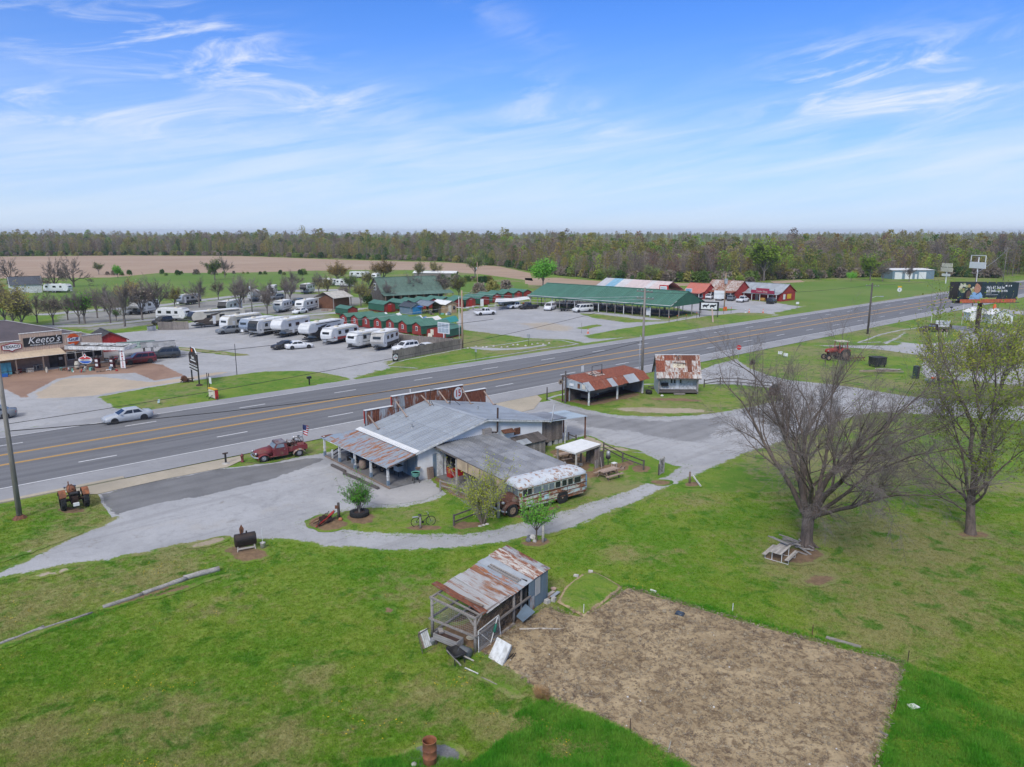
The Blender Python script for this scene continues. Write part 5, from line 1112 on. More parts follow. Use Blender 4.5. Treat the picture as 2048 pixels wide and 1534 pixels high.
t=thing('camp_stove',G(1216,930),52,'grey and black smoker on a thin stand by the rail fence','smoker');MB().tube([(0,0,0),(0,0,.6)],.03,6).build('stand',M['iron'],t);MB().lathe([(.12,.55),(.22,.65),(.22,.8)],12).build('bowl',M['iron'],t);MB().lathe([(.18,.8),(.17,1.2),(.05,1.3)],12).build('lid',M['grey_metal'],t,True)
t=thing('stool',G(1228,937),52,'small white-topped stool between the smoker and the picnic table','stool');bx('seat',(0,0,.5),(.42,.36,.05),M['white'],t);[MB().bar((x,y,.48),(x*1.1,y*1.1,0),.04).build('leg',M['pale_wood'],t)for x in(-.15,.15)for y in(-.13,.13)]
t=thing('feed_trough',G(1245,938),20,'small wooden trough on the worn ground by the rail fence','trough');bx('base',(0,0,.06),(.6,.32,.04),M['bench_wood'],t);[bx('side',(0,s*.15,.15),(.6,.03,.2),M['bench_wood'],t)for s in(-1,1)]
rail_fence([G(1207,904),G(1245,925),G(1287,941)],.95,'dark two-rail fence running from the shelter towards the gravel path',rails=(.42,.85))
rail_fence([G(1137,880),G(1152,886)],.8,'short dark rail behind the white-roofed shelter',rails=(.6,))
t=thing('wooden_gate',G(1323,948),40,'grey braced wooden gate standing alone beside the gravel path','gate')
for x in(-.35,.35):bx('stile',(x,0,.72),(.12,.08,1.44),M['log'],t)
for z in(.12,.7,1.32):bx('rail',(0,0,z),(.62,.06,.12),M['log'],t)
MB().bar((-.3,-.01,1.28),(.3,-.01,.75),.05,.09).build('brace',M['log'],t);MB().bar((-.3,-.01,.65),(.3,-.01,.15),.05,.09).build('brace',M['log'],t);boards(t,(-.32,.04,.1),(1,0,0),(0,0,1),.64,1.25,4,M['old_wood'],.02,'board')
MB().tube([(-.5,0,0),(-.5,0,1.0)],.06,8).build('post',M['dark_wood'],t)
fpost('wooden_post',G(1379,967),1.0,'brown post by the gravel path with a white board leaning on it','brown_wood',.09)
tag(MB().bar((*G(1402,974),.05),(*G(1383,966),.75),.04,.13).build('leaning_board',M['white_wood']),'white weathered board leaning against the brown post','board')
# ================================================================ rusty carport and white shack across the lot
CX_,CY_=G(1177.5,811.8);cyaw=48
t=thing('open_carport',(CX_,CY_),cyaw,'open shed with red rusted roof on white posts beside the highway','shed')
Lc,Wc=10.4,3.6;zb,zk,zr_=2.05,2.85,3.15
for x,y in((0,0),(5.2,.05),(Lc-.2,.1),(0,Wc-.4),(5.2,Wc-.4),(Lc-.2,Wc-.4)):MB().box((x,y,1.0),(.16,.16,2.0)).build('post',M['white_wood']if y<1 else M['greyblue'],t)
v=Vector((0,1.05,.85));kinds=['galv','rust_red','rust_red','rust_red','galv','rust_red','rust_red','galv','galv','rust_red','rust_red']
n=len(kinds)
for i,k in enumerate(kinds):
 w_=(Lc+1.0)/n;panels(t,(-.6+w_*i,-.55,1.92),(1,0,0),v,w_,v.length*(1.0 if i not in(3,4)else .95),1,M[k],'roof_panel',4,.02,jit=.05)
v2=Vector((0,3.2,.32));panels(t,(-.6,.48,2.76),(1,0,0),v2,Lc+1,v2.length,12,M['rust_red'],'roof_panel',4,.02,jit=.05)
panels(t,(2.9,1.6,2.90),(1,0,0),v2,1.9,1.8,2,M['white_rust'],'roof_panel',3,.02,lift=.03)
boards(t,(-.5,-.2,1.8),(0,1,0),(0,0,1),3.6,.95,9,M['greyblue'],.03,'gable_board')
for y,mt,w_ in((.35,'cream',.5),(1.15,'rust',.35),(2.3,'white',.7)):bx('notice',(-.56,y,2.28),(.03,w_,.55 if mt!='white' else .3),M[mt],t)
MB().box((Lc/2,Wc-.3,1.0),(Lc,.08,2.0)).build('back_wall',M['dark_wood'],t);MB().box((Lc-.1,Wc/2,1.0),(.08,Wc-.4,2.0)).build('end_wall',M['old_wood'],t)
MB().slab((1.6,1.5,.75),(7.6,.5,1.35),(7.6,.7,1.75),(1.6,1.7,1.2),.05).build('fallen_board',M['old_wood'],t)
bx('floor',(Lc/2,Wc/2-.1,.02),(Lc+.4,Wc,.03),M['rust_dark'],t)
def oncp(x,y):return on((CX_,CY_),cyaw,x,y)
t=thing('farm_wagon',oncp(2.0,1.8),48,'dark old farm wagon stored under the rusted carport roof','wagon');bx('box',(0,0,.75),(1.9,.95,.4),M['dark_wood'],t);MB().bar((.9,0,.5),(2.0,0,.35),.06).build('tongue',M['dark_wood'],t)
for x in(-.65,.65):
 for s in(-1,1):MB().tube([(x+.42*math.cos(k*PI/9),s*.6,.42+.42*math.sin(k*PI/9))for k in range(19)],.03,5,False).build('wheel',M['iron'],t)
t=thing('sign_scaffold',oncp(3.7,2.1),48,'empty black iron sign frame standing on the rusted carport roof','frame',z=2.92)
m=MB();[m.bar(a,b,.05)for a,b in(((-.9,0,0),(-.9,0,1.2)),((.9,0,0),(.9,0,1.2)),((-.9,0,1.2),(.9,0,1.2)),((-.9,0,.15),(.9,0,.1)),((-.9,0,.5),(-1.15,.3,0)),((-.9,0,.5),(-.7,-.3,0)),((.9,0,.5),(.7,-.3,0)),((.9,0,.5),(1.1,.3,0)))];m.build('bars',M['iron'],t)
t=thing('marker_sign',oncp(3.8,4.6),48,'small white road marker sign behind the rusted carport','sign');MB().tube([(0,0,0),(0,0,3.3)],.03,6).build('post',M['grey_metal'],t);bx('plate',(0,-.04,3.35),(.45,.03,.75),M['white'],t)
t=thing('old_line_pole',G(1130.5,806),42,'short dark line pole with one crossarm at the corner of the carport grass','pole');MB().tube([(0,0,0),(0,0,3.9)],[.12,.09],8).build('pole',M['dark_wood'],t);bx('crossarm',(0,.0,3.35),(1.5,.09,.11),M['dark_wood'],t);MB().bar((.0,-.03,2.8),(.5,-.03,3.3),.04).build('brace',M['dark_wood'],t)
t=thing('round_sign',G(1125,804),48,'round rusty advertising sign hung from a dark post at the lot entrance','sign');MB().tube([(0,0,0),(0,0,3.3)],.08,8).build('post',M['rust_dark'],t);MB().lathe([(.34,-.03),(.34,.03)],18,(-.42,-.05,2.55),'y').build('disc',rusty('cream_disc',(.60,.50,.38),.35,2),t);MB().lathe([(.15,-.01),(.15,.01)],12,(-.42,-.09,2.55),'y').build('emblem',M['rust_dark'],t)
t=thing('fuel_pump',G(1133,803),48,'rust red antique fuel pump between the dark poles','pump');bx('body',(0,0,.65),(.35,.35,1.3),M['rust'],t);bx('head',(0,0,1.5),(.4,.4,.4),M['rust_dark'],t);MB().lathe([(.12,0),(.16,.2),(.05,.35)],10,(0,0,1.7)).build('globe',M['rust_dark'],t)
fpost('wooden_post',G(1094,800),1.6,'lone dark post at the corner of the lot entrance by the highway','dark_wood',.08)
tag(MB().lathe([(.28,0),(.42,.1),(.45,.4),(.38,.5),(.32,.2)],14).build('iron_kettle',M['iron'],None,True,loc=(*G(1297,788),0),rot=(0,.12,0)),'black iron wash kettle on the grass between carport and shack','kettle')
sx,sy=G(1315,788);syaw=92
t=thing('old_shack',(sx,sy),syaw,'white weathered shack with steep flaking rust and white tin roof','shack')
Ws,Ds=5.1,3.4
MB().prism([(0,0),(Ds,0),(Ds,2.25),(Ds/2-.1,4.75),(0,2.2)],.05,.15,'x').build('wall',M['greyblue'],t);MB().prism([(0,0),(Ds,0),(Ds,2.25),(Ds/2-.1,4.75),(0,2.2)],Ws-.15,Ws-.05,'x').build('wall',M['white_wood'],t)
boards(t,(.1,.9,.45),(1,0,0),(0,0,1),Ws-.2,1.75,22,M['white_wood'],.03,'wall_board');MB().box((Ws/2,Ds-.05,1.2),(Ws-.3,.1,2.0)).build('wall',M['white_wood'],t)
MB().box((Ws/2,.35,.32),(Ws-.2,1.2,.14)).build('porch_floor',M['dark_wood'],t);bx('step',(Ws*.52,-.42,.14),(1.4,.45,.12),M['old_wood'],t)
for x in(.12,Ws-.12):bx('post',(x,-.1,1.15),(.13,.13,2.1),M['old_wood'],t)
for x in(1.85,2.25,3.0):f=bx('window',(x,.87,1.55),(.28,.06,.72),M['white_wood'],t);bx('pane',(0,-.03,0),(.2,.03,.62),M['glass'],f)
bx('door',(2.6,.86,1.35),(.34,.05,1.6),M['white'],t)
b_=bx('bench',(1.0,.62,.95),(.9,.3,.06),M['iron'],t);bx('bench_back',(0,.14,.2),(.9,.04,.34),M['iron'],b_)
v=Vector((0,1.95,2.62));Lr=v.length
kk=['rust_red','rust_red','white_rust','white_rust','white_rust','white_rust','white_rust','rust_tin','white_rust','white_rust']
k3=['white_rust','white_rust','rust_red','rust_red','white_rust','white_rust','rust_tin','rust_tin','rust_tin','white_rust']
for i in range(10):
 w_=(Ws+.5)/10;x=-.25+w_*i
 panels(t,(x,-.45,2.13),(1,0,0),v,w_,Lr*.30,1,M['white_rust'],'roof_panel',4,.018,jit=.04)
 panels(t,Vector((x,-.45,2.13))+v*.27,(1,0,0),v,w_,Lr*.52,1,M[kk[i]],'roof_panel',4,.018,lift=.015,jit=.02)
 panels(t,Vector((x,-.45,2.13))+v*.76,(1,0,0),v,w_,Lr*.25,1,M[k3[i]],'roof_panel',4,.018,lift=.03)
vb=Vector((0,-2.1,2.5));panels(t,(-.25,3.7,2.2),(1,0,0),vb,Ws+.5,vb.length,8,M['white_rust'],'roof_panel',4,.018)
bx('ridge_cap',(Ws/2,1.52,4.80),(Ws+.55,.2,.05),M['white'],t);MB().bar((-.2,-.5,2.05),(Ws+.2,-.5,2.05),.06,.12).build('fascia',M['dark_wood'],t);MB().bar((-.22,1.5,4.72),(-.22,3.6,2.15),.06,.16).build('fascia',M['iron'],t)
t2=thing('roof_board_sign',on((sx,sy),syaw,2.65,.55),syaw,'faded cream board with brown letters fixed on the shack roof','sign',z=3.55)
f=bx('board',(0,0,0),(1.5,.05,.55),rusty('cream_sign_board',(.60,.54,.42),.25,3),t2,rot=(-.55,0,0));bx('lintel',(0,-.02,.36),(1.7,.08,.08),M['dark_wood'],t2,rot=(0,.08,0));text('letters','CABELL',.36,M['rust_dark'],f,(0,-.03,0),(PI/2,0,0),.9)
t2=thing('weather_vane',on((sx,sy),syaw,2.6,1.0),syaw,'thin dark weather vane above the cream board on the shack roof','weather vane',z=3.9)
m=MB();m.bar((0,0,-.1),(0,0,.9),.04);m.bar((-.35,0,.85),(.3,0,.8),.04);m.bar((-.25,0,.6),(0,0,.4),.03);m.bar((.25,0,.7),(0,0,.4),.03);m.prism([(-.35,.75),(-.15,.85),(-.35,.98)],-.01,.01,'y');m.build('vane',M['iron'],t2)
o=MB().lathe([(.12,0),(.22,.1),(.1,.24)],7).build('rock',M['stone'],None,loc=(*G(1324,793),0));tag(o,'white rock at the left corner of the shack porch','rock')
for k,(u,v_)in enumerate(((1303,775),(1307,778))):o=bx('firewood_stick',(*G(u,v_),.1),(.9,.14,.14),M['dark_wood'],None,rot=(0,0,.6*k));tag(o,'dark timber offcut lying beside the left wall of the shack','timber','offcuts beside the shack')
rail_fence([G(1408,775),G(1440,770),G(1475,771),G(1510,776),G(1545,780)],1.1,'dark rail fence running right from the shack behind the bare tree',rails=(.5,.95))
t=thing('hay_rake',G(1548,800),30,'tall dark rusted farm machine at the road corner behind the bare tree','farm machine')
bx('hopper',(0,0,1.1),(1.1,.9,.9),M['rust_dark'],t,taper=(1.3,1.3));[MB().bar((x,y,.7),(x*1.3,y*1.3,0),.07).build('leg',M['iron'],t)for x in(-.4,.4)for y in(-.35,.35)];bx('hood',(0,0,1.75),(1.0,.8,.35),M['iron'],t,taper=(.5,.6))
for s in(-1,1):MB().tube([(.1+.5*math.cos(k*PI/8),s*.62,.5+.5*math.sin(k*PI/8))for k in range(17)],.035,5,False).build('wheel',M['rust_dark'],t)
# ================================================================ picnic table with heaped planks under the big tree
t=thing('picnic_table',G(1560,1117),40,'bleached picnic table on white pipe legs under the big bare tree','picnic table');L=1.8
boards(t,(-.9,-.36,.70),(0,1,0),(1,0,0),.72,L,5,M['pale_wood'],.04,'table_board')
for s in(-1,1):boards(t,(-.9,s*.70-.13,.42),(0,1,0),(1,0,0),.26,L,2,M['pale_wood'],.04,'bench_board')
for x in(-.6,.6):MB().tube([(x,-.75,.42),(x,-.72,.03),(x,.72,.03),(x,.75,.42)],.025,6).build('pipe_leg',M['white'],t);MB().tube([(x,-.3,.7),(x,-.3,.03)],.022,6).build('pipe_leg',M['white'],t);MB().tube([(x,.3,.7),(x,.3,.03)],.022,6).build('pipe_leg',M['white'],t)
for k in range(16):
 u=1572+rnd.uniform(-22,42);v_=1096+rnd.uniform(-4,14);L=rnd.uniform(.7,1.5)
 z=.75+k*.018 if u<1578 else .06+k*.02+max(0,(1600-u)*.012)
 o=bx('plank',(*G(u,v_),z),(L,rnd.uniform(.1,.18),.03),M[rnd.choice(['pale_wood','log','old_wood'])],None,rot=(rnd.uniform(-.1,.1),rnd.uniform(.05,.35),rnd.uniform(-1.1,-.1)));tag(o,'loose grey plank heaped between the bleached picnic table and the big tree','plank','heaped planks under the big tree')
# ================================================================ foreground pole shed
SX=(-1.78,32.37);SYAW=34.6
def onsh(x,y):return on(SX,SYAW,x,y)
t=thing('pole_shed',SX,SYAW,'open pole shed with rusting tin roof and wire sides at the garden corner','shed')
zl=lambda x:2.36-.01*x
PW=M['old_wood']
for x,y,h in((0,0,1.84),(0,2.72,2.1),(3.3,0,1.74),(3.3,2.72,2.2),(6.4,0,1.74),(6.4,2.72,2.2)):MB().tube([(x,y,-.05),(x,y,h)],[.085,.075],9).build('post',PW,t,True)
for a,b,w_ in(((-.05,-.05,1.84),(-.05,2.8,2.12),.11),((0,0,1.80),(6.5,0,1.70),.1),((0,2.72,2.12),(6.5,2.72,2.22),.1),((-.09,-.1,.90),(-.09,2.85,.97),.1),((-.05,-.09,.90),(4.75,-.09,.95),.1),((-.05,2.8,.97),(6.4,2.8,.95),.1),((.15,-.1,.06),(3.2,-.1,.06),.14),((0,2.8,.1),(6.4,2.8,.1),.12),((.4,.0,1.80),(.4,2.72,2.16),.08),((2.4,.0,1.72),(2.4,2.72,2.25),.08),((4.4,.0,1.70),(4.4,2.72,2.24),.08)):MB().bar(a,b,w_,w_*.8).build('rail',PW,t)
for a,b in(((-.05,.02,1.45),(-.05,.45,1.86)),((-.05,2.7,1.7),(-.05,2.3,2.05)),((.02,-.05,1.45),(.45,-.05,1.80))):MB().bar(a,b,.07).build('brace',PW,t)
MB().bar((.9,.2,2.0),(.9,2.6,2.2),.14,.05).build('plank',M['brown_wood'],t)
cols=[('shed_tin',.80,1.28),('shed_tin',1.30,1.85),('shed_tin',1.86,2.40),('shed_tin',2.41,2.95),('shed_tin',2.96,3.5),('porch_tin',3.5,4.02),('galv',4.03,4.5),('galv',4.5,4.98),('white_rust',5.0,5.5),('white_rust',5.5,6.05),('rust_half',6.06,6.65)]
for i,(k,x0,x1)in enumerate(cols):
 o=Vector((x0,-.12,1.76+(.03 if i>7 else 0)));v=Vector((0,2.95,.62));rough=rnd.uniform(-.03,.03)
 panels(t,o+Vector((0,rough,0)),(1,0,0),v,x1-x0,v.length*rnd.uniform(.98,1.02),1,M[k],'roof_panel',5,.018,lift=.006*(i%3),wob=.012,over=.05)
o=MB();pts=[(.62,-.1,1.80),(.70,.8,1.98),(.60,1.7,2.18),(.62,2.55,2.36),(.55,3.1,2.50)]
for a,b in zip(pts,pts[1:]):o.slab((a[0]-.12,a[1],a[2]-.02),(a[0]+.3,a[1],a[2]+.03),(b[0]+.3,b[1],b[2]+.03),(b[0]-.16,b[1],b[2]+.06),.012)
o.build('bent_panel',M['rust_half'],t)
for x in(4.15,4.38):MB().bar((x,.3,1.92),(x-.05,2.25,2.31),.1,.06).build('roof_board',M['old_wood'],t)
panels(t,(4.62,-.06,.02),(1,0,0),(0,0,1),1.9,1.72,4,M['blue_tin'],'wall_panel',4,.02,jit=.03)
panels(t,(5.2,-.10,.75),(1,0,0),(0,0,1),.5,.95,1,M['shed_tin'],'wall_panel',4,.02);panels(t,(4.7,-.11,.1),(1,0,0),(0,0,1),.4,.75,1,M['rust_half'],'wall_panel',3,.02)
panels(t,(6.5,-.06,.02),(0,1,0),(0,0,1),2.8,1.9,5,M['galv_dark'],'wall_panel',4,.02);panels(t,(4.7,2.78,.02),(1,0,0),(0,0,1),1.8,2.1,4,M['galv_dark'],'wall_panel',4,.02)
MB().box((4.62,1.35,.95),(.05,2.6,1.85)).build('inner_wall',M['interior'],t);MB().bar((3.95,-.02,.1),(3.95,-.02,1.7),.08).build('stud',PW,t)
def netting(name,a,b,z0,z1,n,mz,mat='wire_pale',r_=.0035):
 m=MB();a,b=Vector(a),Vector(b)
 for i in range(n+1):
  p=a.lerp(b,i/n);m.bar((p.x,p.y,z0),(p.x,p.y,z1),r_)
 for j in range(mz+1):
  z=z0+(z1-z0)*j/mz;m.bar((a.x,a.y,z),(b.x,b.y,z),r_)
 return m.build(name,M[mat],t)
netting('wire_netting',(-.02,.05,0),(-.02,2.7,0),.95,2.0,22,9);netting('wire_netting',(.05,2.74,0),(4.5,2.74,0),.1,2.1,34,16)
m=MB()
for i in range(620):
 x=rnd.uniform(.35,3.9);z0=rnd.uniform(.15,1.72);y=rnd.uniform(.02,.26);p=Vector((x,y,z0));pts=[p.copy()]
 for k in range(4):p=p+Vector((rnd.uniform(-.16,.16),rnd.uniform(-.05,.05),rnd.uniform(-.22,.12)));p.z=max(.03,min(1.75,p.z));p.y=max(.0,p.y);pts.append(p.copy())
 m.tube(pts,.010,3,False)
o=m.build('dead_vine',simple('dead_vine',(.20,.145,.10),.9,0,.4,4),t,fix=False);o['kind']='stuff'
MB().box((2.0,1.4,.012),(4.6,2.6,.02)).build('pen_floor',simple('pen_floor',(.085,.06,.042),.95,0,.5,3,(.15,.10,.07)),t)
tag(MB().slab((0,0,.0),(1.0,.1,.25),(.85,-.62,.06),(-.12,-.5,-.1),.025).build('tin_sheet',M['blue_tin'],None,loc=(*onsh(3.35,-.12),.42),rot=(0,0,PI/2-R(SYAW))),'bent blue-grey tin sheet leaning out from the open bay of the pole shed','metal sheet')
t2=thing('wire_panel',onsh(.05,-.17),SYAW,'white framed wire mesh panel leaning on the side of the pole shed','panel')
fr=[((0,0,0),(.05,.06,1.12)),((.05,.06,1.12),(1.75,.06,1.2)),((1.75,.06,1.2),(1.82,0,.08)),((1.82,0,.08),(0,0,0)),((.85,-.06,.0),(1.62,.04,1.15)),((.05,.06,1.1),(1.0,.02,.1))]
for a,b in fr:MB().bar(a,b,.035).build('bar',M['white_wood'],t2)
m=MB()
for i in range(38):m.bar((i*.048,.0,.03),(i*.048+.03,.06,1.13),.0035)
for i in range(24):m.bar((0,.003*i,.03+i*.048),(1.8,.003*i,.06+i*.048),.0035)
m.build('mesh',M['wire_pale'],t2,fix=False)
tag(MB().lathe([(.03,0),(.09,.1),(.05,.5),(.01,.55)],8).build('green_bag',simple('green_net',(.03,.20,.13),.7),None,True,loc=(*onsh(1.22,-.24),.55),rot=(.1,.2,0)),'green net bag hanging on the white framed wire panel','bag')
t2=thing('cold_frame',(-1.12,31.9),90,'stack of white painted boards and sashes leaning over beside the pole shed','board stack');t2.rotation_euler=(0,0,0)
u_,v_=Vector((.69,-.72,0)),Vector((.42,.40,.80)).normalized();n_=u_.cross(v_).normalized();n_=n_ if n_.z>0 else -n_
boards(t2,-n_*0+Vector((0,0,.03)),u_,v_,.98,1.02,3,M['white_wood'],.03,'board',gap=.006)
for k in range(5):boards(t2,Vector((.03,.03,.02))-n_*(.05+.045*k),u_,v_,.96-.02*k,1.0-.05*k,1,M[('white_wood','galv','blue_wood','white_wood','iron')[k]],.03,'sash')
for k in range(5):MB().bar((.85+k*.05,-.45+rnd.uniform(-.1,.3),.05),(1.15+k*.05,-.2+rnd.uniform(0,.4),rnd.uniform(.1,.35)),.03).build('stick',M['iron'],t2)
t2=thing('planter_box',onsh(-.33,1.42),SYAW-90,'long grey wooden planter box on legs beside the pole shed','planter')
bx('base',(0,0,.30),(1.4,.48,.05),M['log'],t2)
for s in(-1,1):bx('side',(0,s*.25,.44),(1.5,.05,.32),M['log'],t2);bx('end',(s*.73,0,.44),(.05,.46,.32),M['log'],t2)
for x in(-.62,.62):
 for y in(-.19,.19):bx('leg',(x,y,.14),(.1,.08,.28),M['dark_wood'],t2)
bx('soil',(0,0,.42),(1.38,.44,.1),M['rust_dark'],t2)
o=bx('paving_brick',(*onsh(-.2,2.0),.6),(.22,.3,.1),M['old_wood'],None,rot=(.3,.1,.4));tag(o,'curl of grey bark lying on the left end of the planter box','bark piece')
t2=thing('slatted_rack',onsh(-1.0,2.25),SYAW+12,'pale slatted rack leaning at the left corner of the pole shed','rack')
for k in range(5):bx('slat',(-.22+k*.11,.12-k*.0,.42),(.09,.03,.85),M['white_wood']if k>0 else M['brown_wood'],t2,rot=(-.42,0,.1))
m=MB();[m.bar(a,b,.03)for a,b in(((-.5,-.35,0),(-.35,.2,.75)),((-.35,.2,.75),(.35,.25,.8)),((-.5,-.35,0),(.3,-.3,.0)))];m.build('frame',M['dark_wood'],t2)
tag(MB().lathe([(.14,0),(.17,.26),(.18,.28),(.14,.26)],14).build('bucket',M['grey_metal'],None,True,loc=(*onsh(-.62,2.2),0)),'small grey metal bucket between the slatted rack and the planter box','bucket')
tag(MB().lathe([(.12,0),(.22,.08),(.24,.1),(.2,.09)],14).build('enamel_bowl',M['cream'],None,True,loc=(*onsh(.8,.9),.02)),'pale bowl lying on the dirt inside the open bay of the pole shed','bowl')
t2=thing('wheelbarrow',onsh(-1.1,.30),SYAW-68,'black wheelbarrow with long white handles parked nose down by the planter box','wheelbarrow')
MB().loft([[(-.3,-.2,.30),(.36,-.16,.30),(.36,.16,.30),(-.3,.2,.30)],[(-.48,-.34,.56),(.52,-.28,.50),(.52,.28,.50),(-.48,.34,.56)],[(-.44,-.30,.56),(.48,-.25,.50),(.48,.25,.50),(-.44,.30,.56)],[(-.27,-.17,.34),(.33,-.14,.34),(.33,.14,.34),(-.27,.17,.34)]]).build('tray',M['black'],t2,True)
for s in(-1,1):MB().bar((.78,s*.09,.2),(-1.05,s*.34,.46),.045).build('handle',M['pale_wood'],t2);MB().bar((-.25,s*.24,.32),(-.35,s*.26,0),.035).build('leg',M['iron'],t2)
wheel(t2,.74,0,.2,.1,'rim',1)
t2=thing('grey_barrel',onsh(-.62,.15),SYAW,'grey plastic tub lying on its side behind the black wheelbarrow','tub');MB().lathe([(.2,-.3),(.27,-.25),(.27,.2),(.29,.24),(.24,.24),(.2,-.2)],16,(0,0,.28),'y').build('shell',simple('grey_plastic',(.10,.11,.12),.4,0,.2,3),t2,True)
tag(MB().bar((*onsh(-1.33,-.40),.03),(*onsh(-1.36,-1.2),.03),.05,.04).build('loose_stick',M['white_wood']),'thin white stick on the grass in front of the wheelbarrow','stick')
tag(MB().bar((*onsh(-1.5,-1.5),.03),(*onsh(-1.55,-2.4),.03),.05,.04).build('loose_stick',M['old_wood']),'thin grey stick at the garden edge right of the wheelbarrow','stick')
tag(MB().tube([(.38,34.35,.09),(1.5,34.38,.1),(2.57,34.35,.09)],[.06,.058,.05],8).build('fence_pole',M['pale_wood'],None,True),'long pale round pole lying on the bare garden soil','pole')
for k,(x,y,L_,mt,lb)in enumerate(((6.9,.15,.9,'brown_wood','short brown board stacked behind the tin corner of the shed'),(6.85,.35,.9,'pale_wood','short pale board stacked behind the tin corner of the shed'),(6.95,.0,.8,'galv','short grey sheet stacked behind the tin corner of the shed'))):tag(bx('board',(*onsh(x,y-.3),.06+.05*k),(L_,.2,.035),M[mt],None,rot=(0,0,.75+.12*k)),lb,'board')
for u,v_,d,lb in((1094,1206,(.3,.28,.24),'pale concrete lump nearest the tin wall of the pole shed'),(1107,1202,(.28,.26,.24),'pale concrete lump beside the grassy bed'),(1152.5,1153,(.32,.2,.14),'white concrete block at the back of the grassy bed'),(1181,1144,(.3,.2,.12),'white concrete block at the far tip of the grassy bed')):
 o=MB().box((0,0,d[2]/2-.02),d,None,(.85,.8)).build('concrete_block',M['stone'],None,loc=(*G(u,v_),.0),rot=(.05,.06,u));tag(o,lb,'block','concrete lumps by the grassy bed')
tag(MB().lathe([(.08,0),(.16,.04),(.17,.12),(.08,.16)],10).build('round_stone',simple('pink_stone',(.48,.34,.27),.9,0,.3,5),None,loc=(*G(1107,1180),0)),'round pinkish stone beside the stacked boards behind the shed','rock')
fp=lambda u,v_,h,lb,mt,r_=.02:tag(MB().tube([(0,0,-.05),(.01,0,h)],r_,6).build('garden_stake',M[mt],None,loc=(*G(u,v_),0)),lb,'stake','stakes around the garden')
fp(1167,1229,.6,'thin white stake at the corner of the grassy bed','white');fp(1465,1222,.45,'short white stake on the upper garden edge below the picnic table','white');fp(1624,1272,.62,'rusty stake on the upper garden edge left of the long plank','rust');fp(1815,1326,.66,'dark stake at the right-hand garden corner','rust_dark');fp(1790,1424,.62,'rusty stake half way along the right garden edge','rust');fp(1749,1531,.4,'rusty stake low on the right garden edge at the picture bottom','rust');fp(1260,1463,.6,'dark stake on the lower garden edge beside the tall grass','rust_dark')
tag(MB().tube([(0,0,0),(.03,0,.5)],.02,5).build('garden_stake',M['pale_wood'],None,loc=(*G(1336,1506),0),rot=(0,.1,0)),'pale reed stake near the lower garden edge','stake','stakes around the garden')
for u0,v0,u1,v1,w_,lb in((1652,1276,1722,1296,.22,'weathered plank lying along the upper garden edge'),(1752,1462,1776,1474,.14,'short grey board on the soil near the right garden edge')):tag(MB().bar((*G(u0,v0),.05),(*G(u1,v1),.05),w_,.05).build('plank',M['old_wood']),lb,'plank')
tag(MB().bar((*G(1301,1181),.05),(*G(1312,1185),.05),.12,.06).build('plank',M['white_wood']),'small white board at the top corner of the garden','plank')
o=MB().loft([[(-.2,-.12,0),(.2,-.12,0),(.2,.12,0),(-.2,.12,0)],[(-.26,-.16,.1),(.24,-.15,.1),(.24,.15,.1),(-.26,.16,.1)],[(-.18,-.1,.22),(.16,-.1,.2),(.16,.1,.2),(-.18,.1,.22)]]).build('black_bag',simple('black_plastic',(.02,.028,.04),.25,0,.3,5,(.05,.08,.12)),None,True,loc=(*G(1360,1233),.05),rot=(0,0,-.5));tag(o,'shiny black plastic bundle lying on the garden soil','bundle')
o=MB().prism([(0,0),(.42,-.05),(.34,.22),(.05,.3)],0,.05,'z').build('tile_shard',M['white'],None,loc=(*G(1822,1424),.1),rot=(.1,-.1,.3));tag(o,'white broken tile lying in the tall grass right of the garden','tile')
t2=thing('burn_barrel',G(860,1527),0,'rusty open burn barrel standing on a patch of ash at the bottom edge','barrel')
MB().lathe([(.25,0),(.265,.01),(.265,.31),(.28,.33),(.265,.35),(.265,.63),(.28,.65),(.265,.67),(.265,1.0),(.28,1.01),(.28,1.03),(.255,1.03),(.25,.9),(.25,.1)],26).build('shell',rusty('burnt_barrel',(.32,.12,.055),.42,2,.8,0,rustcol=((.11,.04,.025),(.20,.08,.04)),orand=0),t2,True)
MB().lathe([(.01,.5),(.25,.46)],16).build('ash',M['rust_dark'],t2)
tag(MB().lathe([(.06,0),(.13,.04),(.1,.12),(.03,.14)],8).build('stone',M['stone'],None,True,loc=(*G(828,1532),0)),'pale round stone beside the burn barrel','rock')
def bed_z(x,y,d):return np.clip(d/.6,0,1)**.8*.16+np.array([.03*noise.noise((a*2,b*2,3))for a,b in zip(x,y)])
o=sheet('grassy_bed',GG([(1113,1206),(1160,1232),(1172,1236),(1215,1200),(1245,1176),(1215,1158),(1190,1146),(1165,1150),(1130,1175)]),10.5,sheet_mat('bed_turf',lawn_c,soil_c),ew=.35,jit=.05,step=.2,grid=.18,zfun=bed_z)
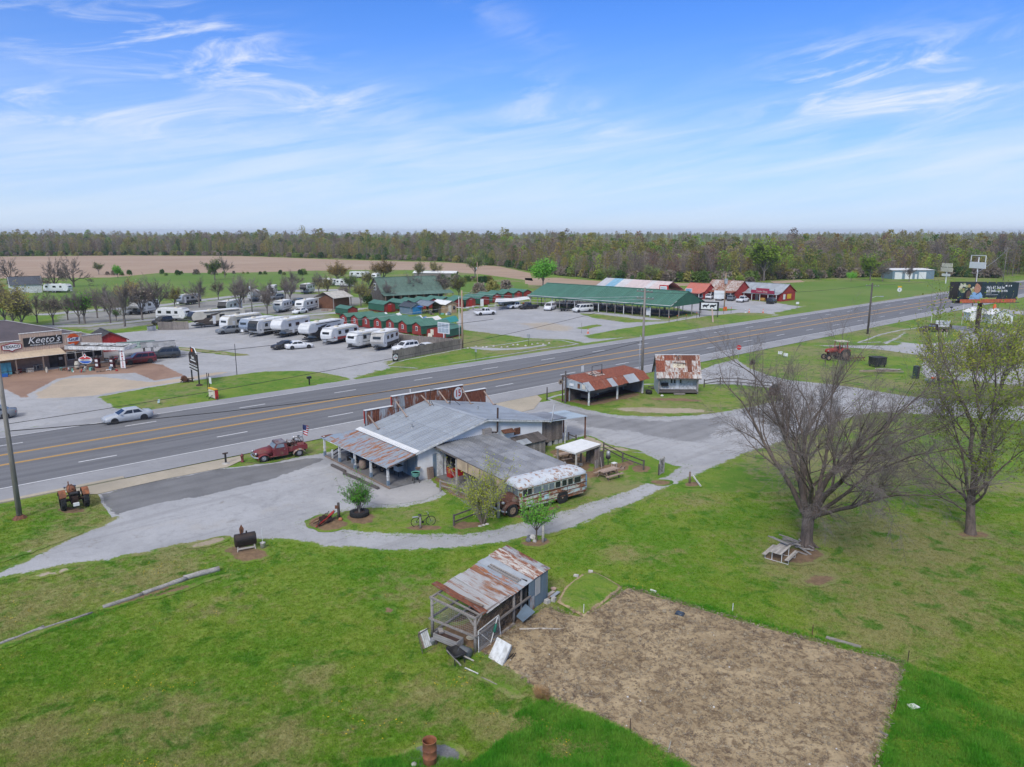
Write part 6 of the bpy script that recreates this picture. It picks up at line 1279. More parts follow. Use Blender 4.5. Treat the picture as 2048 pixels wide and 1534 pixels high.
# ================================================================ cars on the road and lots
P_={k:paint('paint_'+k,c)for k,c in dict(silver=(.42,.44,.46),maroon=(.16,.012,.02),charcoal=(.035,.042,.05),white=(.72,.72,.72),grey=(.16,.175,.19),black=(.018,.018,.02),navy=(.05,.075,.10),pearl=(.66,.66,.64),beige=(.58,.54,.46)).items()}
car('silver_car','sedan',P_['silver'],(-41.6,77.2),228,'silver sedan driving along the far lane of the highway','car')
car('parked_suv','suv',P_['maroon'],G(279,727),232,'dark red estate car parked at the end of the filling station canopy','car','cars at the antique store',glass='glass')
car('parked_suv','suv',P_['charcoal'],G(330,716),246,'dark green-black off-roader parked right of the dark red car','car','cars at the antique store',bars=True)
car('parked_suv','suv',P_['grey'],G(457,667),228,'grey crossover parked in front of the cream fifth-wheel trailers','car','cars in the trailer lot')
car('parked_car','sedan',P_['black'],G(570,697),220,'black sedan parked beside a white sedan in the trailer lot','car','cars in the trailer lot')
car('parked_car','sedan',P_['white'],G(598,697),58,'white sedan parked beside the black sedan in the trailer lot','car','cars in the trailer lot')
car('parked_suv','suv',P_['white'],G(811,702),226,'white off-roader half hidden behind the front plank fence','car','cars behind the fence',bars=True)
car('parked_car','sedan',P_['pearl'],G(850,702),228,'second white car behind the plank fence, only its roof showing','car','cars behind the fence')
car('parked_car','sedan',P_['grey'],G(-18,838),240,'pale vehicle at the left picture edge behind the utility pole','car')
car('pickup_truck','pickup',P_['white'],G(970,630),60,'white pickup crossing the open gravel market lot','pickup','vehicles at the market')
car('pickup_truck','pickup',P_['white'],G(1033,617),235,'white pickup parked against the black pickup by the market hall','pickup','vehicles at the market')
car('pickup_truck','pickup',P_['black'],G(1057,618),235,'black pickup parked at the left end of the green market hall','pickup','vehicles at the market')
car('parked_van','van',P_['white'],G(1100,620),200,'tall white van parked nose out from the market hall','van','vehicles at the market')
car('parked_van','van',P_['pearl'],G(1165,624),240,'long white passenger van parked along the market hall','van','vehicles at the market')
car('parked_suv','suv',P_['navy'],G(1013,611),240,'dark car under the white awning by the red cabins','car','vehicles at the market')
for k,u,v,yw,pn,lb in(('pickup',1403,597,25,'navy','dark blue pickup outside the shop with the coral roof'),('suv',1420,598,30,'white','white off-roader outside the rusty-roofed red shop'),('pickup',1441,600,30,'beige','cream pickup behind the tall utility pole at the shops'),('suv',1463,601,30,'grey','dark grey off-roader outside the grey-roofed shop'),('pickup',1485,604,40,'white','white pickup outside the grey-roofed shop'),('suv',1543,607,35,'black','black off-roader parked at the end of the row of shops')):car('pickup_truck' if k=='pickup' else 'parked_suv',k,P_[pn],G(u,v),yw,lb,'pickup' if k=='pickup' else 'car','cars at the row of shops')
t=thing('flatbed_trailer',G(1130,622),60,'low black flatbed trailer parked between the two white vans','trailer',);bx('deck',(0,0,.6),(4.2,1.8,.12),M['black'],t);MB().bar((2.1,0,.55),(3.3,0,.5),.1).build('tongue',M['black'],t);[wheel(t,x,s*.95,.32,.2,'rim',s)for x in(-.4,.4)for s in(-1,1)];[MB().bar((-2,s*.85,.9),(2,s*.85,.9),.05).build('side_rail',M['black'],t)for s in(-1,1)]
# ================================================================ caravans
CR=simple('cream_gelcoat',(.62,.57,.46),.4,0,.12,1.2);WH=simple('white_gelcoat',(.70,.70,.69),.4,0,.1,1.2,(.62,.62,.60));GY=simple('grey_gelcoat',(.36,.36,.35),.4,0,.15,1.2);BK=simple('black_gelcoat',(.03,.032,.036),.35,0,.2,2);BR=simple('brown_graphic',(.10,.075,.06),.45,0,.2,2);BL=simple('blue_grey_gelcoat',(.26,.31,.38),.4,0,.15,2);TN=simple('tan_cap',(.42,.40,.37),.45,0,.15,2);RD=M['red']
gr='caravans lined up in the trailer lot'
def rvp(u,v,yaw,L,*a,**k):
 x,y=G(u,v);h=R(yaw);return rv((x-math.sin(h)*L/2,y-math.cos(h)*L/2),yaw,L,*a,**k)
rvp(380,657,221,12.2,2.5,3.5,'long cream fifth-wheel trailer with dark swooping graphics at the left end of the row',CR,fifth=True,capm=BK,stripe=BR,stripe2=BR,group=gr,cat='fifth wheel',name='fifth_wheel_trailer')
rvp(448,667,207,9.5,2.5,3.4,'cream and white trailer standing behind the grey crossover',CR,front='round',capm=WH,stripe=BR,group=gr)
rvp(487,669,203,8.2,2.4,3.0,'blue-grey fronted trailer squeezed between the cream and the black-nosed trailers',WH,front='slant',capm=BL,group=gr,slide=False)
rvp(505,674,202,9.2,2.45,3.1,'white trailer with a black slanting nose and dark stripe',WH,front='slant',capm=BK,stripe=BK,group=gr,cover=BK)
rvp(552,677,200,9.6,2.5,3.5,'plain white fifth-wheel trailer beside the black-nosed trailer',WH,fifth=True,stripe=TN,group=gr,cat='fifth wheel',name='fifth_wheel_trailer')
rvp(607,686,205,10.5,2.5,3.5,'white fifth-wheel trailer with a black swoosh behind the white sedan',WH,fifth=True,capm=WH,stripe=BK,stripe2=BK,group=gr,cat='fifth wheel',name='fifth_wheel_trailer')
rvp(652,690,203,8.8,2.45,2.9,'rounded white trailer with a bright red lower stripe',WH,front='round',capm=WH,stripe=RD,group=gr,slide=False,cover=M['grey_metal'])
rvp(702,699,212,7.6,2.45,2.9,'small rounded white trailer between the red-striped and the tan-fronted one',WH,front='round',capm=WH,group=gr,slide=False,cover=BK)
rvp(754,702,193,7.2,2.45,3.1,'white trailer with a tan and black slanted front nearest the plank fence',WH,front='slant',capm=TN,stripe=BK,group=gr,slide=False,cover=BK)
gp='caravans among the trees of the camping park'
for u,v,yw,L,lb,kw in((378,609,200,7.5,'white camper with a dark swoosh by the left trees of the park',dict(front='slant',capm=BL,stripe=BK)),(461,627,185,9,'fifth-wheel facing the fence with a black windscreen-like cap',dict(fifth=True,capm=BK)),(509,602,150,8.5,'white fifth-wheel beside the utility pole in the camping park',dict(fifth=True,capm=GY)),(545,588,170,7,'silvery camper half hidden by trees behind the utility pole',dict(front='slant',capm=GY)),(566,623,185,7,'small white trailer seen end-on in the middle of the camping park',dict(front='round',capm=WH)),(614,621,190,9,'tall white trailer with a white car beside it',dict(front='slant',capm=WH)),(615,587,185,8,'dark-capped trailer at the back of the camping park',dict(fifth=True,capm=BK)),(348,641,100,7.5,'white camper behind the left stretch of plank fence',dict(front='round',capm=WH)),(290,627,190,8.5,'white fifth-wheel behind a dark pickup near the bare trees',dict(fifth=True,capm=GY)),(117,585,95,9,'old low white camper in front of the two big bare trees',dict(front='round')),(720,556,100,9,'white trailer deep among the yellow-green trees',dict(front='slant')),(752,560,185,7,'white trailer behind the tall bronze tree',dict(front='slant')),(690,574,120,7,'grey trailer among the bushes behind the barn',dict(front='slant',capm=GY)),(655,572,110,7,'pale trailer at the far edge of the camping park',dict(front='slant'))):
 kk=dict(slide=False,awn=False,group=gp);kk.update(kw);rv(G(u,v),yw,L,2.4,3.3 if kw.get('fifth')else 2.9,lb,WH if kw.get('front')!='slant' or u>600 else GY,**kk)
for kind,u,v,yw,pn,lb in(('pickup',268,628,200,'grey','dark pickup parked in front of the fifth-wheel by the bare trees'),('suv',553,599,215,'grey','dark car beside the silvery camper in the park'),('sedan',577,612,200,'navy','dark car behind the small end-on trailer'),('suv',594,609,200,'navy','dark car left of the tall white trailer'),('sedan',600,627,200,'white','white sedan parked by the tall white trailer'),('suv',325,648,200,'black','black car behind the left stretch of plank fence')):car('parked_car',kind,P_[pn],G(u,v),yw,lb,'car','cars in the camping park')
# ================================================================ plank fences
def plank_fence(pts,h,lb,grp=None,bay=2.45):
 t=thing('plank_fence',pts[0],0,lb,'fence',grp);t.rotation_euler=(0,0,0);o=Vector(pts[0])
 for a,b in zip(pts,pts[1:]):
  a=Vector(a)-o;b=Vector(b)-o;L=(b-a).length;n=max(1,round(L/bay));d=(b-a)/L;nn=Vector((-d.y,d.x))
  for i in range(n):
   p0=a+d*(L*i/n);p1=a+d*(L*(i+1)/n);m=MB();k=15
   for j in range(k):
    q=p0.lerp(p1,(j+.5)/k);hh=h*(1+rnd.uniform(-.025,.025));m.box((q.x,q.y,hh/2+.03),(L/n/k*.93,.022,hh),(0,0,math.atan2(d.y,d.x)))
   for z in(.35,h*.55,h*.85):m.bar((p0.x+nn.x*.04,p0.y+nn.y*.04,z),(p1.x+nn.x*.04,p1.y+nn.y*.04,z),.04,.09)
   m.build('fence_panel',M['fence_wood'],t,fix=False);q=p0+nn*.07;MB().box((q.x,q.y,h*.52),(.1,.1,h*1.04)).build('post',M['pale_wood'],t)
 return t
plank_fence(GG([(786,723),(850,710),(924,697)]),1.75,'weathered plank fence along the verge carrying a round emblem board')
plank_fence(GG([(492,646),(560,655),(660,669),(798,687),(924,698)]),1.7,'long weathered plank fence between the trailers and the red cabins')
plank_fence(GG([(317,660),(347,660),(378,659)]),1.7,'short weathered plank fence at the left end of the trailer lot')
t=thing('emblem_board',G(791,724.5),141,'black board with a round emblem at the end of the front plank fence','sign',z=.15);tp=MB().box((0,0,.62),(.05,1.0,1.2)).build('board',M['black'],t)
MB().lathe([(.42,-.03),(.42,.04)],20,(.02,0,.65),'x').build('disc',M['white'],t);MB().prism([(-.25,.55),(.2,.5),(.28,.62),(-.2,.66)],.06,.08,'x').build('mark',M['red'],t);MB().prism([(-.2,.8),(.2,.78),(.1,.92),(-.15,.9)],.06,.08,'x').build('mark',simple('emblem_green',(.02,.09,.06),.6),t)
# ================================================================ red cabins with green barn roofs
RED=simple('red_cabin_boards',(.30,.038,.028),.8,0,.25,1.4,(.22,.03,.024),.2,.08);GRN=simple('green_sheet',(.028,.105,.065),.55,.1,.25,.7,(.035,.125,.08),.1,.12);GRT=simple('green_roof_sheet',(.055,.165,.115),.5,.1,.2,.8,(.07,.19,.14),.1,.1)
def cabin(xy,yaw,lb,grp,W=3.1,L=7.0,win=True,door=False,sc_=1.):
 """gambrel cabin; local +x is the gable that faces us"""
 t=thing('red_cabin',xy,yaw,lb,'cabin',grp);h=W/2;t.scale=(sc_,)*3
 MB().prism([(-h+.06,.15),(h-.06,.15),(h-.2,1.72),(0,2.28),(-h+.2,1.72)],-L,-.08,'x').build('wall',RED,t)
 for s in(-1,1):
  MB().slab((-L-.1,s*(h+.02),.35),(.02,s*(h+.02),.35),(.02,s*(h-.12),1.76),(-L-.1,s*(h-.12),1.76),.05).build('side_roof',GRN,t)
  n=5
  for i in range(n):panels(t,(-L-.12+(L+.22)/n*i,s*(h+.02),1.72),(1,0,0),(0,-s*(h+.02),.64),(L+.22)/n,math.hypot(h+.02,.64),1,GRT,'roof_panel',2,.02)
  MB().bar((.05,s*(h-.02),1.72),(.05,0,2.34),.1,.08).build('barge_board',GRN,t)
 if win:f=MB().box((0,0,0),(.08,.55,.78)).build('window',M['white'],t,loc=(-.05,0,1.2));bx('pane',(.03,-.11,.16),(.05,.18,.3),M['glass'],f);bx('pane',(.03,.11,.16),(.05,.18,.3),M['glass'],f);bx('pane',(.03,-.11,-.17),(.05,.18,.3),M['glass'],f);bx('pane',(.03,.11,-.17),(.05,.18,.3),M['glass'],f)
 if door:f=bx('door',(-.05,0,.95),(.07,.85,1.6),M['red_tool'],t);bx('door_trim',(.03,0,.82),(.04,.7,.05),M['white'],f)
 for x in(-L*.9,-L*.5,-.4):
  for y in(-h*.8,h*.8):bx('block',(x,y,.08),(.3,.2,.18),M['concrete'],t)
 return t
ordw=['first','second','third','fourth','fifth','sixth','seventh','eighth','ninth','tenth','eleventh','twelfth']
fr=[(687,651),(709,654),(732,656.5),(755,660),(780,663),(805,667),(833,671)]
for i,(u,v)in enumerate(fr):
 x,y=G(u,v);a=R(228);cabin((x,y),228,f'red barn-roofed cabin behind the plank fence, {ordw[i]} from the left in the front row','front row of red cabins',W=3.0,L=6.4,win=True,sc_=1.14)
t=cabin(G(872,677),208,'largest red cabin, at the right end of the front row beside the marquee sign','front row of red cabins',W=4.6,L=6.0,win=False);f=bx('door',(-.05,-.9,1.15),(.08,.7,1.1),M['cream'],t);bx('step_board',(.25,-1.2,.5),(.06,1.0,.9),M['cream'],t,rot=(0,-.3,0))
cabin(G(706,632),140,'lone red cabin with a green side wall behind the front row at its left end','back row of red cabins',W=2.9,L=6.4,win=False)
bk=[(780,625),(817,622),(842,619.5),(868,617),(893,615),(918,617),(942,614.5),(970,610.5),(994,605.5),(1016,602),(1037,599.5),(1055,597.5)]
for i,(u,v)in enumerate(bk):cabin(G(u,v),140,f'red cabin with its gable to the market, {ordw[i]} from left in the back row','back row of red cabins',W=3.0,L=6.5,win=False,door=i%2==0,sc_=1.2)
def tarp(name,pts,z,col,lb,sag=.25,cat='tarpaulin',grp='market tarpaulins',ridge=0.,legs=True,mtl=None):
 mt=mtl or simple('cloth_'+name,col,.7,0,.12,1.5);q=[Vector((*G(u,v,z),z))for u,v in pts];c0=sum(q,Vector())/4
 t=thing(name,(c0.x,c0.y),90,lb,cat,grp);t.rotation_euler=(0,0,0);q=[p-Vector((c0.x,c0.y,0))for p in q];m=MB();N=6
 def P(a,b):
  p=q[0].lerp(q[1],a).lerp(q[3].lerp(q[2],a),b);hh=ridge*(1-abs(2*b-1))if ridge else -sag*4*a*(1-a)*abs(math.sin(b*PI*2+.4));return p+Vector((0,0,hh))
 vs=[P(i/N,j/N)for j in range(N+1)for i in range(N+1)];m.add(vs+[v-Vector((0,0,.03))for v in vs],[(j*(N+1)+i,j*(N+1)+i+1,(j+1)*(N+1)+i+1,(j+1)*(N+1)+i)for j in range(N)for i in range(N)]+[((j+1)*(N+1)+i+49,(j+1)*(N+1)+i+50,j*(N+1)+i+50,j*(N+1)+i+49)for j in range(N)for i in range(N)])
 m.build('sheet',mt,t)
 if legs:[MB().bar((p.x,p.y,0),(p.x,p.y,p.z),.06).build('pole',M['white'],t)for p in q]
 return t
tarp('white_tarpaulin',[(750,629),(772,624),(777,629),(757,634)],2.0,(.72,.72,.7),'white tarpaulin stretched behind the left end of the front cabins')
tarp('white_tarpaulin',[(775,630),(799,625),(804,630),(786,634)],2.0,(.72,.72,.7),'white tarpaulin next to the blue-walled stall')
tarp('white_tarpaulin',[(800,636),(842,630),(846,636),(830,640)],2.0,(.7,.7,.7),'white tarpaulin in front of the grey gabled canopy')
tarp('white_tarpaulin',[(850,634),(876,631),(884,638),(866,641)],2.0,(.72,.68,.64),'pale tarpaulin left of the teal tent')
tarp('blue_tarpaulin',[(838,635),(852,632),(862,640),(846,641)],1.9,(.05,.16,.40),'blue tarpaulin between the pale tarpaulin and the cabins')
tarp('teal_tent',[(871,641),(908,631),(918,642),(895,646)],2.1,(.01,.22,.20),'large teal tent cloth at the right end of the cabins',cat='tent',ridge=.4)
tarp('white_awning',[(992,597),(1057,592),(1060,598),(990,604)],2.4,(.72,.72,.71),'long wavy white awning in front of the right-hand cabins',cat='awning',sag=.5)
def gable(name,xy,yaw,W,L,e,r_,wall,roofm,lb,cat='building',grp=None,ov=.35,posts=False,npan=6,ribs=3,endwall=None,floor=0.):
 """simple gable building, ridge along local x, centred"""
 t=thing(name,xy,yaw,lb,cat,grp);h=W/2
 if not posts:MB().prism([(-h,0),(h,0),(h,e),(0,r_),(-h,e)],-L/2,L/2,'x').build('wall',wall,t)
 else:
  n=max(2,int(L/2.6)+1)
  for i in range(n):
   for y in(-h+.1,h-.1):MB().box((-L/2+.15+(L-.3)*i/(n-1),y,e/2),(.14,.14,e)).build('post',wall,t)
 sl=math.hypot(h+ov,(r_-e)*(h+ov)/h);ze=e-(r_-e)*ov/h
 for s in(-1,1):panels(t,(-L/2-ov,s*(h+ov),ze+.03),(1,0,0),(0,-s*(h+ov),r_-ze),L+2*ov,sl,npan,roofm,'roof_panel',ribs,.03)
 bx('ridge_cap',(0,0,r_+.06),(L+2*ov,.3,.05),roofm(0)if callable(roofm)else roofm,t)
 for x in(-L/2-ov*.6,L/2+ov*.6):
  for s in(-1,1):MB().bar((x,s*(h+ov),ze-.05),(x,0,r_-.05),.08,.14).build('barge_board',wall if not endwall else endwall,t)
 return t
t=gable('market_stall',G(822,627),140,3.2,5.5,2.0,2.8,M['blue_wood'],simple('dark_slate_sheet',(.05,.065,.085),.6,0,.2,1),'stall with a dark roof, white trim and bright blue front wall','stall',endwall=M['white']);bx('front_panel',(2.78,0,1.0),(.05,2.4,1.6),simple('bright_blue_panel',(.02,.20,.42),.6,0,.2,2),t)
t=thing('sun_umbrella',G(838,628),0,'blue sun umbrella beside the blue-fronted stall','umbrella');MB().lathe([(.03,2.4),(.7,2.15),(1.15,1.8),(1.1,1.8),(.03,2.3)],10).build('canopy',simple('blue_canvas',(.02,.13,.42),.7),t);MB().tube([(0,0,0),(0,0,2.4)],.03,6).build('pole',M['white'],t)
t=gable('market_canopy',G(856,625),140,3.6,6,2.1,3.0,M['dark_wood'],simple('blue_grey_sheet',(.20,.24,.29),.5,.2,.2,1),'open stall with a grey gable roof crowded with goods','stall',posts=True)
t=gable('market_stall',G(889,624),140,3.4,6,2.3,3.0,simple('tan_stall_wall',(.40,.28,.17),.8,0,.25,2),M['white'],'tan stall with a white roof between the canopies and the utility pole','stall');bx('door',(3.02,-.4,1.0),(.06,.9,1.9),M['cream'],t);bx('window',(3.02,.9,1.3),(.06,.7,.9),M['glass'],t)
GOODS=[(M[k],c)for k,c in(('dark_wood','dark wooden'),('rust','rusty'),('cream','cream'),('white','white'),('blue_wood','blue painted'),('red_tool','red'),('iron','black iron'),('brown_wood','brown wooden'),('grey_metal','grey metal'),('teal_pot','teal'))]
def goods(area,n,where,grp,s_=(.3,.9),seed=1):
 rg=random.Random(seed)
 for k in range(n):
  u=rg.uniform(area[0],area[2]);v=rg.uniform(area[1],area[3]);a,b,c=rg.uniform(*s_),rg.uniform(*s_)*.7,rg.uniform(*s_)*.9;mt,cn=rg.choice(GOODS);q=rg.random()
  nm='chest' if q<.4 else 'side_table' if q<.7 else 'crock';t_=thing(nm,G(u,v),rg.uniform(0,180),f"{cn} {nm.replace('_', ' ')} {where}",nm.replace('_',' '),grp)
  if q<.4:bx('carcass',(0,0,c/2),(a,b,c),mt,t_);bx('top',(0,0,c+.02),(a*1.08,b*1.1,.05),mt,t_)
  elif q<.7:
   bx('table_top',(0,0,c*.8),(a*1.4,b*1.2,.05),mt,t_);[bx('leg',(x*a*.6,y*b*.5,c*.4),(.05,.05,c*.8),mt,t_)for x in(-1,1)for y in(-1,1)]
  else:MB().lathe([(a*.25,0),(a*.36,c*.3),(a*.34,c*.8),(a*.2,c)],10).build('shell',mt,t_)
goods((846,622,905,630),14,'set out between the market stalls','goods at the market stalls',seed=4)
goods((1010,604,1055,610),9,'standing under the long white awning','goods under the white awning',seed=5)
goods((1090,606,1250,616),22,'in the shade of the market hall','goods inside the market hall',seed=6)
for k,(u,v)in enumerate(((918,621),(930,622),(940,620),(952,618),(984,616),(1000,614))):
 t=thing('trestle_table',G(u,v),70,'white-topped trestle table in a row before the red cabins','table','trestle tables by the cabins');bx('table_top',(0,0,.78),(2.2,.8,.06),M['white'],t);[bx('leg',(x,0,.38),(.06,.6,.75),M['grey_metal'],t)for x in(-.9,.9)]
t=thing('display_door',G(964,613),70,'white door panel standing upright among the market tables','door');bx('panel',(0,0,1.0),(.9,.06,2.0),M['white'],t);bx('foot',(0,0,.05),(.9,.5,.08),M['pale_wood'],t)
A,Bq,C_=Vector(G(1338.6,636.8)),Vector(G(1060,612)),Vector(G(1383,625));d=(Bq-A);Lh=d.length;yawh=math.degrees(math.atan2(-d.x,-d.y));wv=C_-A;Wh=15.5
cen=A+d*.5+Vector((-d.y,d.x)).normalized()*(-Wh/2 if(Vector((-d.y,d.x)).dot(wv)<0)else Wh/2)
HALL=thing('market_hall',cen,yawh,'long open market hall with a deep green sheet roof on white posts','hall');h=Wh/2;e_,r_=3.1,6.0
for s in(-1,1):
 v=Vector((0,-s*(h+.5),r_-e_+.1));panels(HALL,(-Lh/2-.5,s*(h+.5),e_-.1),(1,0,0),v,Lh+1,v.length,34,GRT,'roof_panel',2,.07,over=-.04)
 MB().box((0,s*(h+.48),e_-.28),(Lh+1,.06,.42)).build('fascia',GRN,HALL)
 MB().bar((-Lh/2-.5,s*(h+.55),e_-.05),(Lh/2+.5,s*(h+.55),e_-.05),.1).build('gutter',M['white'],HALL)
 n=18
 for i in range(n):bx('post',(-Lh/2+.2+(Lh-.4)*i/(n-1),s*(h-.05),e_/2),(.16,.16,e_),M['white_wood']if i%3==0 else M['old_wood'],HALL)
for y in(-h*.4,h*.4):
 for i in range(12):bx('post',(-Lh/2+.2+(Lh-.4)*i/11,y,e_/2+.3),(.16,.16,e_+.6),M['old_wood'],HALL)
for x in(-Lh/2-.4,Lh/2+.4):MB().prism([(-h-.45,e_-.42),(h+.45,e_-.42),(0,r_-.02)],x-.05,x+.05,'x').build('gable',GRN,HALL)
bx('ridge_cap',(0,0,r_+.06),(Lh+1,.4,.06),GRT,HALL)
for s in(-1,):
 for i in range(13):bx('table_board',(-Lh/2+1.5+i*(Lh-3)/12,s*(h-1.6),.75),(2.4,1.0,.06),M['dark_wood'],HALL)
t=bx('notice_board',(0,0,0),(1.1,.06,1.8),M['white'],None);t.location=(*G(1296,632),1.1);t.rotation_euler=(0,0,PI/2-R(yawh));tag(t,'white notice board fixed under the eave at the front of the market hall','notice board')
t=thing('striped_building',(35,226),138,'long low building with pale roof striped grey, blue and pink behind the market hall','building');Ls=26
STR=[simple('stripe_'+n_,c,.5,.1,.15,.8)for n_,c in(('grey',(.50,.50,.52)),('blue',(.22,.42,.55)),('white',(.60,.58,.58)),('pink',(.62,.52,.50)))]
MB().box((0,5.6,1.5),(Ls,11,3)).build('wall',M['red_tool'],t);v=Vector((0,6.2,2.8));od=[0,0,1,1,2,2,3,3,3,3,2,3,3,3]
for i,k in enumerate(od):panels(t,(-Ls/2+Ls/len(od)*i,-.6,2.9),(1,0,0),v,Ls/len(od),v.length,1,STR[k],'roof_panel',4,.03);panels(t,(-Ls/2+Ls/len(od)*i,11.8,2.9),(1,0,0),(0,-6.2,2.8),Ls/len(od),6.8,1,STR[k],'roof_panel',4,.03)
t=thing('red_shopfront',(44.5,215.5),138,'red stepped shopfront with a white panel sign behind the market hall','shopfront');bx('front',(0,0,1.9),(6.2,.3,3.8),M['red'],t);bx('tower',(-.2,-.05,3.4),(3.0,.35,3.2),M['red'],t);f=bx('sign_panel',(-.2,-.26,3.5),(2.4,.06,2.4),M['white'],t);[bx('lettering_strip',(0,-.05,.7-k*.42),(1.7-.2*(k%2),.03,.16),STR[1],f)for k in range(4)];bx('porch_roof',(1.0,-.7,1.95),(5.5,1.4,.15),M['red'],t,rot=(-.2,0,0))
cabin(G(1342,588),150,'small red cabin with a green roof between the striped building and the shops','shops beyond the market hall',W=3.4,L=6,win=False,sc_=1.2)
COR=simple('coral_sheet',(.52,.16,.12),.55,.1,.15,.8,(.46,.15,.11));SH=M['red_tool']
BRD=simple('red_shop_boards',(.36,.035,.03),.8,0,.2,1.2)
def shop(name,xy,yaw,L,D,e,r_,wall,roofm,lb,porch=2.4,npan=8,ps=4,prm=None):
 t=gable(name,xy,yaw,D,L,e,r_,wall,roofm,lb,'shop','row of red shops',npan=npan)
 v=Vector((0,porch,.45));panels(t,(-L/2-.2,-D/2-porch-.2,e-.62),(1,0,0),v,L+.4,v.length+.2,npan,prm or roofm,'porch_roof_panel',3,.025)
 for i in range(ps):bx('porch_post',(-L/2+.2+(L-.4)*i/(ps-1),-D/2-porch,(e-.7)/2),(.14,.14,e-.7),M['white'],t)
 bx('door',(.3,-D/2-.03,1.0),(1.0,.06,2.0),M['grey_metal'],t)
 for x in(-L*.3,L*.3):f=bx('window',(x,-D/2-.03,1.35),(1.7,.06,1.1),M['white'],t);bx('pane',(0,-.03,0),(1.5,.04,.9),M['glass'],f)
 return t
def atpx(u,v,yaw,dx,dy):return on(G(u,v),yaw,dx,dy)
t=shop('coral_roof_shop',on((54.5,226),138,0,5.4),138,6.8,6,2.5,4.6,BRD,COR,'small shop with a coral red roof and white porch posts');f=bx('sign',(-.3,-5.7,2.7),(2.4,.08,1.1),M['white'],t);bx('sign_face',(0,-.05,0),(2.1,.03,.85),STR[1],f)
t=shop('rusty_roof_shop',on((62.,224.3),138,0,6.4),138,10.4,8,2.9,5.6,BRD,lambda i:M['white_rust'],'red shop with a big patched rusty roof',prm=M['rust_red']);f=bx('notice',(-3.2,-4.07,1.8),(1.1,.06,.8),M['cream'],t)
for k,mt in enumerate(('white','iron','cream','white')):bx('poster',(1.2+k*.75,-4.07,1.5),(.6,.05,1.1 if k%2 else .8),M[mt],t)
t=shop('grey_roof_shop',on((72.2,222),138,0,6.6),138,16.2,8.5,2.7,4.9,BRD,M['galv'],'long red shop with a grey tin roof and a stepped red signboard',npan=12,ps=7)
f=bx('signboard',(3.6,-6.9,2.75),(7.6,.12,.95),simple('crimson_board',(.30,.02,.055),.6,0,.15,2),t);bx('signboard_top',(0,0,.75),(4.2,.12,.6),simple('crimson_board_top',(.32,.03,.06),.6,0,.15,2),f);[bx('signboard_trim',(x,0,.5),(.1,.16,1.05),M['blue_wood'],f)for x in(-3.8,3.8)];text('lettering','Cedar Shop',.75,M['cream'],f,(-.2,-.08,.1),(PI/2,0,0))
for x in(3.0,6.6):bx('bench',(x,-5.6,.5),(1.6,.7,.8),simple('yellow_wood',(.52,.28,.07),.7),t)
bx('shutter',(8.16,.5,1.3),(.06,2.4,1.4),M['yellow'],t);bx('shutter',(8.16,-2.4,1.3),(.06,1.2,1.5),M['white'],t)
# ================================================================ signs and poles beyond the highway
def wood_sign(name,xy,yaw,W,H,z0,lb,face,frame='black',posts=True,cat='sign',marks=None,leg=.1):
 t=thing(name,xy,yaw,lb,cat)
 if posts:[bx('post',(0,s*W*.46,(z0+H)/2),(leg,leg,z0+H),M[frame],t)for s in(-1,1)]
 f=bx('board',(.06,0,z0+H/2),(.06,W,H),M[face],t);return t,f
t,f=wood_sign('deer_sign',G(1417,634),200,4.6,2.1,1.6,'black framed sign with white deer silhouettes on the verge','black',leg=.18);bx('panel',(.05,0,0),(.05,3.7,1.5),M['white'],f)
for s in(-.8,.9):MB().prism([(s-.8,.1),(s-.3,.35),(s+.3,.3),(s+.75,.55),(s+.8,.2),(s+.3,-.1),(s+.4,-.6),(s+.1,-.2),(s-.4,-.15),(s-.6,-.6),(s-.65,-.1)],.075,.1,'x').build('silhouette',M['black'],f)
tag(MB().bar((*G(1426,645),0),(*G(1423,637),2.4),.3,.1).build('leaning_board',M['bench_wood']),'pale plank leaning on the back of the deer sign','plank')
t,f=wood_sign('white_sign',G(1438,615),205,3.0,2.2,2.4,'tall white sign on thin legs in the grass island before the shops','white','white')
pole(G(1448,620.5),9.6,'tall tan utility pole with a grey box in the grass island by the shops',.17,.12,((9.0,1.6,0),),'pole_tan'); 
t=bx('meter_box',(*G(1448,620.5),7.6),(.7,.6,1.3),M['grey_metal'],None);t.location.y-=.35;tag(t,'grey transformer box high on the utility pole by the shops','transformer')
t=thing('orange_barrier',G(1450,621.5),50,'orange barrier at the foot of the utility pole by the shops','barrier');bx('board',(0,0,.8),(1.3,.08,.5),M['orange'],t);[bx('leg',(x,0,.4),(.08,.4,.8),M['orange'],t)for x in(-.5,.5)]
for k,(u,v)in enumerate(((1338,646),(1354,643),(1372,641),(1393,637),(1432,630),(1447,628),(1462,626))):t=thing('boundary_stake',G(u,v),0,'thin stake with an orange ribbon along the lawn edge by the market lane','stake','ribbon stakes by the market lane');MB().tube([(0,0,0),(0,0,1.5)],.04,5).build('stake',M['iron'],t);bx('ribbon',(0,0,1.35),(.12,.12,.22),M['orange'],t)
for k,(u,v,lb)in enumerate(((1491,626,'blue-topped white post at the shop entrance'),(1498,625,'orange traffic cone at the shop entrance'),(1526,626,'low orange marker near the end of the shop verge'),(1176,667,'orange and white marker on the grass patch in the market lot'))):t=thing('traffic_cone',G(u,v),0,lb,'cone');MB().lathe([(.28,0),(.28,.06),(.16,.06),(.04,1.0)],10).build('cone',M['orange']if k else M['white'],t);MB().lathe([(.12,.45),(.09,.65)],10).build('band',M['white']if k else M['blue_wood'],t)
t=thing('mailbox',G(1594,618),100,'white mailbox on a post by the lawn drive past the shops','mailbox');bx('post',(0,0,.7),(.12,.12,1.4),M['old_wood'],t);bx('box',(0,0,1.6),(.7,.5,.5),M['white'],t)
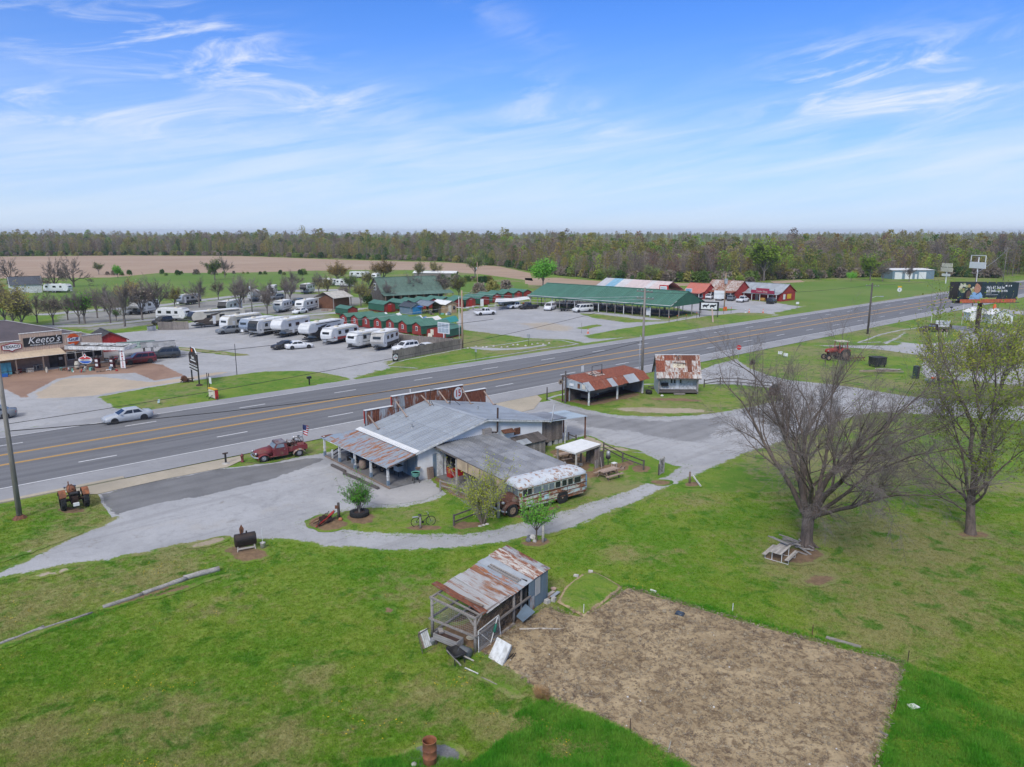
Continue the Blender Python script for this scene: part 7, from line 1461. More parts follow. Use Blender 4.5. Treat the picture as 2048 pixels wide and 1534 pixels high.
pole(G(1283,772),13.0,'tall grey utility pole with double crossarms behind the rusted carport',.19,.13,((11.6,2.6,0),(12.5,2.4,.1)),yaw=42)
tag(MB().tube([(*G(1277,776),0),(*G(1277,776),7.0)],.035,8).build('conduit_pole',M['grey_metal'],None,True),'thin white pole standing close to the tall grey utility pole','pole')
pole(G(925,697),10.2,'tan utility pole at the corner where the two plank fences meet',.19,.13,(),'pole_tan');tag(MB().tube([(*G(919,695),0),(*G(919,695),9.0)],.05,6).build('conduit_pole',M['white'],None,True),'thin white pole beside the tan utility pole at the fence corner','pole')
pole(G(505,632),9.0,'grey utility pole with a transformer among the camping park trees',.15,.1,(),'pole_wood',trans=True);pole(G(955,588),10.5,'pale utility pole with a transformer behind the red cabins',.15,.1,(),'pole_tan',trans=True);pole(G(1735,668),10.2,'utility pole with crossarm and street light beside the side road',.21,.15,((9.6,2.6,0),),'dark_wood',yaw=48)
t=thing('street_light',G(1735,668),60,'street lamp arm fixed on the utility pole by the side road','lamp',z=7.2);MB().tube([(0,0,0),(.8,-.5,.35),(1.6,-1.0,.35)],.05,6).build('arm',M['grey_metal'],t);bx('lamp_head',(1.75,-1.1,.33),(.7,.3,.14),M['grey_metal'],t,rot=(0,0,-.55))
pole(G(2006,562),14,'distant thin utility pole beside the highway at the right',.17,.1,((13.3,2.4,0),))
pole(G(1945,612),9.5,'dark utility pole seen below the billboard',.16,.11,((9.0,2.2,0),)); 
t=thing('marquee_board',G(888,690),218,'white framed letter board on a single white post beside the largest red cabin','sign');MB().tube([(0,0,0),(0,0,3.0)],.1,8).build('post',M['white'],t);f=bx('frame',(0,0,3.1),(.18,2.8,2.0),M['white'],t)
for j in range(2):
 for i in range(3):bx('panel',(.08,-.86+.86*i,.45-.9*j),(.05,.78,.8),simple('letter_panel',(.38,.44,.48),.4,0,.2,3),f)
t=thing('lot_sign',G(1057,691),200,'small grey sign on a thin post on the market verge','sign');MB().tube([(0,0,0),(0,0,1.9)],.03,6).build('post',M['iron'],t);bx('plate',(.03,0,1.7),(.04,.6,.7),M['grey_metal'],t)
t=thing('lot_sign',G(952,722),228,'small white sign on a thin post on the verge below the plank fence','sign');MB().tube([(0,0,0),(0,0,1.9)],.03,6).build('post',M['iron'],t);bx('plate',(.03,0,1.7),(.04,.45,.5),M['grey_metal'],t)
for k in range(14):
 o=MB().lathe([(.12,0),(.25,.12),(.1,.3)],6).build('rock',M['stone'],None,loc=(*G(938+k*12.5+rnd.uniform(-3,3),697-k*.6+rnd.uniform(-2,2)),-.03),rot=(0,0,k));tag(o,'pale rock edging the gravel strip on the market verge','rock','rocks along the market verge')
t=thing('light_pole',G(1163,667),0,'thin post standing on the grass patch in the market lot','post');MB().tube([(0,0,0),(0,0,2.2)],.04,6).build('post',M['old_wood'],t)
# ================================================================ antique store at the left
FA,FB=Vector(G(0,749)),Vector(G(209,722));d=FB-FA;yf=math.degrees(math.atan2(d.x,d.y));Lf=d.length
ST=thing('antique_store',FA,yf,'tan sided antique store with a stepped front, sign panels and a dark purple roof','store')
def seam(x0,x1,z0,z1,nm='facade_panel'):
 n=max(1,round((x1-x0)/.6));panels(ST,(x0,0,z0),(1,0,0),(0,0,1),x1-x0,z1-z0,n,M['tan_siding'],nm,2,.025,over=.0)
HT={-12:4.35,3.15:4.35}
segs=[(-12,3.1,4.55),(3.1,8.75,5.5),(8.75,11.5,4.9),(11.5,Lf,4.35)]
for x0,x1,z1 in segs:
 seam(x0,x1,2.9,z1);bx('coping',((x0+x1)/2,.1,z1+.04),(x1-x0+.1,.35,.09),M['white_wood'],ST);bx('backing',((x0+x1)/2,.18,(z1+2.9)/2),(x1-x0,.2,z1-2.9),M['tan_siding'],ST)
v=Vector((0,2.3,.65));panels(ST,(-12,-2.3,2.25),(1,0,0),v,20.2,v.length,14,simple('tan_awning_sheet',(.56,.44,.31),.6,0,.12,1),'awning_panel',3,.03)
for x in(-9,-5.5,-2,1.5,5,8):bx('awning_post',(x,-2.2,1.1),(.12,.12,2.2),M['brown_wood'],ST)
MB().box((Lf/2-6,.12,1.45),(Lf+12,.2,2.9)).build('wall',simple('pinkish_brick',(.32,.22,.17),.85,0,.25,2),ST)
bx('door',(7.35,-.03,1.05),(1.6,.08,2.1),M['interior'],ST);f=bx('door',(8.1,-.1,1.0),(.9,.06,2.0),M['glass'],ST);bx('notice',(0,-.04,.3),(.5,.02,.4),M['grey_metal'],f);bx('transom_sign',(7.6,-.3,2.25),(1.2,.05,.3),M['red'],ST)
for x in(9.6,10.9,12.2,13.5):f=bx('window',(x,-.02,1.5),(1.2,.06,1.3),M['white_wood'],ST);bx('pane',(0,-.03,0),(1.08,.04,1.15),M['glass'],f)
for x in(-1.2,1.8,4.6):bx('lamp',(x,-1.2,2.2),(.12,.12,.14),M['white'],ST)
SHG=simple('purple_shingle',(.115,.095,.105),.9,0,.25,.6,(.085,.072,.082),.1,.08)
rp=[(-14,.4,3.9),(Lf+.2,.4,3.9),(Lf+.2,19,3.9),(-14,19,3.9),(-2,9.5,6.7),(4.5,9.5,6.7)]
m=MB();m.add(rp,[(0,1,5,4),(1,2,5),(2,3,4,5),(3,0,4)]);m.build('roof',SHG,ST);MB().box(((Lf-14)/2,9.6,1.9),(Lf+13.6,18,3.9)).build('rear_block',M['tan_siding'],ST)
for a,b in((4,5),(5,1),(4,0)):MB().bar(Vector(rp[a])+Vector((0,0,.04)),Vector(rp[b])+Vector((0,0,.04)),.3,.06).build('ridge_cap',simple('pale_ridge',(.42,.40,.39),.8),ST)
def onst(x,y):return on(FA,yf,x,y)
t=thing('texaco_sign',onst(1.9,-.06),yf,'red and white six-sided oil company sign at the left of the store front','sign',z=3.75)
hx=lambda w_,h_:[(-w_,h_*.55),(0,h_),(w_,h_*.55),(w_,-h_*.5),(w_*.3,-h_*.75),(0,-h_*1.15),(-w_*.3,-h_*.75),(-w_,-h_*.5)]
MB().prism(hx(1.28,.62),-.05,.0,'y').build('border',simple('deep_red',(.30,.01,.03),.5),t);MB().prism(hx(1.16,.48),-.08,-.052,'y').build('face',M['white'],t);text('lettering','TEXACO',.56,M['black'],t,(0,-.085,.04),(PI/2,0,0),.92,bold=.015)
t=thing('store_name_board',onst(6.05,-.06),yf,'long black name board with white script across the store front','sign',z=4.2)
bx('board',(0,0,0),(5.2,.06,1.3),M['black'],t);text('lettering',"Keeto's",1.35,M['white'],t,(.1,-.04,.18),(PI/2,0,0),1.05,shear=.35);text('lettering','Antiques & Collectables',.4,M['white'],t,(.3,-.04,-.46),(PI/2,0,0),1.1,shear=.2)
t=thing('gulf_sign',onst(10.2,-.06),yf,'round orange oil company disc with a white band on the store front','sign',z=3.95)
MB().lathe([(.88,-.05),(.88,0)],28,ax='y').build('disc',simple('gulf_orange',(.72,.10,.01),.5),t);bx('band',(0,-.06,0),(1.8,.03,.62),M['white'],t);text('lettering','Gulf',.72,simple('deep_blue',(.01,.02,.12),.5),t,(0,-.08,.03),(PI/2,0,0),1.15,bold=.02)
c0=Vector(onst(9.9,-3.6));c1=Vector(G(250,737));d2=(c1-c0);yc=math.degrees(math.atan2(d2.x,d2.y));Lc2=d2.length
CN=thing('station_canopy',c0,yc,'grey flaking filling station canopy with a dark open roof in front of the store','canopy')
for(a,b)in(((-2.4,-.6),(Lc2+.6,-.6)),((Lc2+.6,-.6),(Lc2+.2,3.0)),((Lc2+.2,3.0),(-3.0,3.0)),((-3.0,3.0),(-2.4,-.6))):
 n=14 if abs(b[0]-a[0])>5 else 5
 for k in range(n):p=Vector((*a,3.1)).lerp(Vector((*b,3.1)),k/n);q=Vector((*a,3.1)).lerp(Vector((*b,3.1)),(k+1)/n);MB().bar(p,q-(q-p)*.03,.09,.52).build('fascia_panel',rusty('flaking_fascia',(.58,.57,.55),.18,3)if k==0 and n==14 else M['white_wood'],CN)
bx('roof',(Lc2/2-1.1,1.2,2.9),(Lc2+2.8,3.5,.08),M['interior'],CN);[MB().bar((x,-.5,3.15),(x,3.1,3.15),.06,.08).build('joist',M['dark_wood'],CN)for x in(-1,1.2,3.4,5.6)]
for x in(.1,):bx('column',(x,0,1.45),(.24,.24,2.9),M['old_wood'],CN)
bx('column',(Lc2-.45,.1,1.45),(.4,.4,2.9),M['old_wood'],CN)
f=bx('column_board',(Lc2,-.32,1.5),(.72,.08,2.75),M['white'],CN)
for k,ch in enumerate('RAMBLER'):text('letter',ch,.42,M['red_tool'],f,(0,-.05,1.15-k*.385),(PI/2,0,0),1.0,bold=.012)
t=thing('amoco_sign',on(c0,yc,.9,-.75),yc-6,'oval red, white and blue oil company sign with a torch on a low stand','sign');MB().tube([(0,.05,0),(0,.05,1.0)],.06,6).build('post',M['iron'],t)
def oval(w_,h_,y0,y1,mt,nm,top=None):
 pts=[(w_*math.cos(a),h_*math.sin(a)+1.3)for a in[k*2*PI/28 for k in range(28)]]
 if top==1:pts=[p for p in pts if p[1]>=1.3]
 if top==-1:pts=[p for p in pts if p[1]<=1.3]
 MB().prism(pts,y0,y1,'y').build(nm,mt,t)
oval(1.05,.58,-.02,.04,M['white'],'face');oval(.96,.5,-.04,-.02,M['red'],'upper',1);oval(.96,.5,-.04,-.02,simple('sign_blue',(.02,.12,.5),.5),'lower',-1);bx('band',(0,-.05,1.3),(2.0,.02,.3),M['white'],t);text('lettering','AMOCO',.3,M['black'],t,(0,-.07,1.31),(PI/2,0,0),1.2,bold=.008)
MB().prism([(-.12,1.65),(.12,1.65),(.2,2.0),(0,2.3),(-.2,2.0)],-.05,.03,'y').build('torch',M['white'],t);MB().prism([(-.08,1.85),(.08,1.85),(.1,2.0),(0,2.2),(-.1,2.0)],-.06,-.05,'y').build('flame',M['red'],t)
for k,(x,lb)in enumerate(((2.35,'tall maroon antique fuel pump under the canopy, nearer the oval sign'),(4.75,'tall maroon antique fuel pump under the canopy, nearer the lettered column'))):t=thing('fuel_pump',on(c0,yc,x,-.1),yc,lb,'fuel pump','antique fuel pumps');bx('body',(0,0,.75),(.6,.5,1.5),simple('dark_maroon',(.09,.012,.015),.4),t);[bx('dial',(0,-.26,z),(.42,.03,.36),M['white'],t)for z in(1.15,.5)];MB().lathe([(.12,0),(.24,.12),(.24,.3),(.1,.4)],12,(0,0,1.5)).build('globe',M['dark_wood'],t)
goods((120,739,240,745),26,'in the line of curios before the station canopy','curios along the station canopy',(.2,.6),seed=8)
goods((2,738,100,748),20,'against the store front under the tan awning','bric-a-brac under the store awning',(.4,1.1),seed=9)
goods((200,718,252,730),9,'standing behind the station canopy','bric-a-brac behind the canopy',(.4,1.0),seed=10)
for x,lb in((.1,'turquoise door panel standing at the left end of the store front'),(.7,'pale turquoise cupboard side standing beside the turquoise door')):t=thing('painted_door',onst(x,-1.4),yf+20,lb,'door');bx('panel',(0,0,.9),(.75,.08,1.8),simple('turquoise',(.10,.36,.42),.6,0,.2,3),t);bx('foot',(0,0,.03),(.75,.5,.06),M['dark_wood'],t)
t=thing('cream_urn',on(c0,yc,-.4,-.9),0,'big cream barrel-shaped crock at the left end of the canopy curios','crock');MB().lathe([(.25,0),(.38,.3),(.38,.8),(.28,1.05),(.3,1.1)],14).build('body',M['cream'],t,True);MB().lathe([(.39,.5),(.39,.56)],14).build('hoop',M['iron'],t)
tag(bx('blue_tub',(*onst(-.3,-2.6),.22),(.9,.6,.44),simple('blue_plastic',(.02,.12,.4),.4),None,taper=(1.1,1.1),rot=(0,0,.5)),'blue plastic tub on the brown forecourt at the picture edge','tub')
gable('red_shed',G(214,698),140,5,7,2.0,3.3,M['red_tool'],simple('charcoal_shingle',(.06,.06,.065),.9,0,.25,1),'red shed with a dark grey roof behind the antique store','shed')
t=gable('green_canopy',G(274,711),60,3.6,5,1.6,2.3,M['white_wood'],simple('pale_green_sheet',(.22,.30,.27),.6,.1,.2,1),'low open canopy with a faded green roof behind the parked cars','canopy',posts=True)
t=gable('lean_to_stall',G(318,712),60,3,4.5,1.9,2.4,M['brown_wood'],M['galv_dark'],'open brown lean-to crowded with goods behind the black car','stall',posts=True);goods((303,710,330,715),7,'piled under the brown lean-to','goods under the lean-to',seed=12)
for u,v,lb in((307,661,'left grey bin beside the short plank fence'),(300,662,'right grey bin beside the short plank fence')):t=thing('waste_bin',G(u,v),48,lb,'bin','bins by the fence');bx('body',(0,0,.5),(.8,.7,1.0),M['grey_metal'],t,taper=(1.15,1.15));bx('lid',(0,0,1.03),(.95,.85,.07),M['iron'],t)
KA,KB=Vector(G(385,764)),Vector(G(399,771.5));d=KB-KA;yk=math.degrees(math.atan2(d.x,d.y));Wk=d.length
t=thing('store_pole_sign',KA,yk,'tall black sign on two posts with stacked white-edged boards on the grass island','sign')
for x in(0,Wk):MB().tube([(x,0,0),(x,0,4.2)],.1,8).build('post',M['black'],t)
MB().lathe([(.5,0),(.35,.18),(.12,.25)],10,(Wk,0,0)).build('footing',M['rust_dark'],t)
for k,(z,h_)in enumerate(((2.05,.36),(2.48,.36))):f=bx('board',(Wk/2,-.1,z),(Wk+.55,.1,h_),M['iron'],t);bx('edge',(0,-.06,h_*.42),(Wk+.5,.02,.07),M['white'],f);bx('edge',(0,-.06,-h_*.42),(Wk+.5,.02,.07),M['white'],f)
MB().prism([(-.25,2.75),(Wk+.25,2.75),(Wk+.32,3.9),(Wk*.75,4.35),(Wk*.72,4.95),(Wk*.2,4.95),(Wk*.2,4.35),(-.32,3.9)],-.12,.0,'y').build('head_board',M['black'],t)
text('lettering',"Keeto's",.62,M['white'],t,(Wk/2,-.135,3.62),(PI/2,0,0),.72,bold=.015);bx('strip',(Wk/2,-.13,3.2),(Wk*.75,.03,.14),M['white'],t);bx('figure_patch',(Wk*.45,-.13,4.6),(.5,.03,.4),M['orange'],t);MB().tube([(Wk*.35,-.06,4.95),(Wk*.75,-.06,4.95),(Wk+.2,-.06,4.3)],.06,6).build('rim',M['white'],t)
t=thing('plough',G(374,765),60,'rusty plough wreck with an iron drum beside the tall black sign','plough');MB().lathe([(.38,-.4),(.42,0),(.38,.4)],14,(-.3,.2,.55),'y').build('drum',M['rust'],t);[MB().tube([(rnd.uniform(-1,1),rnd.uniform(-.4,.4),.05),(rnd.uniform(-.6,.6),0,.5),(rnd.uniform(-1,1),rnd.uniform(-.4,.4),rnd.uniform(.1,.7))],.06,5).build('bar',M['rust_dark'],t)for k in range(10)]
t=thing('trailer_sign',G(427,797),222,'low portable sign with a yellow top and red end on the grass island','sign');bx('board',(0,0,.65),(.3,1.7,1.0),M['cream'],t);bx('top',(0,0,1.22),(.36,1.8,.16),M['yellow'],t);bx('end',(0,.9,.65),(.36,.14,1.1),M['red'],t);[MB().bar((0,s*.9,.5),(.2,s*1.5,0),.06).build('leg',M['iron'],t)for s in(-1,1)];MB().bar((.2,.2,.5),(.7,.1,0),.06).build('leg',M['iron'],t)
t=thing('blank_sign',G(418,781),222,'small white plate between two dark posts behind the yellow-topped sign','sign');[MB().tube([(0,y,0),(0,y,2.3)],.05,6).build('post',M['rust_dark'],t)for y in(-.25,.25)];bx('plate',(0,.55,1.4),(.04,.6,.8),M['white'],t)
t=thing('mailbox',G(619,770),228,'black mailbox on a dark post at the right end of the grass island','mailbox');bx('post',(0,0,.45),(.14,.14,.9),M['black'],t);bx('box',(0,0,1.02),(.55,.3,.3),M['black'],t);bx('door',(.28,0,1.02),(.03,.28,.28),M['iron'],t)
tag(MB().tube([(*G(474,750),0),(*G(474,750),4.5)],[.05,.04],6).build('steel_post',M['iron'],None),'thin dark steel post at the edge of the grass island','post')
t=thing('yard_sign',G(318,808),222,'small pale blue sign knocked askew on the grass island','sign');bx('plate',(0,0,.35),(.03,.5,.45),simple('pale_blue_sign',(.42,.55,.58),.6),t,rot=(.2,-.3,0));bx('stake',(0,0,.1),(.04,.04,.3),M['iron'],t)
# ================================================================ right-hand side of the highway
BBX=Vector(G(1957,668));yb=84
t=thing('billboard',BBX,yb,'large dark billboard showing a man and a child above an orange catwalk','billboard')
MB().tube([(0,.6,0),(0,.6,6.2)],.42,14).build('column',M['rust_dark'],t,True);Lb=12.6
f=bx('panel',(.6,-.4,8.55),(Lb,.3,3.5),simple('billboard_dark',(.014,.030,.036),.6,0,.15,.5),t)
MB().box((1.5,2.4,8.5),(Lb,.3,3.5),(0,0,-.18)).build('rear_panel',M['iron'],t);bx('beam',(.3,.6,6.5),(Lb,.5,.4),M['iron'],t)
n=34
for k in range(n):bx('catwalk_slat',(.3-Lb/2+.4+k*(Lb-1.1)/(n-1),-1.15,6.72),((Lb-1.0)/n*.86,.08,.75),simple('catwalk_orange',(.50,.12,.05),.7)if k==0 else bpy.data.materials['catwalk_orange'],t)
bx('catwalk',(0,-.8,6.36),(Lb+1.2,.8,.08),M['iron'],t)
for k in range(6):MB().bar((-5+k*2.1,.4,6.5),(-5+k*2.1,-1.1,6.4),.07).build('bracket',M['iron'],t)
def pic(poly,col,nm,z=.0,ox=-Lb/2,oz=-1.75):MB().prism([(ox+a,oz+b)for a,b in poly],-.165-z,-.155-z*.5,'y').build(nm,col if not isinstance(col,tuple)else simple(nm+str(len(bpy.data.materials)),col,.6,0,.1,3),f)
rg=random.Random(5)
for k in range(26):a,b,s_=rg.uniform(0.1,3.1),rg.uniform(1.5,3.35),rg.uniform(.15,.42);pic([(a+s_*math.cos(q*PI/3),min(3.48,b+s_*math.sin(q*PI/3)))for q in range(6)],rg.choice([(.42,.40,.22),(.30,.32,.14),(.50,.48,.36),(.12,.16,.06),(.35,.24,.08)]),'blossom',k*.0004)
pic([(.9,.1),(.95,.9),(1.25,1.9),(1.8,2.35),(2.35,2.2),(2.55,1.5),(2.4,.7),(2.1,.1)],(.010,.011,.013),'hair',.012);pic([(1.55,.5),(1.5,1.3),(1.75,1.9),(2.2,2.0),(2.5,1.55),(2.52,1.0),(2.2,.5)],(.10,.058,.045),'face',.015)
pic([(2.2,.05),(2.4,1.0),(2.9,1.6),(3.5,1.75),(4.5,1.7),(5.0,1.0),(5.2,.3),(5.15,.05)],(.22,.38,.58),'shirt',.018);pic([(3.3,1.6),(3.2,2.2),(3.1,2.3),(3.15,2.55),(3.3,3.2),(3.7,3.48),(4.4,3.48),(4.6,2.9),(4.5,2.2),(4.3,1.7),(3.8,1.45)],(.42,.20,.125),'head',.02);pic([(3.75,3.3),(4.1,3.1),(4.55,2.55),(4.75,2.9),(4.7,3.48),(3.5,3.48)],(.02,.018,.016),'hair',.022);pic([(3.55,1.25),(4.55,1.85),(4.6,1.7),(3.65,1.1)],(.012,.02,.03),'collar',.024)
pic([(4.6,.05),(8.0,.05),(8.0,.5),(4.6,.5)],(.34,.36,.10),'olive_plate',.026)
text('lettering',"He's 67, but he",.78,M['white'],f,(1.35,-.17,.78),(PI/2,0,0),.80,bold=.012);text('lettering','still looks up to me.',.78,M['white'],f,(1.75,-.17,.16),(PI/2,0,0),.74,bold=.012)
for k,w_ in((0,1.2),(1,2.6)):bx('small_print',(-.55+w_/2,-.17,-.3-.34*k),(w_,.02,.12),M['grey_metal'],f)
for x,w_ in((3.6,.32),(4.2,.14),(4.65,.2)):bx('emblem',(x,-.17,1.1),(w_,.02,.28),M['white'],f)
for k,(u,v,lb,mt)in enumerate(((1960,643,'grey-white shed with an open front and posts behind the billboard column','white_block'),(2003,648,'closed white shed right of the billboard column','white'))):
 t=gable('garden_shed',on(G(u,v),10,1.8,0),10,4.3,3.6,2.1,3.1,M[mt],M['white'],lb,'shed','white sheds for sale',npan=4)
 for y in(-1.6,-.6,.6):bx('front_post',(-2.3,y,1.05),(.1,.1,2.1),M['white'],t)if k==0 else bx('front_trim',(-1.83,y,1.0),(.06,.08,1.6),M['grey_metal'],t)
 bx('door',(-1.83,-1.4 if k else .3,.95),(.05,.8,1.8),M['interior']if k==0 else M['white'],t)
old_truck('farm_truck',G(1862,663),275,'dark brown flatbed farm truck carrying a white lettered board',simple('dark_brown_rust',(.055,.032,.028),.8,0,.3,2),'flat','rim_rust')
t=thing('truck_board',G(1880,662),95,'white lettered board standing on the bed of the dark farm truck','sign',z=.9);bx('board',(0,-.9,.75),(2.9,.06,1.3),M['white'],t);text('lettering','OPEN',.4,M['blue_wood'],t,(0,-.94,1.05),(PI/2,0,0),1.6);text('lettering','FLEA MARKET',.36,M['black'],t,(0,-.94,.6),(PI/2,0,0),.9)
for k,u in enumerate((1873,1881,1888,1893)):tag(bx('marker_post',(*G(u,672+k*.7),.5),(.12,.12,1.0),M['cream'],None),'short cream post in the row in front of the dark farm truck','post','cream posts by the farm truck')
tag(MB().tube([(*G(1862,648),0),(*G(1862,648),2.2)],.05,6).build('white_post',M['white'],None),'thin white post behind the dark farm truck','post')
t=thing('flag_pole',G(1923,650),0,'thin pole with a small faded flag near the white sheds','flag');MB().tube([(0,0,0),(0,0,4.6)],.04,6).build('pole',M['white'],t);bx('cloth',(.05,0,2.3),(.3,.05,.7),M['red_tool'],t)
t=thing('mailbox',G(1902,623),228,'black mailbox on a post by the highway below the billboard','mailbox');bx('post',(0,0,.5),(.1,.1,1.0),M['black'],t);bx('box',(0,0,1.1),(.8,.5,.3),M['black'],t)
tag(MB().lathe([(.3,0),(.45,.3),(.35,.9),(.25,1.3)],10).build('red_planter',M['orange'],None,loc=(*G(1989,618),0)),'orange red urn on the grass behind the white sheds','urn')
tractor(G(1672,719),262,'red tractor with a pale cab roof on the verge behind the bare tree',simple('tractor_red',(.36,.035,.025),.6,0,.3,3),'rim_rust',1.5,True)
t=thing('hay_implement',G(1710,722),80,'rusty red implement behind the red tractor','implement');[MB().bar((-1.4+k*.55,-.5,.1),(-1.4+k*.55,.5,.8),.08).build('tine',M['rust'],t)for k in range(6)];MB().bar((-1.7,0,.5),(1.7,0,.5),.14).build('beam',M['rust'],t)
t=thing('black_wagon_box',G(1754,733),75,'square black wagon box standing on the grass behind the bare tree','wagon box');bx('box',(0,0,.9),(2.0,1.5,1.1),M['black'],t);bx('rim',(0,0,1.46),(2.1,1.6,.08),M['iron'],t);[bx('leg',(x,y,.18),(.15,.15,.36),M['iron'],t)for x in(-.8,.8)for y in(-.6,.6)]
for k in range(12):a=rnd.uniform(-.3,.3);tag(bx('plank',(*G(1745+rnd.uniform(-5,45),743+rnd.uniform(-2,5)),.06+.03*k),(rnd.uniform(2,3.6),.2,.05),M[rnd.choice(['pale_wood','bench_wood','old_wood'])],None,rot=(0,0,a)),'pale plank lying in the loose lumber stack beyond the side road','plank','loose lumber beyond the side road')
t=thing('dark_cabinet',G(1831,757),50,'tall dark green cabinet standing at the edge of the gravel','cabinet');bx('carcass',(0,0,.9),(.8,.6,1.8),simple('dark_green',(.03,.05,.045),.6),t);bx('door',(0,-.32,.9),(.7,.05,1.6),M['iron'],t)
t=thing('skiff',G(1880,765),80,'old grey-green skiff with orange cushions lying on the grass','boat')
MB().loft([[(x,-w_,.5),(x,-w_*.7,.12),(x,w_*.7,.12),(x,w_,.5),(x,w_*.85,.46),(x,-w_*.85,.46)]for x,w_ in((-2.0,.6),(-1,.72),(.4,.7),(1.4,.5),(2.1,.1))]).build('hull',simple('grey_green_hull',(.20,.24,.22),.7,0,.4,2),t)
for x in(-.9,.2):bx('seat',(x,0,.5),(.35,1.2,.06),M['old_wood'],t);bx('cushion',(x,.2,.62),(.4,.5,.2),M['orange'],t)
t=thing('stop_sign',G(1477,716),130,'red stop sign on a post at the mouth of the side road','sign');MB().tube([(0,0,0),(0,0,2.0)],.035,6).build('post',M['grey_metal'],t);f=MB().prism([(.42*math.cos(PI/8+k*PI/4),.42*math.sin(PI/8+k*PI/4))for k in range(8)],-.02,.02,'y').build('plate',M['red'],t,loc=(0,-.06,1.75));text('lettering','STOP',.27,M['white'],f,(0,-.03,0),(PI/2,0,0),1.0)
for k,(u,v,lb)in enumerate(((1560,712,'small white yard sign in the verge right of the stop sign'),(1571,716,'second white yard sign in the verge right of the stop sign'))):t=thing('yard_sign',G(u,v),130,lb,'sign');bx('plate',(0,0,.55),(.7,.03,.5),M['white'],t);[bx('leg',(x,0,.2),(.03,.03,.4),M['grey_metal'],t)for x in(-.25,.25)]
t=thing('junk_machine',G(1506,728),40,'dark rusty machine frame lying in the grass triangle by the stop sign','machine');[MB().bar((rnd.uniform(-1,1),rnd.uniform(-.4,.4),.05),(rnd.uniform(-1,1),rnd.uniform(-.4,.4),rnd.uniform(.2,.8)),.1).build('bar',M['rust_dark'],t)for k in range(10)]
tag(MB().lathe([(.2,0),(.5,.3),(.2,.8)],8).build('manikin',M['dark_wood'],None,loc=(*G(2022,690),0)),'dark stump-like ornament on the far gravel lot at the right','ornament')
t=thing('totem_figure',G(2022,690),40,'tall dark carved post with a white cap in the right-hand gravel lot','post',z=.7);bx('body',(0,0,.8),(.8,.6,1.6),M['dark_wood'],t,taper=(1.2,1.1));bx('cap',(0,0,1.65),(1.2,.9,.12),M['white'],t)
t=thing('highway_sign',G(1798,592),228,'round white route marker with a yellow plate above it beside the highway','sign');MB().tube([(0,0,0),(0,0,2.6)],.05,6).build('post',M['grey_metal'],t);MB().lathe([(.7,-.03),(.7,.03)],16,(.06,0,2.0),'x').build('disc',M['white'],t);bx('numeral_bar',(.1,0,2.0),(.02,.15,.5),M['black'],t);bx('plate',(.06,0,2.95),(.04,1.2,.45),M['yellow'],t)
t=thing('metal_garage',G(1826,558),84,'long blue-grey metal garage with three white roller doors far beyond the highway','building');Lg=19.5
BG2=simple('blue_metal_wall',(.17,.24,.29),.6,0,.12,1);MB().box((0,4,1.9),(Lg,8,3.8)).build('wall',BG2,t);v=Vector((0,8.8,.5));panels(t,(-Lg/2-.3,-.4,3.85),(1,0,0),v,Lg+.6,v.length,10,M['white'],'roof_panel',3,.03)
for x in(-7,-2.2,4.2):bx('roller_door',(x,-.05,1.5),(3.4,.1,3.0),M['white'],t)
bx('door',(1.2,-.05,1.05),(1.0,.1,2.1),M['white'],t)
for u,v,w_,h_,z,lb in((1891,567,6.5,3.0,4.6,'faded tan sign over a white plate by the far garage'),(1950,580,7.5,4.0,7.5,'tall framed white sign on a white mast beyond the billboard')):t=thing('roadside_sign',G(u,v),262,lb,'sign');MB().tube([(0,0,0),(0,0,z+h_)],.2,8).build('mast',M['white'],t);bx('panel',(.2,0,z+h_*.3),(.2,w_,h_*.55),M['cream']if u<1900 else M['white'],t);f=bx('upper_panel',(.2,0,z+h_*.9),(.2,w_*.9,h_*.5),M['cream'],t)if u<1900 else[MB().bar((.2,a,z+b),(.2,c,z+d_),.2).build('frame_bar',M['white'],t)for a,b,c,d_ in((-3.4,2.4,-3.4,4.6),(3.4,2.4,3.4,4.6),(-3.4,4.6,3.4,4.6))];bx('lower_panel',(.25,0,z-1.2),(.15,w_*.7,1.0),M['white'],t)if u<1900 else None
rv(G(1761,552),110,7,2.5,3.2,'white trailer parked under the trees near the far garage',WH,front='slant',slide=False,awn=False,group='distant trailers')
gable('farm_house',G(52,585),52,6.5,9,3.0,5.4,M['white_wood'],simple('slate_roof',(.08,.09,.11),.8,0,.2,1),'white weathered farmhouse with a dark roof beyond the trees at the left','house',npan=6)
t=thing('pole_barn',G(654,617),52,'brown wooden barn front under a pale canopy roof in the camping park','barn')
BRW=simple('brown_barn_boards',(.17,.075,.04),.85,0,.25,1.5);MB().prism([(-2.7,0),(2.7,0),(2.7,2.6),(0,3.7),(-2.7,2.6)],-.1,6,'x').build('wall',BRW,t);[panels(t,(-1.2,s*3.6,2.9),(1,0,0),(0,-s*3.6,1.55),8,3.92,4,simple('pale_canopy',(.50,.47,.42),.6)if s<0 else bpy.data.materials['pale_canopy'],'roof_panel',3,.03)for s in(-1,1)];[bx('post',(x,s*3.3,1.5),(.18,.18,3.0),M['old_wood'],t)for x in(-1,6)for s in(-1,1)];t.rotation_euler=(0,0,PI/2-R(28))
for k in range(6):tag(bx('crate',(*G(645+k*3.6,622),.25),(.5,.5,.5),M['bench_wood'],None,rot=(0,0,.3*k)),'wooden crate in the row before the brown barn','crate','crates before the brown barn')
t=gable('log_house',G(812,602),59,10.5,19,3.4,7.2,simple('log_wall',(.11,.095,.085),.9,0,.3,1.2),GRN if False else simple('log_house_roof',(.10,.165,.13),.6,.1,.25,.7),'large dark log house with a grey-green roof and wraparound porch','house',npan=12)
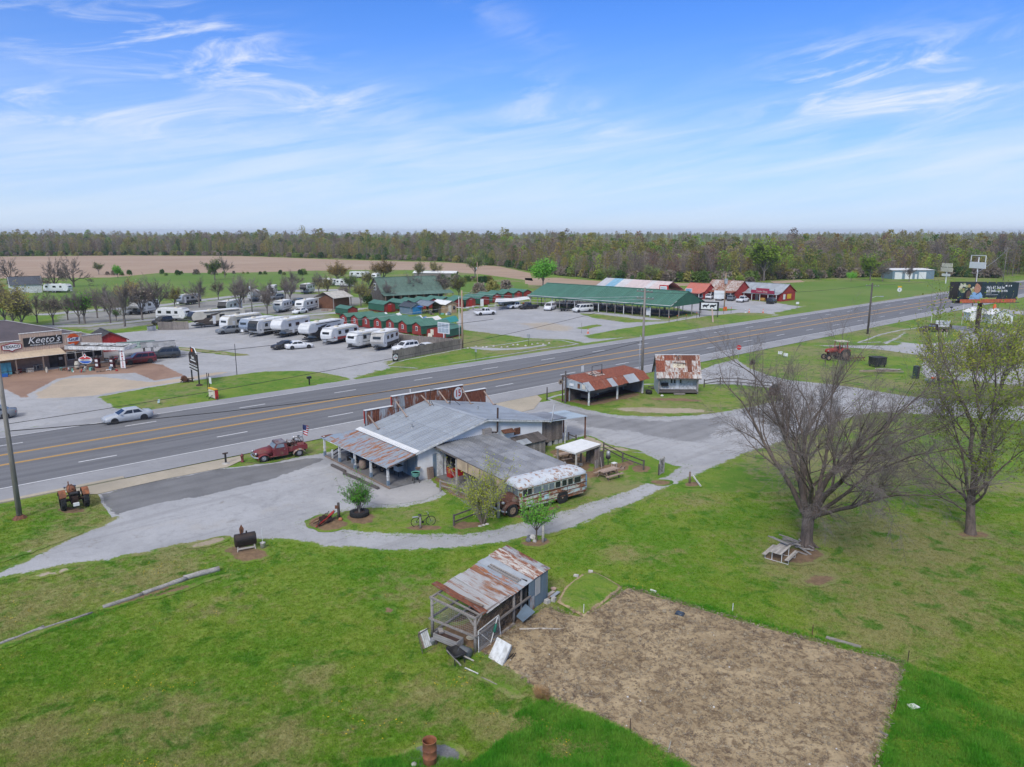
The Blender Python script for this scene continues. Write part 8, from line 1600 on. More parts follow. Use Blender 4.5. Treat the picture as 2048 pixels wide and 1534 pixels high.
v=Vector((0,2.8,.8));panels(t,(-10,-8.2,2.5),(1,0,0),v,22,v.length,12,simple('porch_green',(.11,.19,.16),.6,.1,.2,.8),'porch_roof_panel',3,.03);[bx('porch_post',(-9.5+k*2.35,-8,1.25),(.2,.2,2.5),M['brown_wood'],t)for k in range(10)]
f=bx('window',(-9.55,0,4.6),(.1,1.6,2.0),M['white'],t);[bx('pane',(-.04,y,z),(.06,.6,.8),M['glass'],f)for y in(-.38,.38)for z in(-.45,.45)]
for x in(-5,0,5.5):bx('window',(x,-5.28,1.7),(1.2,.08,1.2),M['glass'],t)
t=thing('poultry_house',G(872,556),100,'long low shed with a white roof far behind the log house','shed');bx('wall',(0,0,1.2),(19,5,2.4),M['old_wood'],t);v=Vector((0,3.0,.9));panels(t,(-10,-3,2.3),(1,0,0),v,20,v.length,6,M['white'],'roof_panel',3,.03);panels(t,(-10,3,2.3),(1,0,0),(0,-3.0,.9),20,v.length,6,M['white'],'roof_panel',3,.03)
rg=random.Random(3)
for k in range(16):
 u=rg.choice([rg.uniform(400,500),rg.uniform(660,740),rg.uniform(860,900)]);v=rg.uniform(480.5,485);gable('distant_house',G(u,v),rg.uniform(0,180),11,20,4,7.5,M['white'],rg.choice([M['white'],M['galv'],M['charcoal_roof']if 'charcoal_roof' in M else M['galv']]),'tiny white farm building on the far horizon fields','farm building','far farm buildings',npan=1)
hi=lambda u,v,z:(*G(u,v),z)
L0=Vector(road(7.0,60.5));U0=Vector(G(1283,772))
def rp_(s,p,z):return(*road(s,p),z)
wire(rp_(-40,90.5,7.2),rp_(77.4,90.5,6.2),.9,.03,'wire','dark cable sagging low above the grass island, lower of two')
wire((*L0,6.4),(*U0,6.0),1.4,.03,'wire','dark cable from the leaning pole to the pole behind the carport')
wire((*L0,6.9),(*U0,11.4),.9,.02,'wire','thin dark upper cable from the leaning pole to the pole behind the carport')
for dy,z in((0,9.9),(.5,9.5),(-.5,9.1)):wire((*U0,z+2),(G(925,697)[0]+dy,G(925,697)[1],z),.5,.022,'wire_pale','bright thin cable between the fence corner pole and the tall crossarm pole',group='bright cables over the highway')
wire((*U0,12.4),(*G(1735,668),9.8),.8,.02,'wire','thin dark cable running right from the tall crossarm pole to the street light pole');wire((*G(1735,668),9.8),(*G(1945,612),9.2),.8,.02,'wire','thin dark cable running past the billboard');wire((*G(1945,612),9.2),(*G(2006,562),13.2),.8,.04,'wire_pale','pale cable climbing to the distant pole at the right')
wire((*road(-20,118),3.2),(*G(925,697),7.5),.7,.02,'wire_pale','pale cable crossing in front of the antique store')
# ================================================================ trees
def leafm(name,a,b,rough=.7,trans=.4):
 m,t=new_mat(name);oi=t.n('ShaderNodeObjectInfo');P=pos(t)
 f=t.math('MULTIPLY_ADD',oi.outputs['Random'],.55,t.math('MULTIPLY',t.noise(P,.9,3),.6));c=t.mix(t.step(f,.25,.75),a,b)
 c=t.mix(1.,c,t.n('ShaderNodeCombineColor',*[t.math('MULTIPLY_ADD',oi.outputs['Random'],.6,1.35)]*3).outputs[0],'MULTIPLY')
 bs=t.n('ShaderNodeBsdfPrincipled',I={'Base Color':c,'Roughness':rough,'Specular IOR Level':.2});tr=t.n('ShaderNodeBsdfTranslucent',c)
 mx=t.n('ShaderNodeMixShader',trans,bs,tr);t.n('ShaderNodeOutputMaterial',mx);return m
LF=dict(bud=leafm('yellow_green_buds',(.17,.22,.03),(.25,.25,.045)),fresh=leafm('fresh_green_leaf',(.08,.24,.025),(.14,.31,.045)),mid=leafm('mid_green_leaf',(.075,.13,.03),(.13,.175,.045)),dark=leafm('dark_green_leaf',(.03,.065,.02),(.05,.095,.025)),olive=leafm('olive_leaf',(.15,.155,.045),(.21,.19,.06)),bronze=leafm('bronze_leaf',(.19,.13,.045),(.24,.18,.06)),brown=leafm('brown_twig_haze',(.155,.125,.10),(.20,.165,.13)),rusty=leafm('red_bud_haze',(.15,.085,.065),(.17,.11,.075)),lime=leafm('lime_leaf',(.16,.24,.03),(.22,.28,.05)),forsythia=leafm('forsythia_leaf',(.34,.35,.035),(.26,.32,.035)))
def vnorm(v):return v/(np.linalg.norm(v)+1e-9)
class Tree:
 """branching skeleton gathered into limb tubes, twig slivers and leaf quads"""
 def __init__(s,seed):s.r=random.Random(seed);s.limb=MB();s.tw=MB();s.lf=MB();s.tips=[]
 def rv(s,k=1.):return Vector((s.r.gauss(0,k),s.r.gauss(0,k),s.r.gauss(0,k)))
 def sliver(s,a,b,r0,r1):
  d=(b-a);u=d.cross(Vector((.31,.52,.79))).normalized();v=d.cross(u).normalized();o=len(s.tw.v)
  for p,r_ in((a,r0),(b,r1)):
   for k in range(3):t_=2*PI*k/3;q=p+u*(math.cos(t_)*r_)+v*(math.sin(t_)*r_);s.tw.v.append((q.x,q.y,q.z))
  s.tw.f+=[(o,o+1,o+4,o+3),(o+1,o+2,o+5,o+4),(o+2,o,o+3,o+5)]
 def grow(s,p,d,L,r_,lev,P):
  n=P['seg'][lev]if lev<len(P['seg'])else 2;pts=[p.copy()];rs=[r_];q=p.copy();dd=d.normalized();dirs=[dd]
  for i in range(n):
   dd=(dd+s.rv(P['wob'])+Vector((0,0,P['up'][min(lev,len(P['up'])-1)]))).normalized();q=q+dd*(L/n);pts.append(q.copy());dirs.append(dd);rs.append(r_*(1-(1-P['tip'])*(i+1)/n))
  if lev<P['limbs']:s.limb.tube(pts,rs,max(4,8-lev*2),False)
  else:
   for i in range(n):s.sliver(pts[i],pts[i+1],max(rs[i],P['rmin']),max(rs[i+1],P['rmin']))
  if lev>=P['lev']:s.tips.append((pts[-1],dirs[-1]));s.tips.append(((pts[-1]+pts[-2])*.5,dirs[-1]));return
  k=P['kids'][lev]
  for j in range(k):
   f=P['start'][min(lev,len(P['start'])-1)]+(1-P['start'][min(lev,len(P['start'])-1)])*(j+s.r.random()*.8)/k;x=f*n;i=min(n-1,int(x));b=pts[i].lerp(pts[i+1],x-i)
   a=s.r.uniform(*P['ang'][min(lev,len(P['ang'])-1)]);ax=dirs[i].cross(s.rv()).normalized();nd=(Matrix.Rotation(a,3,ax)@dirs[i])
   s.grow(b,nd,L*s.r.uniform(*P['len'][min(lev,len(P['len'])-1)])*(1-.35*f),rs[i]*P['rr'],lev+1,P)
  if P.get('lead',True):s.grow(pts[-1],dirs[-1],L*.55,rs[-1],lev+1,P)
 def leaves(s,n,size,spread,skip=0.):
  for k in range(n):
   p,d=s.r.choice(s.tips)
   if s.r.random()<skip:continue
   c=p+s.rv(spread);sz=size*s.r.uniform(.6,1.3);u=s.rv().normalized()*sz;v=u.cross(s.rv()).normalized()*sz*.62
   o=len(s.lf.v)
   for q in(c-u*.5,c+v*.5,c+u*.5,c-v*.5):s.lf.v.append((q.x,q.y,q.z))
   s.lf.f.append((o,o+1,o+2,o+3))
 def meshes(s,bark,twig,leaf=None):
  r_=[('trunk',s.limb.mesh('trunk',bark,True,False))]
  if s.tw.f:r_.append(('twigs',s.tw.mesh('twigs',twig,False,False)))
  if s.lf.f:r_.append(('leaves',s.lf.mesh('leaves',leaf,False,False)))
  return r_
def plant(name,xy,parts,lb,cat,grp=None,yaw=0,sc_=1.,z=0.,sz=None):
 t=thing(name,xy,yaw,lb,cat,grp,z);t.scale=(sc_,sc_,sz or sc_)
 for nm,me in parts:ob(nm,me,t)
 return t
T=Tree(5)
P0=dict(lev=4,limbs=3,seg=[7,6,5,3,2],wob=.12,up=[-.022,-.008,.0,-.01,-.02],tip=.28,rmin=.005,kids=[7,7,6,5],start=[.40,.28,.18,.1],ang=[(.28,.6),(.3,.75),(.35,.9),(.4,1.0)],len=[(.42,.62),(.42,.62),(.42,.65),(.45,.7)],rr=.50)
T.limb.tube([(0,0,-.1),(.02,0,.25),(0,.02,.8),(-.02,.02,1.5),(0,0,2.1)],[.60,.43,.37,.36,.36],14,False)
for k in range(7):a=k*.9;T.limb.tube([(.3*math.cos(a),.3*math.sin(a),.35),(.62*math.cos(a),.62*math.sin(a),.05),(.95*math.cos(a),.95*math.sin(a),-.05)],[.13,.10,.04],6,False)
for ax,ay,tilt,L,r_ in((180,0,.42,9.4,.24),(205,0,.22,9.2,.22),(95,0,.14,9.0,.21),(20,0,.28,9.4,.23),(345,0,.50,10,.22),(270,0,.38,9.0,.17),(60,0,.45,9.2,.18),(150,0,.60,9.2,.17),(5,0,.78,9.,.17),(190,0,.72,9.,.16),(320,0,.66,8.6,.15),(225,0,.6,8.6,.15)):
 a=R(ax);tilt*=1.12;d=Vector((math.cos(a)*math.sin(tilt),math.sin(a)*math.sin(tilt),math.cos(tilt)));T.grow(Vector((math.cos(a)*.12,math.sin(a)*.12,1.55+T.r.random()*.5)),d,L*.86,r_,0,P0)
for ax,L in((5,4.6),(-25,3.8),(165,3.2),(200,2.6),(330,4.2)):
 a=R(ax);T.grow(Vector((0,0,2.2+T.r.random()*1.2)),Vector((math.cos(a),math.sin(a),.35)),L,.075,1,dict(P0,up=[-.03,-.04,-.05,-.08,-.08],kids=[5,5,5,4]))
HERO=plant('bare_tree',G(1612,1094),T.meshes(M['bark_brown'],M['twig'],None),'huge leafless tree with a vase of many limbs rising from a split trunk','tree')
T=Tree(12);P1=dict(P0,kids=[5,6,5,3],wob=.12,up=[.03,.03,.02,.0],start=[.2,.2,.15,.1],ang=[(.4,.8),(.4,.85),(.4,.95),(.4,1.0)],rr=.52)
T.limb.tube([(-.35,0,-.1),(-.28,0,.3),(-.05,0,1.4),(.1,0,2.6)],[.42,.32,.27,.25],12,False)
for ax,tilt,L,r_,z in((80,.10,9.8,.2,2.5),(180,.32,8.8,.15,2.6),(350,.34,9.0,.15,2.7),(270,.3,7.5,.12,2.4),(120,.5,7.6,.12,2.2),(20,.8,6.2,.10,2.0),(170,1.0,6.0,.10,1.9),(350,1.35,5.5,.085,1.6),(5,1.5,5.,.06,1.3),(200,.75,6.2,.1,2.4)):
 a=R(ax);T.grow(Vector((.05,0,z)),Vector((math.cos(a)*math.sin(tilt),math.sin(a)*math.sin(tilt),math.cos(tilt))),L*.88,r_*.95,0,P1)
T.tips=[q for q in T.tips if q[0].z>3.5+T.r.random()*4];T.leaves(9000,.16,.2)
plant('budding_tree',G(1935,1064),T.meshes(M['bark_brown'],M['twig'],LF['bud']),'tall dark-limbed tree with thin yellow-green buds at the right of the lawn','tree')
T=Tree(21);P2=dict(P0,lev=3,limbs=2,kids=[7,6,5],seg=[6,4,3,2],rmin=.014)
for ax,tilt in((0,.25),(120,.3),(240,.28),(60,.15)):a=R(ax);T.grow(Vector((0,0,.6)),Vector((math.cos(a)*math.sin(tilt),math.sin(a)*math.sin(tilt),math.cos(tilt))),6,.13,0,P2)
T.limb.tube([(0,0,-.1),(0,0,.7)],[.24,.2],8,False);T.leaves(2600,.26,.2);BUD=T.meshes(M['bark_brown'],M['twig'],LF['bud'])
for u,v,s_,yw,lb in((1885,822,.95,10,'slim yellow-green tree on the verge in front of the old skiff'),(1990,830,1.1,80,'yellow-green tree on the verge, second from the right edge'),(2040,812,1.05,200,'yellow-green tree on the verge at the right picture edge'),(1955,806,.8,140,'smaller yellow-green tree between the skiff and the right edge')):plant('budding_tree',G(u,v),BUD,lb,'tree','budding trees on the verge',yw,s_)
T=Tree(31);PB=dict(lev=3,limbs=1,seg=[6,4,3,2],wob=.08,up=[.03,.02,0,0],tip=.35,rmin=.006,kids=[8,6,4],start=[.3,.2,.1],ang=[(.25,.6),(.3,.7),(.4,.9)],len=[(.35,.55),(.4,.6),(.4,.7)],rr=.5)
for k in range(17):a=k*2.4;tilt=T.r.uniform(.1,.62);T.grow(Vector((.15*math.cos(a),.12*math.sin(a),0)),Vector((math.cos(a)*math.sin(tilt),math.sin(a)*math.sin(tilt),math.cos(tilt))),T.r.uniform(1.9,3.0),.032,0,PB)
T.leaves(7000,.10,.09);plant('flowering_bush',G(966,1047),T.meshes(simple('pale_bush_bark',(.26,.20,.15),.9),M['twig_pale'],LF['forsythia']),'loose yellow-green bush of many stems in front of the bus','bush')
T=Tree(32)
for k in range(15):a=k*2.4;tilt=T.r.uniform(.15,.75);T.grow(Vector((0,0,.25)),Vector((math.cos(a)*math.sin(tilt),math.sin(a)*math.sin(tilt),math.cos(tilt))),T.r.uniform(1.0,1.55),.022,0,dict(PB,kids=[6,4,3]))
T.limb.tube([(0,0,0),(0,0,.35)],[.07,.06],6,False);T.leaves(3600,.10,.07);plant('green_shrub',G(719,1031),T.meshes(M['bark'],M['twig'],LF['fresh']),'bright green feathery shrub growing out of the big tyre','shrub',z=.2)
T=Tree(33)
for k in range(10):a=k*2.4;tilt=T.r.uniform(.1,.6);T.grow(Vector((0,0,.75)),Vector((math.cos(a)*math.sin(tilt),math.sin(a)*math.sin(tilt),math.cos(tilt))),T.r.uniform(1.0,1.6),.022,0,dict(PB,kids=[5,4,3]))
T.limb.tube([(0,0,-.05),(.02,0,.4),(0,0,.8)],[.06,.05,.045],6,False);T.leaves(1900,.13,.07);plant('young_tree',G(1073,1083),T.meshes(M['bark_brown'],M['twig'],LF['fresh']),'young bright green tree with a thin trunk beside a pale post','tree')
# ---- camping park trees: bare rounded crowns, shared meshes
def park_tree(seed,leaf=None,nl=0,h=7.5,bark='bark',lsz=.28,spread=.25,kids=(8,7,6),twig=None):
 T=Tree(seed);P=dict(lev=3,limbs=2,seg=[5,4,3,2],wob=.09,up=[.04,.03,.02,0],tip=.35,rmin=.013,kids=list(kids),start=[.3,.2,.1],ang=[(.35,.7),(.35,.75),(.4,.9)],len=[(.45,.65),(.45,.65),(.5,.7)],rr=.55)
 T.limb.tube([(0,0,-.1),(0,0,h*.24)],[.17,.14],7,False);T.grow(Vector((0,0,h*.22)),Vector((0,0,1)),h*.52,.13,0,P)
 for k in range(4):a=k*1.6+T.r.random();T.grow(Vector((0,0,h*.23)),Vector((math.cos(a)*.5,math.sin(a)*.5,1)),h*.46,.085,0,P)
 if leaf:T.leaves(nl,lsz,spread)
 return T.meshes(M[bark],twig or M['twig'],LF.get(leaf)if leaf else None)
PT=[park_tree(41),park_tree(42,'olive',260),park_tree(43,'brown',500,lsz=.3),park_tree(44)]
PG=park_tree(45,'mid',1500,lsz=.34);PF=park_tree(46,'fresh',900,6.5,lsz=.3);PO=park_tree(47,'bronze',2600,lsz=.34);PY=park_tree(48,'olive',1500,lsz=.34);PL=park_tree(49,'lime',2600,lsz=.4);PD=park_tree(50,'fresh',4200,lsz=.5,spread=.4)
PTREES=[(75,646,584,0,'bare tree beside the store roof, leftmost in the front row of the park'),(107,650,584,2,'bare tree with a green sapling at its foot behind the store roof'),(136,640,588,0,'slender bare tree third from the left in the front row of the park'),(159,648,578,3,'bare tree just left of the leafy green one'),(170,647,580,'F','leafy green young tree in the front row of the park'),(195,636,574,1,'bare tree right of the leafy green young tree'),(209,623,568,0,'bare tree in the second row by the pale gravel drive'),(221,646,577,3,'bare tree right of centre in the front row of the left park'),(233,641,616,'F','very small green tree in the front row of the park'),(250,653,563,0,'tall bare tree at the gravel edge left of the plank fence'),(263,614,556,'O','golden leafed tree behind the dark pickup'),(285,640,560,2,'bare tree in front of the fifth-wheel by the bare trees'),(316,636,552,3,'bare tree left of the short plank fence'),(350,617,570,'Y','yellowish tree by the camper with a dark swoosh'),(399,615,556,0,'bare tree behind the cream fifth-wheel'),(437,600,556,1,'bare tree at the park drive right of the camper'),(481,626,548,3,'tall bare tree left of the utility pole in the park'),(488,606,552,0,'bare tree beside the white fifth-wheel'),(535,629,575,2,'bare tree in front of the silvery camper'),(538,610,560,0,'bare tree behind the silvery camper'),(571,600,548,1,'bare tree at the far drive of the park'),(581,606,556,3,'bare tree behind the small end-on trailer'),(588,583,540,0,'bare tree at the back edge of the park'),(638,590,545,2,'bare tree behind the brown barn'),(690,612,566,2,'purplish bare tree right of the brown barn'),(722,613,560,'Y','thin yellow-green tree before the log house'),(776,607,562,0,'bare tree before the log house porch'),(826,602,545,3,'big dark bare tree before the log house'),(676,570,520,'O','bronze-leafed tree above the barn roof'),(768,566,514,'O','large bronze-leafed tree behind the log house'),(836,560,522,'Y','olive tree right of the large bronze tree'),(870,556,520,'Y','olive tree before the long white-roofed shed'),(885,600,545,2,'bare tree right of the log house'),(918,596,550,'Y','greenish tree right of the log house porch'),(738,578,540,'Y','yellow-green tree behind the log house gable'),(655,592,550,'Y','yellow-green tree beside the barn'),(700,585,548,'G','green bushy tree behind the log house'),(950,556,506,'G','green tree at the end of the stubble field'),(1086,575,517,'D','round dense green tree at the left of the market hall'),(430,560,516,'G','green tree at the edge of the stubble field'),(450,555,515,0,'bare tree at the edge of the stubble field'),(198,549,524,'G','small green tree alone in the stubble field'),(236,556,530,'D','dark round bush at the meadow edge'),(1217,566,530,'G','pale green tree before the woods behind the market hall'),(1302,569,528,'G','green tree before the woods behind the striped building'),(1480,570,550,'L','bright green bush behind the rusty-roofed shop'),(1455,572,552,'L','lime green bush left of the utility pole by the shops'),(1740,561,509,'L','large round lime green tree by the far meadow'),(1765,563,525,2,'grey bare tree right of the lime green tree'),(1640,560,541,'G','low green bush at the meadow edge'),(1702,563,543,'D','dark green bush left of the lime green tree'),(1818,563,528,0,'small bare tree in front of the metal garage'),(1527,562,478,'L','tall yellow-green tree standing out of the woods'),(12,655,560,'O','yellow-leafed tree at the left edge behind the store'),(28,660,570,'Y','yellowish tree behind the store roof at the left edge'),(45,660,592,2,'bushy grey-yellow tree behind the store roof')]
MS={'F':PF,'O':PO,'Y':PY,'L':PL,'D':PD,'G':PG}
def px_h(u,v,vt):
 lo,hi=0.,60.;X,Y=G(u,v)
 for _ in range(40):
  m=(lo+hi)/2;z=m-CAMH;d=Y*math.cos(PITCH)-z*math.sin(PITCH);up=Y*math.sin(PITCH)+z*math.cos(PITCH)
  if 767-FPX*up/d>vt:lo=m
  else:hi=m
 return lo
def mesh_h(parts):return max(max(v.co.z for v in me.vertices)for _,me in parts)
MH={}
for i,(u,v,vt,k,lb)in enumerate(PTREES):
 pr=PT[k]if isinstance(k,int)else MS[k];key=str(k)
 if key not in MH:MH[key]=mesh_h(pr)
 s_=px_h(u,v,vt)/MH[key];s_*=1.12;plant('bare_tree' if isinstance(k,int)else 'leafy_tree',G(u,v),pr,lb,'tree','trees of the camping park' if u<960 else 'trees beyond the market',rnd.uniform(0,360),s_*1.25,sz=s_)
T=Tree(61);PB2=dict(P0,lev=3,limbs=2,kids=[6,6,6],seg=[6,4,3,2],rmin=.045,wob=.16,ang=[(.4,.9),(.4,.9),(.4,1.)])
T.limb.tube([(0,0,-.2),(0,0,3)],[.55,.45],8,False)
for ax,tilt in((0,.5),(90,.2),(180,.5),(270,.4),(45,.7),(210,.75)):a=R(ax);T.grow(Vector((0,0,2.6)),Vector((math.cos(a)*math.sin(tilt),math.sin(a)*math.sin(tilt),math.cos(tilt))),8,.3,0,PB2)
BB=T.meshes(M['bark_brown'],M['twig'])
for u,v,vt,lb in((110,583,511,'big dark bare tree in front of the stubble field, the left one of two'),(148,574,508,'big dark bare tree in front of the stubble field, the right one of two'),(22,568,510,'dark bare tree behind the farmhouse roof')):plant('bare_tree',G(u,v),BB,lb,'tree',None,u*3,px_h(u,v,vt)/mesh_h(BB))
def bush_mesh(seed,leaf,n=420,sz=.3):
 T=Tree(seed)
 for k in range(n):a=T.r.uniform(0,2*PI);z=T.r.random()**.8;rr=math.sqrt(T.r.random())*(1.05-.55*z);T.tips.append((Vector((rr*math.cos(a),rr*math.sin(a)*.8,z*1.1+.1)),Vector((0,0,1))))
 T.leaves(n,sz,.08);T.limb.tube([(0,0,0),(0,0,.7)],[.06,.03],5,False)
 return[('stem',T.limb.mesh('stem',M['bark'],False,False)),('leaves',T.lf.mesh('leaves',LF[leaf],False,False))]
BUS=[bush_mesh(71,'mid'),bush_mesh(72,'dark'),bush_mesh(73,'olive'),bush_mesh(74,'brown')]
rg=random.Random(9)
for k in range(60):
 f=k/59;u=860+f*220 if k<34 else rg.uniform(200,620);v=(562+rg.uniform(-3,4)if k<34 else 549+rg.uniform(-1.5,3));plant('field_bush',G(u,v),BUS[rg.choice([0,1,2,1,3])],'bush in the ragged hedge along the edge of the stubble field','bush','bushes along the stubble field',rg.uniform(0,360),rg.uniform(.8,2.1))
for k,(u,v,s_,b,lb)in enumerate(((735,607,2.2,1,'dark evergreen bush at the corner of the log house porch'),(958,590,3,3,'brown bramble bush behind the back cabins'),(985,586,3.2,2,'olive bramble bush behind the back cabins, second of three'),(1012,583,3,3,'grey-brown bramble bush behind the back cabins nearest the hall'),(880,590,2.4,0,'green bush by the log house gable'),(1500,572,2.6,3,'grey bush behind the grey-roofed shop'))):plant('bush',G(u,v),BUS[b],lb,'bush',None,k*50,s_)
T=Tree(77)
for k in range(700):a=T.r.uniform(0,2*PI);T.tips.append((Vector((.62*math.sqrt(T.r.random())*math.cos(a),.4*math.sqrt(T.r.random())*math.sin(a),.05+.28*T.r.random())),Vector((0,0,1))))
for p,d in T.tips:T.sliver(p*Vector((.6,.6,0))if False else Vector((p.x*.6,p.y*.6,0)),p,.006,.003)
plant('dry_grass_clump',G(1084,1392),[('straw',T.tw.mesh('straw',simple('straw_tuft',(.42,.26,.12),.9,0,.3,4),False,False))],'orange-brown clump of dry grass at the lower garden edge','grass clump',None,-30,1.0)
# ================================================================ woods
def wood_tree(seed,leaf,n,h,r_,sz,zlo=.25,trunk=True,shape=.6):
 T=Tree(seed)
 for k in range(n):
  z=zlo+(1-zlo)*T.r.random();a=T.r.uniform(0,2*PI);q=(z-zlo)/(1-zlo);w_=r_*max(.12,1-(2*q-.95)**2)**.5*(.78+.22*math.sin(a*3+seed));rr=w_*math.sqrt(T.r.random());T.tips.append((Vector((rr*math.cos(a),rr*math.sin(a),z*h)),Vector((0,0,1))))
 T.leaves(n,sz,.12);m=T.limb;m.tube([(0,0,-.5),(.1,0,h*.45),(0,.1,h*.92)],[.24,.17,.05],5,False)
 for k in range(9):a=k*2.4;z=h*(.3+.06*k);m.tube([(0,0,z),(r_*.55*math.cos(a),r_*.55*math.sin(a),z+h*.16)],[.09,.03],3,False)
 return[('trunk',m.mesh('trunk',M['bark'],False,False)),('crown',T.lf.mesh('crown',LF[leaf],False,False))]
def bare_wood(seed,h,r_,mat='twig',n=150,rm=.045):
 T=Tree(seed);P=dict(lev=2,limbs=1,seg=[7,3,2],wob=.06,up=[.05,.08,.05],tip=.25,rmin=rm,lead=False,kids=[18,9],start=[.3,.15],ang=[(.3,.75),(.3,.8)],len=[(.25,.42),(.4,.6)],rr=.42)
 T.grow(Vector((0,0,-.3)),Vector((0,0,1)),h*.9,.26,0,P);return[('trunk',T.limb.mesh('trunk',M['bark'],False,False)),('crown',T.tw.mesh('crown',M[mat],False,False))]
WV=[wood_tree(101,'mid',460,18,5.6,1.1,.2),wood_tree(102,'olive',460,19,5.4,1.1,.22),wood_tree(103,'brown',400,20,5.4,.85,.3),wood_tree(104,'brown',360,18,5.0,.85,.2),wood_tree(105,'dark',460,17,5.4,1.2,.12),wood_tree(106,'rusty',340,19,5,.85,.3),wood_tree(107,'lime',420,17,5,1.05,.2),bare_wood(108,20,4),bare_wood(109,18,4),wood_tree(110,'olive',320,20,4.6,.9,.3),bare_wood(111,21,4),wood_tree(112,'bronze',380,18,5,1.)]
WL={0:'mid green leafing tree in the front of the woods',1:'olive leafing tree in the front of the woods',2:'brown twiggy tree in the front of the woods',3:'small brown twiggy tree in the front of the woods',4:'dark green tree in the front of the woods',5:'reddish budding tree in the front of the woods',6:'lime green tree in the front of the woods',7:'bare grey tree in the front of the woods',8:'short bare grey tree in the front of the woods',9:'thin olive tree in the front of the woods',10:'tall bare grey tree in the front of the woods',11:'bronze budding tree in the front of the woods'}
edge=[(-200,513),(0,512),(250,510.5),(480,511),(700,518),(880,522),(1010,533),(1100,548),(1200,559),(1330,563),(1450,565),(1560,559),(1680,555),(1800,553),(1900,553),(1985,556)]
ex=[e[0]for e in edge];ey=[e[1]for e in edge]
front,rest=[],[]
rg=random.Random(17);wt_r=[0,1,1,1,2,2,3,5,7,7,8,9,9,9,10,2,3,0,11,6];wt_l=[2,2,3,3,5,0,1,1,4,9,7,10,2,9,0,11]
for row in range(16):
 n=250 if row<3 else 170
 for k in range(n):
  u=-180+2170*(k+rg.random())/n;v=np.interp(u,ex,ey);X,Y=G(u,v);d=math.hypot(X,Y);step=(5.5+d*.004)*row*1.35+rg.uniform(-3,3)
  f=(d+max(0,step))/d;X*=f;Y*=f
  cl=noise.noise((X*.02,Y*.02,2));right=u>980;kind=rg.choice(wt_r if right else wt_l)
  if cl>.28 and rg.random()<.6:kind=rg.choice([0,6,1])if right else rg.choice([0,4,9])
  if cl<-.3 and rg.random()<.6:kind=rg.choice([2,5,7])
  kind=rg.choice([2,3,9])if kind in(7,8,10)and row>5 else kind;hs=rg.uniform(.72,1.1)*(.86 if kind in(7,8,10)else 1)*(.60+.03*row if right else .72+.018*row)*(.95 if not right else 1.0)*(.90+.42*noise.noise((X*.022,Y*.022,8))+.3*noise.noise((X*.07,Y*.07,5)))
  (front if row==0 and(k%1==0)else rest).append((X,Y,kind,hs))
front.sort(key=lambda q:math.hypot(q[0],q[1]))
keep=front[:240];rest+=front[240:]
for X,Y,k,s_ in keep:plant('woodland_tree',(X,Y),WV[k],WL[k],'tree','trees along the woods, '+WL[k].split(' in ')[0],rg.uniform(0,360),s_)
for u0,u1,v0,v1,n,sc0 in((-200,1000,497,508,320,1),(-400,420,484,494,500,1.),(400,960,488,496,260,1.),(880,2100,479,492,700,1.),(-400,2300,474,480,900,1.),(380,2500,471,474,700,.9)):
 for k in range(n):u=rg.uniform(u0,u1);v=rg.uniform(v0,v1);X,Y=G(u,v);q_=rg.choice(wt_l if X<0 else wt_r);rest.append((X,Y,1 if q_ in(7,8,10)else q_,rg.uniform(.7,1.1)*sc0*(.95+.35*noise.noise((X*.006,Y*.006,8))+.25*noise.noise((X*.02,Y*.02,3)))))
for k in range(420):
 u=rg.uniform(1985,2300);v=rg.uniform(520,552);X,Y=G(u,v);rest.append((X,Y,rg.choice(wt_r),rg.uniform(.6,1.)))
def scatter(name,pts,meshes,mats_kind,label=None,kind='stuff'):
 """pts rows: x, y, z, scale, rot, index; instanced copies of the listed single meshes"""
 pts=np.asarray(pts,float);me=bpy.data.meshes.new(name);me.from_pydata([tuple(p)for p in pts[:,:3]],[],[])
 for nm,c in(('sc',3),('rz',4)):a=me.attributes.new(nm,'FLOAT','POINT');a.data.foreach_set('value',pts[:,c].astype(np.float32))
 a=me.attributes.new('ix','INT','POINT');a.data.foreach_set('value',pts[:,5].astype(np.int32))
 col=bpy.data.collections.new(name+'_kinds')
 for i,m_ in enumerate(meshes):col.objects.link(bpy.data.objects.new('%s_kind_%02d'%(name,i),m_))
 o=ob(name,me);tag(o,label,kind=kind)
 ng=bpy.data.node_groups.new(name,'GeometryNodeTree');ng.interface.new_socket('Geometry',in_out='INPUT',socket_type='NodeSocketGeometry');ng.interface.new_socket('Geometry',in_out='OUTPUT',socket_type='NodeSocketGeometry')
 N=ng.nodes;gi=N.new('NodeGroupInput');go=N.new('NodeGroupOutput');ip=N.new('GeometryNodeInstanceOnPoints');ci=N.new('GeometryNodeCollectionInfo');ci.inputs['Collection'].default_value=col;ci.inputs['Separate Children'].default_value=True;ci.inputs['Reset Children'].default_value=True
 def at(nm,ty):q=N.new('GeometryNodeInputNamedAttribute');q.data_type=ty;q.inputs['Name'].default_value=nm;return q.outputs['Attribute']
 cx=N.new('ShaderNodeCombineXYZ');L=ng.links.new;L(at('rz','FLOAT'),cx.inputs[2]);L(gi.outputs[0],ip.inputs['Points']);L(ci.outputs[0],ip.inputs['Instance']);ip.inputs['Pick Instance'].default_value=True
 L(at('ix','INT'),ip.inputs['Instance Index']);L(cx.outputs[0],ip.inputs['Rotation']);L(at('sc','FLOAT'),ip.inputs['Scale']);L(ip.outputs[0],go.inputs[0])
 md=o.modifiers.new('scatter','NODES');md.node_group=ng;return o
